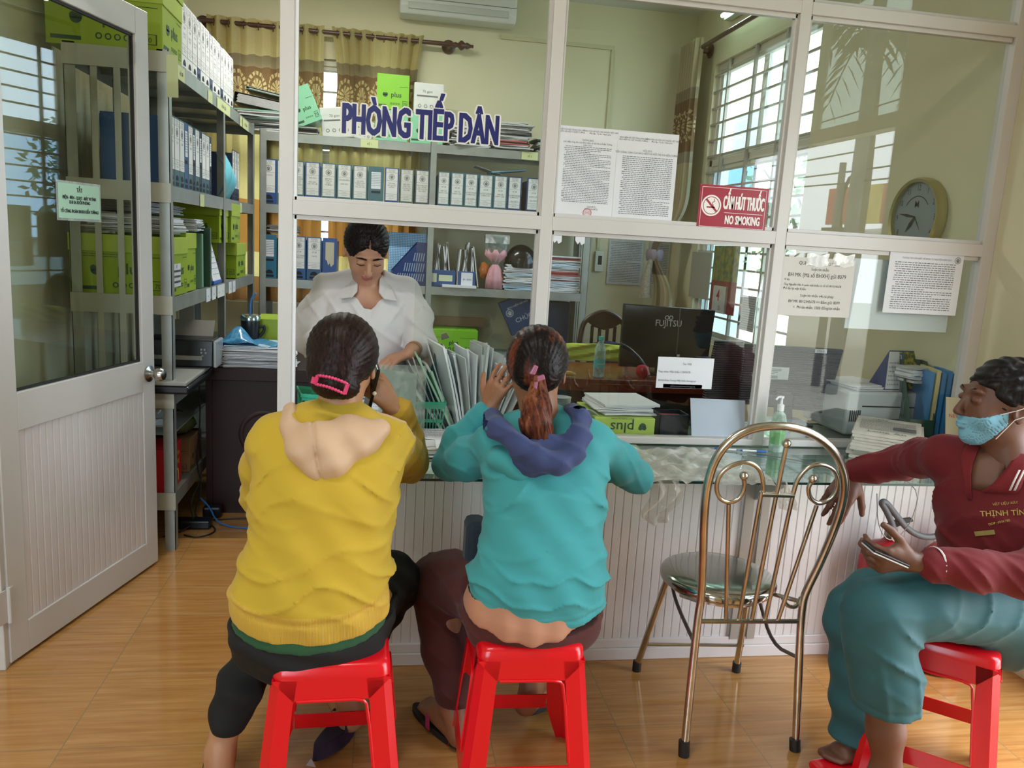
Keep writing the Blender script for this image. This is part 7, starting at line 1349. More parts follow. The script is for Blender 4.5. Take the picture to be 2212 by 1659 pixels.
for a, b in zip(st, st[1:]): F.ecap(a[0], b[0], a[1:], b[1:], k=.035, p=2.3)
A_ = F.like(); A_.chain([(1.24, -.04, .915), (1.175, -.045, .900), (1.105, .06, .835), eL], [.06, .060, .057, .053], .03); A_.chain([(1.38, -.04, .92), (1.445, -.04, .905), (1.545, .03, .84), eR, (1.55, .24, .78), (1.475, .335, .783)], [.06, .060, .053, .048, .042, .036], .03); B_ = F.like(); B_.chain([eL, (1.082, .15, .86), tuple(hw2+Vector((-.008, .008, -.02)))], [.052, .048, .042], .02); A_.merge(B_, .012); X_, Y_, Z_ = F.grid(); F.merge(A_, .006+.04*np.clip((Z_-.84)/.07, 0, 1))
def tfold(X, Y, Z):
    f = -.011*ridge((Z+.12*(X-1.29)+.012*sin(X*27)+.006*sin(X*60))*50)*G(Z, .60, .055)-.006*ridge((Z-.2*(X-1.28)+.02*sin(X*17))*34+1)*G(Z, .70, .06)-.009*ridge((Z-.8*(X-1.15)+.01*sin(X*50))*40)*G(X, 1.17, .06)*G(Z, .84, .07)-.009*ridge((Z+.8*(X-1.44))*40)*G(X, 1.43, .06)*G(Z, .82, .07)-.004*ridge((Z+.3*abs(X-1.29))*30)*G(Z, .79, .07)
    return f-.006*ridge(Z*44+X*25+.5*sin(Y*40))*G(X, 1.06, .06)-.006*ridge(X*40+Z*26)*G(X, 1.58, .07)+.002*sin(X*55+Z*41+Y*30)+.005*G(Z, .520+.9*(X-1.27)**2, .004)
F.warp(tfold); hem2 = lambda x: .494+1.05*(x-1.262)**2
X_, Y_, Z_ = F.ax[0][:, None, None], F.ax[1][None, :, None], F.ax[2][None, None, :]; F.d = np.maximum(F.d, np.where(Z_ < .60, hem2(X_)-Z_, -9.).astype(np.float32)*np.ones_like(F.d))
F.mesh('jacket', [TEA, TEAR], p2, o2, lambda x, y, z: np.where((z < hem2(x)+.045) & (z < .6), 1, 0))
NAV = cloth('navy_lining', '#343f6b', .12)
F = Field((1.12, -.34, .80), (1.50, .06, 1.03), .0045)
hp = [at(x, y, Y=Y) for x, y, Y in ((1062, 906, -.09), (1075, 925, -.16), (1120, 962, -.22), (1165, 992, -.245), (1205, 1003, -.25), (1238, 982, -.23), (1250, 945, -.19), (1250, 905, -.12), (1235, 893, -.05))]
F.ell((1.295, -.145, .928), (.100, .075, .058), k=.02); F.ell((1.25, -.19, .90), (.07, .05, .045), k=.03); F.chain([tuple(p) for p in hp], [.028, .026, .024, .024, .026, .025, .026, .028, .026], .02)
F.ell((1.285, -.12, 1.005), (.075, .080, .058), k=.015, op='s'); F.warp(lambda X, Y, Z: -.005*ridge(X*30+Z*42+Y*20, 2.)-.005*ridge(X*26-Z*48+1, 2.)); F.mesh('hood', NAV, p2, o2)
F = Field((1.10, -.30, .82), (1.32, -.02, .96), .0048); F.ell((1.205, -.155, .895), (.085, .06, .042), k=0); F.ell((1.22, -.19, .872), (.05, .035, .03), k=.03); F.warp(lambda X, Y, Z: .003*sin(X*60+Z*60)); F.mesh('hood_back', TEA, p2, o2)
F = Field((1.05, -.40, .42), (1.46, -.06, .56), .0052); F.ecap((1.250, -.213, .488), (1.262, -.208, .54), (.176, .145), (.165, .130), k=.01, p=2.3); F.d = np.maximum(F.d, ((.466+.9*np.abs(F.ax[0]-1.235)**1.6)[:, None, None]-F.ax[2][None, None, :]).astype(np.float32)*np.ones_like(F.d)); F.warp(lambda X, Y, Z: .003*sin(X*90)); F.mesh('shirt_tail', cloth('peach_cloth', '#b47e62', .1), p2, o2)
MAR = cloth('maroon_cloth', '#4e1f1b', .15); F = Field((.90, -.40, .08), (1.52, .30, .58), .0055); F.ecap((1.265, -.205, .485), (1.265, -.20, .53), (.190, .140), (.170, .122), k=.03, p=2.3)
F.chain([(1.20, -.16, .50), (1.06, .05, .465), (1.025, .10, .435), (1.055, .02, .27), (1.082, -.03, .18), (1.085, -.04, .135)], [.10, .080, .075, .062, .052, .047], .035); F.chain([(1.35, -.16, .50), (1.385, .12, .46), (1.385, .16, .42), (1.345, .08, .27), (1.335, .055, .215)], [.10, .075, .07, .056, .048], .035)
F.warp(lambda X, Y, Z: -.007*ridge(Z*40+X*26)*G(X, 1.05, .09)+.002*sin(Y*60+Z*40+X*20)); X_, Y_, Z_ = F.grid(); F.d = np.maximum(F.d, np.where((Y_ < -.12)*(Z_ > .40), Z_-(.478+1.0*(X_-1.262)**2), -9.).astype(np.float32)); F.cut((1.08, 0, .128), (0, 0, -1)); F.mesh('trousers', MAR, p2, o2)
HT = hairmat('hair_with_copper', '#0e0c0d', '#241a18', '#6b3420', 60)
F = Field((1.14, -.19, .96), (1.40, .12, 1.26), .0038); P = lambda x, y, z: np.array(hc2)+Rh @ np.array([x, y, z])
F.ell(P(0, -.022, .038), (.086, .098, .094), Rh, 0); F.ell(P(0, -.07, -.01), (.062, .045, .05), Rh, .03); F.ell(P(0, .085, -.03), (.085, .078, .10), Rh, .01, 's'); F.ell(P(.085, .015, -.035), (.028, .035, .045), Rh, .008, 's'); F.ell(P(-.085, .015, -.035), (.028, .035, .045), Rh, .008, 's'); F.cut(P(0, 0, -.075), Rh @ np.array([0, .0, -1]))
F.warp(strands(P(0, -.1, -.03), None, 44, .0013)); F.mesh('hair', HT, p2, o2)
COPH = hairmat('copper_hair', '#2c1611', '#7a3f28', '#8c5236', 60); F = Field((1.18, -.24, .90), (1.36, -.06, 1.12), .0034)
F.chain([P(0, -.105, -.03), (1.252, -.150, 1.035), (1.250, -.165, .995), (1.268, -.172, .955), (1.278, -.172, .928)], [.018, .036, .040, .030, .012], .02); F.warp(lambda X, Y, Z: .0018*sin((X+.3*(Z-1))*520)+.0015*sin(X*310+Z*40)); F.mesh('ponytail', COPH, p2, o2)
mb = MB().xf(T((-o2[0], -o2[1], -o2[2]))); a = at(1157, 812, Y=-.175)
mb.prism([a+Vector(v) for v in ((-.018, 0, .006), (-.006, 0, .030), (.004, 0, .026), (-.004, 0, .004))], (0, -.012, 0)); mb.prism([a+Vector(v) for v in ((.002, 0, .0), (.020, 0, .006), (.024, 0, -.006), (.004, 0, -.014))], (0, -.012, 0)); mb.prism([a+Vector(v) for v in ((-.004, 0, -.016), (.006, 0, -.012), (.004, 0, -.034), (-.004, 0, -.03))], (0, -.01, 0)); mb.build('hair_claw', M('mauve_plastic', '#9c5f7c', .25), p2, bevel=.002)
sandal(p2, o2, (1.110, -.095, .022), (.985, .135, .018), '#b03565'); sandal(p2, o2, (1.315, -.005, .072), (1.455, .185, .022), '#b03565', .038)
mb = MB(); mb.box(-.03, .03, 0, .10, -.08, .08); o = mb.build('shoulder_bag', cloth('dark_bag', '#1a2733', .2), bevel=.02); o.location = (1.125, -.06, .60); tag(o, 'dark bag on the lap, peeking out left of the teal jacket', 'bag')
# ================================================================== man in dark red, at the right edge
o3 = (2.545, -.32, 0.); p3 = person('man in a dark red shirt and face mask, legs crossed, phone in hand, at right', o3)
S3 = skin('skin_dark', '#6f4836', '#5e3b2c'); fx = Vector((-.66, -.75, 0)); sx3 = Vector((-.75, .66, 0))   # facing, his right
sR, sL = Vector((2.455, -.16, .925)), Vector((2.735, -.40, .91)); eR, wR = Vector((2.500, .09, .835)), Vector((2.395, .185, .775)); eL, wL = Vector((2.44, -.52, .715)), Vector((2.175, -.455, .728))
F = Field((2.02, -.68, -.01), (2.90, .32, 1.27), .0056); Rm = rot((-1, .16, .04)); hc3 = (2.500, -.275, 1.095)
headf(F, hc3, Rm, 1.02, (2.545, -.30, .93)); F.ecap((2.57, -.31, .55), (2.585, -.29, .86), (.13, .09), (.15, .09), tuple(sx3), .03); F.cap(tuple(sR), tuple(sL), .045, .045, .04)
F.chain([tuple(sR), tuple(eR), tuple(wR)], [.04, .034, .026], .02); F.chain([tuple(sL), tuple(eL), tuple(wL)], [.04, .034, .026], .02)
handf(F, tuple(wR), (-.42, -.15, -.85), (.5, .8, .1), 1, (.22, .26, .32, .38), .05, (.6, .6, .4), 1.22, .2, .009)
handf(F, tuple(wL), (-1, .0, .03), (-.1, .9, .35), -1, (.60, .72, .8, .85), .02, (.8, .7, .3), 1.05, .35)
F.chain([(2.54, -.37, .53), (2.12, -.42, .59), (2.185, -.44, .25), (2.205, -.44, .14)], [.085, .06, .045, .036], .025); F.chain([(2.56, -.24, .52), (2.22, -.20, .48), (2.27, -.225, .15), (2.272, -.23, .09)], [.085, .06, .042, .034], .025)
footf(F, (2.207, -.44, .13), (2.06, -.46, .03)); footf(F, (2.272, -.23, .10), (2.15, -.25, .03)); F.mesh('body', S3, p3, o3)
MR = cloth('dark_red_cloth', '#6d1119', .12, sheen=.1); F = Field((2.10, -.68, .46), (2.92, .30, 1.02), .0056)
st = [((2.590, -.315, .50), .165, .125), ((2.590, -.315, .60), .165, .125), ((2.580, -.305, .70), .160, .120), ((2.578, -.29, .80), .170, .118), ((2.58, -.285, .88), .172, .108), ((2.575, -.28, .93), .13, .085)]
for a, b in zip(st, st[1:]): F.ecap(a[0], b[0], a[1:], b[1:], tuple(sx3), .035, 2.3)
A_ = F.like(); A_.chain([(2.52, -.22, .93), tuple(sR), (2.480, -.03, .885), tuple(eR), (2.44, .14, .80), (2.405, .178, .779)], [.055, .056, .052, .047, .041, .036], .03); A_.chain([(2.65, -.35, .93), tuple(sL), (2.62, -.48, .80), tuple(eL), (2.31, -.49, .722), (2.225, -.468, .727)], [.06, .062, .056, .052, .046, .040], .03); X_, Y_, Z_ = F.grid(); F.merge(A_, .006+.04*np.clip((Z_-.82)/.08, 0, 1))
F.warp(lambda X, Y, Z: -.010*ridge(Z*30+X*26-Y*14)*G(Z, .66, .10)-.009*ridge((X+Y)*26+Z*18)*G(Z, .84, .09)-.009*ridge(X*30+Z*26)*G(Z, .72, .05)+.0015*sin(X*50+Y*60+Z*50)-.008*ridge(Y*30+X*24)*G(Y, .03, .10))
F.cut((2.410, .172, .782), (-.75, .6, -.3)) if False else None
shirt3 = F.mesh('shirt', MR, p3, o3)
def onshirt(mb): return mb.xf(T((-o3[0], -o3[1], -o3[2])))
CO = cloth('dark_red_collar', '#78141c', .1); WHC = cloth('white_piping', '#d8d2cf', .05)
def patch(pixs, mat, nm, lift, th, obj=shirt3, root=p3, org=o3, n=5):
    """flat piece of cloth following the garment under it, edges given left and right from top to bottom"""
    L, R = pixs; rows = []
    for (x0, y0), (x1, y1) in zip(L, R):
        row = [onmesh(obj, x0+(x1-x0)*i/n, y0+(y1-y0)*i/n, lift) for i in range(n+1)]; row = [q if q is not None else next((r for r in row if r is not None), None) for q in row]
        if row[0] is not None: rows.append(row)
    mb = MB().xf(T((-org[0], -org[1], -org[2]))); mb.add([q for r in rows for q in r], [(i*(n+1)+j, i*(n+1)+j+1, (i+1)*(n+1)+j+1, (i+1)*(n+1)+j) for i in range(len(rows)-1) for j in range(n)]); return mb.build(nm, mat, root, smooth=True, solid=th)
patch(([(2112, 975), (2103, 1000), (2098, 1020), (2097, 1040), (2100, 1055)], [(2150, 960), (2170, 985), (2172, 1010), (2160, 1040), (2130, 1062)]), S3, 'open_neck', .003, .002)
patch(([(2100, 948), (2088, 965), (2080, 985), (2080, 1010), (2086, 1040), (2090, 1075)], [(2122, 958), (2110, 985), (2103, 1005), (2099, 1025), (2099, 1045), (2101, 1080)]), CO, 'collar', .007, .004)
patch(([(2196, 980), (2180, 1005), (2160, 1030), (2142, 1048), (2120, 1062)], [(2216, 985), (2216, 1010), (2212, 1035), (2205, 1055), (2195, 1066)]), CO, 'collar', .007, .004)
patch(([(2108, 945), (2100, 952), (2095, 966)], [(2113, 947), (2105, 955), (2099, 968)]), WHC, 'collar_stripe', .012, .001, n=1); 
for dx in (0, 10): patch(([(2209-dx, 1018), (2198-dx, 1040), (2189-dx, 1060)], [(2214-dx, 1018), (2203-dx, 1040), (2194-dx, 1060)]), WHC, 'collar_stripe', .012, .001, n=1)
def cloth_frame(px, py, lift=.004):
    c = onmesh(shirt3, px, py, lift); a = onmesh(shirt3, px+24, py-2, lift); b = onmesh(shirt3, px, py-24, lift); return T(-Vector(o3)) @ frame4(c, a-c, b-c)
for tx, sz, px, py in (('THỊNH TÍN', .020, 2166, 1115), ('VẬT LIỆU XÂY', .009, 2172, 1090), ('DDĐ: 0939.785', .008, 2160, 1128)):
    mb = MB().xf(cloth_frame(px, py, .007)); mtext(mb, tx, sz, 0, 0, off=.004); mb.build('embroidery', M('gold_thread', '#b39a3f', .5), p3)
mb = MB().xf(cloth_frame(2128, 1150, .005)); mb.box(-.024, .024, -.006, .006, -.001, .002); mb.build('badge', M('badge_gold', '#a8965a', .4), p3)
cuffc = Vector((2.228, -.468, .727)); mb = onshirt(MB()); R_ = frame4(cuffc, (0, 1, 0), (0, 0, 1)); mb.xf(T(-Vector(o3)) @ R_); mb.lathe([(.043, -.003), (.0445, 0), (.043, .003)], 20, caps=False); mb.build('cuff_stripe', WHC, p3, smooth=True)
TR = cloth('teal_trouser', '#275a61', .14, sheen=.05, rough=.7); F = Field((2.00, -.60, .06), (2.82, -.06, .72), .0056); F.ecap((2.58, -.315, .50), (2.58, -.31, .56), (.165, .135), (.155, .125), tuple(sx3), .04, 2.3)
F.chain([(2.52, -.36, .555), (2.25, -.405, .595), (2.125, -.42, .575), (2.135, -.425, .50), (2.165, -.435, .40), (2.178, -.437, .32)], [.105, .088, .080, .080, .082, .084], .035)
F.warp(lambda X, Y, Z: -.013*ridge((Z+.9*(X-2.1))*24+1.2*sin(Z*14))*G(X, 2.19, .10)*G(Z, .50, .10)-.007*ridge(X*34+Z*9)*G(Z, .38, .10)-.010*ridge((X-.7*Z+.6*Y)*26)*G(Z, .58, .08)*G(X, 2.42, .16)-.004*ridge(Y*30+Z*20)+.003*G(Z, .345, .003)); F.cut((2.17, -.43, .322), (0.05, 0, -1)); F.mesh('trousers', TR, p3, o3)
F = Field((2.08, -.36, .05), (2.64, -.06, .60), .0056); F.chain([(2.55, -.24, .53), (2.26, -.20, .50), (2.215, -.20, .45), (2.25, -.215, .22), (2.262, -.22, .09)], [.10, .082, .078, .076, .080], .035); F.warp(lambda X, Y, Z: .005*sin(X*60+Z*14)*G(Z, .2, .2)+.004*sin(Z*60+X*20)); F.cut((2.2, -.2, .085), (0, 0, -1)); F.mesh('trouser_leg', TR, p3, o3)
# hair, mask
HM = hairmat('black_grey_hair', '#111011', '#2a2626', '#57504c', 50); F = Field((2.34, -.42, 1.00), (2.64, -.12, 1.27), .004); P = lambda x, y, z: np.array(hc3)+1.02*(Rm @ np.array([x, y, z]))
F.ell(P(0, -.024, .044), (.086, .104, .094), Rm, 0); F.ell(P(0, .078, -.018), (.10, .062, .082), Rm, .008, 's')
for q in (-1, 1): F.ell(P(q*.082, .005, -.035), (.026, .034, .05), Rm, .008, 's')
F.cut(P(0, -.02, -.062), Rm @ np.array([0, .3, -1])); F.warp(lambda X, Y, Z: .0022*sin(X*170+8*sin(Z*40))+.002*sin(Z*210+X*90+Y*60)); F.mesh('hair', HM, p3, o3)
F = Field((2.30, -.40, .98), (2.56, -.14, 1.16), .0036); headf(F, hc3, Rm, 1.055); F.d = np.maximum(F.d, -(F.d+.0042)); F.cut(P(0, 0, .004), Rm @ np.array([0, .38, 1])); F.cut(P(0, .012, 0), Rm @ np.array([0, -1, .25])); F.cut(P(0, 0, -.102), Rm @ np.array([0, -.3, -1]))
MK = cloth('mask_blue', '#7db7cf', .06, sheen=0, rough=.7); MKW = cloth('mask_white', '#d5dade', .03, sheen=0)
def mpick(x, y, z): q = np.stack([x-hc3[0], y-hc3[1], z-hc3[2]], -1)/1.02 @ Rm; return np.where(q[..., 2]+.38*q[..., 1] > .028, 1, 0)
F.mesh('face_mask', [MK, MKW], p3, o3, mpick)
for z0, z1 in ((-.010, .006), (-.075, -.018)): mb = onshirt(MB()); mb.tube([P(-.066, .030, z0), P(-.080, .0, z1), P(-.084, -.018, z1+.01)], .0014, 6); mb.build('mask_loop', WHC, p3)
for q in (-1, 1):
    mb = onshirt(MB()); mb.tube([P(q*.016, .0895, .041), P(q*.030, .0885, .046), P(q*.046, .0785, .041)], [.0014, .0026, .001], 6); mb.build('eyebrow', HM, p3); mb = onshirt(MB()); mb.tube([P(q*.018, .0875, .0135), P(q*.031, .0905, .012), P(q*.043, .0835, .0125)], [.0008, .0012, .0008], 6); mb.build('eyelashes', DARK, p3)
ph = empty('mobile_phone', (2.093, -.462, .752), 'black and white mobile phone held over the knee by the man in red', 'phone'); mb = MB(); mb.box(-.055, .055, -.028, .028, -.002, .004); mb.build('screen_side', M('phone_black', '#0e0f12', .2), ph, bevel=.002); mb = MB(); mb.box(-.055, .055, -.028, .028, -.006, -.002); mb.build('back_case', M('phone_white', '#c9ccd0', .3), ph, bevel=.002); ph.rotation_euler = (.1, .38, 0)
mb = MB(); mb.box(-.09, .09, -.045, .045, 0, .03); o = mb.build('slipper', RED, bevel=.014); o.location = (2.20, -.265, .0); o.rotation_euler = (0, 0, .16); tag(o, 'red plastic slipper on the foot beside the right stool', 'slipper')
# ================================================================== clerk behind the glass
o4 = (.79, 1.0, 0.); p4 = person('woman clerk in a white shirt looking down at papers behind the glass', o4)
S4 = skin('skin_light', '#b98a70', '#a87660'); sA, sB = Vector((.640, .985, 1.245)), Vector((.930, .985, 1.245)); eA, wA = Vector((.568, .93, 1.055)), Vector((.665, .80, .995)); eB, wB = Vector((.990, .925, 1.055)), Vector((.955, .82, 1.030))
F = Field((.46, .62, .0), (1.12, 1.20, 1.53), .0050); Rc = rot((.14, -.82, -.60), (0.05, -.3, 1)); hc4 = (.778, .905, 1.388)
F = Field((.46, .62, .0), (1.12, 1.20, 1.53), .0048)
headf(F, hc4, Rc, .98, (.79, .985, 1.235)); F.ecap((.80, 1.02, .80), (.79, .99, 1.2), (.12, .08), (.13, .08), k=.03); F.cap(tuple(sA), tuple(sB), .042, .042, .04); F.ell((.79, .935, 1.21), (.09, .05, .06), None, .04)
F.chain([tuple(sA), tuple(eA), tuple(wA)], [.042, .040, .027], .02); F.chain([tuple(sB), tuple(eB), tuple(wB)], [.042, .040, .027], .02)
handf(F, tuple(wA), (.8, -.35, -.15), (0, 0, -1), 1, (.3, .35, .4, .45), .04, (.7, .6, .3)); handf(F, tuple(wB), (-.85, -.30, -.30), (-.15, .1, -1), -1, (.35, .4, .45, .5), .04, (.7, .6, .4))
F.chain([(.73, 1.02, .82), (.73, 1.0, .45), (.73, 1.03, .07)], [.08, .055, .035], .02); F.chain([(.87, 1.02, .82), (.87, 1.0, .45), (.87, 1.03, .07)], [.08, .055, .035], .02); footf(F, (.73, 1.03, .08), (.73, .84, .02)); footf(F, (.87, 1.03, .08), (.87, .84, .02))
P = lambda x, y, z: np.array(hc4)+.98*(Rc @ np.array([x, y, z]))
def lpick(x, y, z): q = np.stack([x-hc4[0], y-hc4[1], z-hc4[2]], -1)/.98 @ Rc; return np.where((np.abs(q[..., 0]) < .0215) & (q[..., 2] > -.0645) & (q[..., 2] < -.0435) & (q[..., 1] > .080), 1, 0)
F.mesh('body', [S4, M('lips', '#a05a55', .4)], p4, o4, lpick)
WS = cloth('white_shirt', '#c9c5c6', .04, sheen=.1); F = Field((.44, .78, .72), (1.14, 1.16, 1.34), .0048)
st = [((.80, 1.025, .78), .150, .115), ((.80, 1.02, .90), .145, .108), ((.795, 1.0, 1.02), .155, .118), ((.785, .985, 1.12), .158, .116), ((.785, .99, 1.19), .150, .098), ((.785, .995, 1.24), .115, .070), ((.785, .998, 1.275), .07, .06)]
for a, b in zip(st, st[1:]): F.ecap(a[0], b[0], a[1:], b[1:], k=.035, p=2.3)
mA, mB_ = sA.lerp(eA, .5)+Vector((-.015, 0, 0)), sB.lerp(eB, .5)+Vector((.015, 0, 0))
A_ = F.like(); A_.chain([(.72, .99, 1.275), tuple(sA), tuple(mA), tuple(eA), tuple(eA.lerp(wA, .22))], [.042, .052, .056, .056, .052], .03); A_.chain([(.85, .99, 1.275), tuple(sB), tuple(mB_), tuple(eB), tuple(eB.lerp(wB, .25))], [.042, .052, .056, .055, .050], .03); X_, Y_, Z_ = F.grid(); F.merge(A_, .005+.03*np.clip((Z_-1.17)/.06, 0, 1))
F.ell((.79, .905, 1.245), (.040, .05, .075), None, .008, 's'); F.ell((.79, .955, 1.31), (.056, .06, .05), None, .008, 's')
F.warp(lambda X, Y, Z: -.008*ridge((Z+.7*abs(X-.79))*26+2)*G(Z, 1.02, .12)-.009*ridge((Z-.8*(X-.6))*34)*G(X, .575, .06)-.009*ridge((Z+.8*(X-1.0))*34)*G(X, 1.0, .06)-.007*ridge((Z-1.4*abs(X-.785))*28)*G(Z, 1.17, .05)+.0015*sin(X*50+Z*30)+.003*G(np.abs(X-.79), .012, .003)); F.mesh('shirt', WS, p4, o4)
def oc(mb): return mb.xf(T((-o4[0], -o4[1], -o4[2])))
for q in (-1, 1):
    cx = .79; pts = [(cx+q*.050, .975, 1.305), (cx+q*.075, .955, 1.285), (cx+q*.105, .885, 1.215), (cx+q*.060, .870, 1.222), (cx+q*.040, .885, 1.245), (cx+q*.040, .93, 1.29)]; mb = oc(MB()); mb.add([Vector(p)+Vector((0, -.008, 0)) for p in pts], [tuple(range(6))]); mb.build('collar', WS, p4, solid=.004)
for z in (1.165, 1.10, 1.03): mb = oc(MB()); p = (.795, .87+(.0 if z < 1.13 else .005), z); mb.xf(T(Vector(p)-Vector(o4)) @ Matrix.Rotation(H, 4, 'X')); mb.lathe([(.005, 0), (.005, .003), (.001, .004)], 12); mb.build('button', M('shirt_button', '#b9b5b5', .3), p4)
HC = hairmat('black_hair', '#0b0a0b', '#241a18', None, 60); F = Field((.64, .80, 1.28), (.92, 1.10, 1.54), .0036)
F.ell(P(0, -.022, .040), (.084, .100, .092), Rc, 0); F.ell(P(0, .085, -.030), (.066, .058, .100), Rc, .008, 's'); F.ell(P(0, .105, .040), (.052, .040, .050), Rc, .008, 's'); F.ell(P(0, .088, .088), (.004, .05, .03), Rc, .004, 's')
for q in (-1, 1): F.ell(P(q*.084, .012, -.025), (.022, .032, .045), Rc, .006, 's')
F.cut(P(0, 0, -.055), Rc @ np.array([0, 0, -1])); F.warp(lambda X, Y, Z: .0016*sin(np.arctan2(X-.778, Z-1.40)*42)+.001*sin(np.arctan2(X-.778, Z-1.40)*97)); F.mesh('hair', HC, p4, o4)
for q in (-1, 1):
    mb = oc(MB()); mb.tube([P(q*.012, .0955, .038), P(q*.030, .0965, .045), P(q*.050, .083, .037)], [.0022, .0036, .0012], 6); mb.build('eyebrow', HC, p4); mb = oc(MB()); mb.tube([P(q*.017, .0915, .012), P(q*.031, .0935, .0095), P(q*.046, .0855, .0115)], [.0010, .0019, .0010], 6); mb.build('eyelashes', DARK, p4)
mb = oc(MB()); mb.sphere(P(.080, -.012, -.030), .004, 8, 6); mb.build('earring', M('gold', '#c9a24a', .25, 1.), p4)
mb = oc(MB()); c_ = wB.lerp(eB, .18); mb.xf(T(c_-Vector(o4)) @ frame4((0, 0, 0), (0, 0, 1), (eB-wB).cross(Vector((0, 0, 1))))); mb.lathe([(.031, -.002), (.0325, 0), (.031, .002)], 20, caps=False); mb.build('bracelet', M('gold', '#c9a24a', .25, 1.), p4, smooth=True)
F = Field((.60, .88, .0), (1.02, 1.18, .90), .008); F.ecap((.80, 1.03, .80), (.80, 1.03, .84), (.155, .12), (.15, .115), k=.03); F.chain([(.73, 1.02, .78), (.73, 1.02, .1)], [.09, .06], .03); F.chain([(.87, 1.02, .78), (.87, 1.02, .1)], [.09, .06], .03); F.mesh('trousers', cloth('black_knit', '#131212', .2), p4, o4)
stack('paper_stack', 'tall pile of files on the counter under the hands of the clerk', (.845, .83, zC), .20, .15, .235, 18, 'wwgwb', .05, .01, seed=81)
# ------------------------------------------------------------------ street outside the entrance and the side window
CON = M('weathered_concrete', '#6f6f72', .9, var=.15, vscale=4)
def pole(label, x, y, h, r, loops=False):
    e = empty('utility_pole', (x, y, -.05), label, 'utility pole', 'utility poles in the street'); mb = MB(); mb.tube([(0, 0, 0), (0, 0, h)], [r, r*.72], 12); mb.build('shaft', CON, e, smooth=True)
    for z in (h*.42, h*.55, h*.7): mb = MB(); mb.box(-.05, .05, -.22, .22, z, z+.05); mb.build('crossarm', M('dark_metal', '#3b3c3f', .6), e)
    if loops:
        for k in range(2): mb = MB(); mb.tube([(.1, .18*math.cos(a)+.08, 2.15+.36*math.sin(a)) for a in [i*math.pi/8 for i in range(17)]], .022, 6); mb.build('cable_coil', M('cable_black', '#2a2b2e', .6), e, smooth=True)
    return e
pole('tall concrete utility pole in the street, mirrored in the partition glass', 6.0, -4.90, 7, .085); pole('short dark utility pole with coiled cables, mirrored in the glass', 6.1, -5.40, 2.65, .055, True)
WIR = M('cable_black', '#2a2b2e', .6); rn = random.Random(4)
for i, z in enumerate((2.35, 2.5, 2.75, 3.05, 3.3)):
    mb = MB(); mb.tube([(6.05+.1*i, -9+k*1.2, z+.10*((k-4)/4)**2+.04*i*(k-4)/4) for k in range(9)], .010, 5); o = mb.build('overhead_cable', WIR, smooth=True); tag(o, f'overhead cable strung between the street poles, {["lowest", "second lowest", "middle", "second highest", "highest"][i]} of five', 'cable', 'overhead cables in the street')
aw = empty('shop_awning', (8.6, -8.0, 2.1), 'striped red and yellow shop banner below a roof across the street', 'awning'); cols = ['#b0493f', '#c9b25a', '#b0493f', '#8b8fb5', '#c9b25a']
for i in range(5): mb = MB(); mb.box(0, .05, -2.0+i*.8, -1.2+i*.8, 0, .62); mb.build('banner', M('banner_'+cols[i], cols[i], .7, var=.2), aw)
mb = MB(); mb.prism([(-.9, -2.4, -.30), (1.6, -2.4, .0), (1.6, -2.4, .05), (-.9, -2.4, -.25)], (0, 5.4, 0)); o = mb.build('roof', M('tin_roof', '#a9a9a4', .6, var=.1), aw)
for y in (-2.2, 0, 2.2): mb = MB(); mb.box(-.85, -.78, y, y+.07, -2.1, -.3); mb.build('post', M('dark_metal', '#3b3c3f', .6), aw)
hs_ = empty('street_house', (6.6, 9.2, -.05), 'cream neighbouring house with blue shutters seen through the side window', 'building'); mb = MB(); mb.box(0, 3.0, 0, 6, 0, 6.5); mb.build('wall', M('cream_render', '#cfc7a8', .8), hs_)
for y in (.8, 3.2): mb = MB(); mb.box(-.03, 0, y, y+1.1, 2.2, 3.8); mb.build('window', M('shutter_blue', '#6f8aa0', .4), hs_)
hw_b = empty('boundary_wall', (6.8, 2.0, -.05), 'pale boundary wall across the lane outside the side window', 'wall'); mb = MB(); mb.box(0, .12, 0, 7, 0, 1.15); mb.build('wall', M('pale_render', '#c9c6bb', .8), hw_b); mb = MB(); mb.box(-.03, .15, -.02, 7.02, 1.15, 1.22); mb.build('coping', M('coping_grey', '#8a8985', .8), hw_b)
LEAF = M('leaf_green', '#55703a', .6, var=.35, vscale=3); LEAF2 = M('palm_green', '#4d5a44', .6, var=.3, vscale=3); BARK = M('bark', '#5c5146', .9, var=.2)
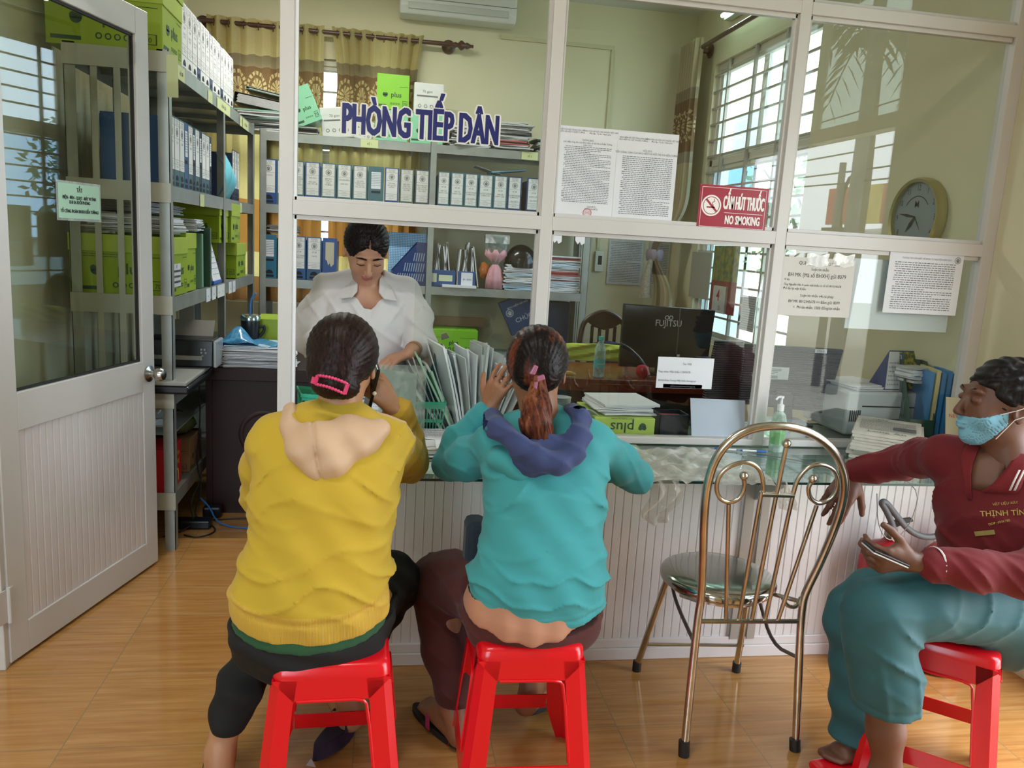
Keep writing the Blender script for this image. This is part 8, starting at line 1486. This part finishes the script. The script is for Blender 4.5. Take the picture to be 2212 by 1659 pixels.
def bush(label, x, y, z, r, h, n, seed, trunk=.9):
    rn = random.Random(seed); e = empty('street_tree', (x, y, -.05), label, 'tree', 'trees in the street'); mb = MB()
    for i in range(n):
        a, b, q = rn.uniform(0, 6.28), rn.uniform(-1.2, 1.4), rn.random()**.4; c = Vector((r*q*math.cos(a)*math.cos(b), r*q*math.sin(a)*math.cos(b), z+h*q*math.sin(b))); u = Vector((rn.uniform(-1, 1), rn.uniform(-1, 1), rn.uniform(-.6, .6))).normalized(); v = u.orthogonal().normalized(); s_ = rn.uniform(.05, .09); mb.add([c-u*s_, c+v*s_*.45, c+u*s_, c-v*s_*.45], [(0, 1, 2, 3)])
    mb.build('foliage', LEAF, e)
    for k in range(4): a = k*1.57; mb = MB(); mb.tube([(0, 0, z*.5), (r*.3*math.cos(a), r*.3*math.sin(a), z), (r*.7*math.cos(a), r*.7*math.sin(a), z+h*.5)], [.04, .025, .01], 6); mb.build('branch', BARK, e)
    mb = MB(); mb.tube([(0, 0, 0), (.03, 0, z*.55)], [.07, .045], 8); mb.build('trunk', BARK, e); return e
bush('leafy green tree in the lane outside the side window', 5.6, 6.3, 2.0, 1.0, .9, 900, 1); bush('small flowering tree by the street, mirrored at the partition post', 5.6, -6.3, 1.7, .5, .5, 420, 2); bush('round green tree beyond the boundary wall', 7.6, 8.0, 2.2, 1.1, 1.0, 900, 3)
pt = empty('palm_tree', (7.3, -7.02, -.05), 'palm tree with drooping fronds at the entrance, mirrored high in the glass', 'tree'); mb = MB(); mb.tube([(0, 0, 0), (.1, .05, 2), (.05, 0, 4.6)], [.10, .09, .07], 10, smooth=1); mb.build('trunk', BARK, pt, smooth=True)
for k in range(9):
    a = k*.7; d = Vector((math.cos(a), math.sin(a), 0)); mb = MB(); pts = [Vector((.05, 0, 4.6))+d*t*1.7+Vector((0, 0, .5*t-1.15*t*t)) for t in [i/9 for i in range(10)]]; mb.tube(pts, .012, 5)
    for i in range(1, 10):
        for q in (-1, 1):
            n = d.cross(Vector((0, 0, 1)))*q; p = pts[i]; L = .42*(1-.06*i); mb.add([p, p+n*L*.5+Vector((0, 0, -.10))+d*.08, p+n*L+Vector((0, 0, -.34))+d*.12, p+n*L*.45+Vector((0, 0, -.16))], [(0, 1, 2, 3)])
    mb.build('frond', LEAF2, pt)
# pedestal fan on the waiting side, mirrored in the glass
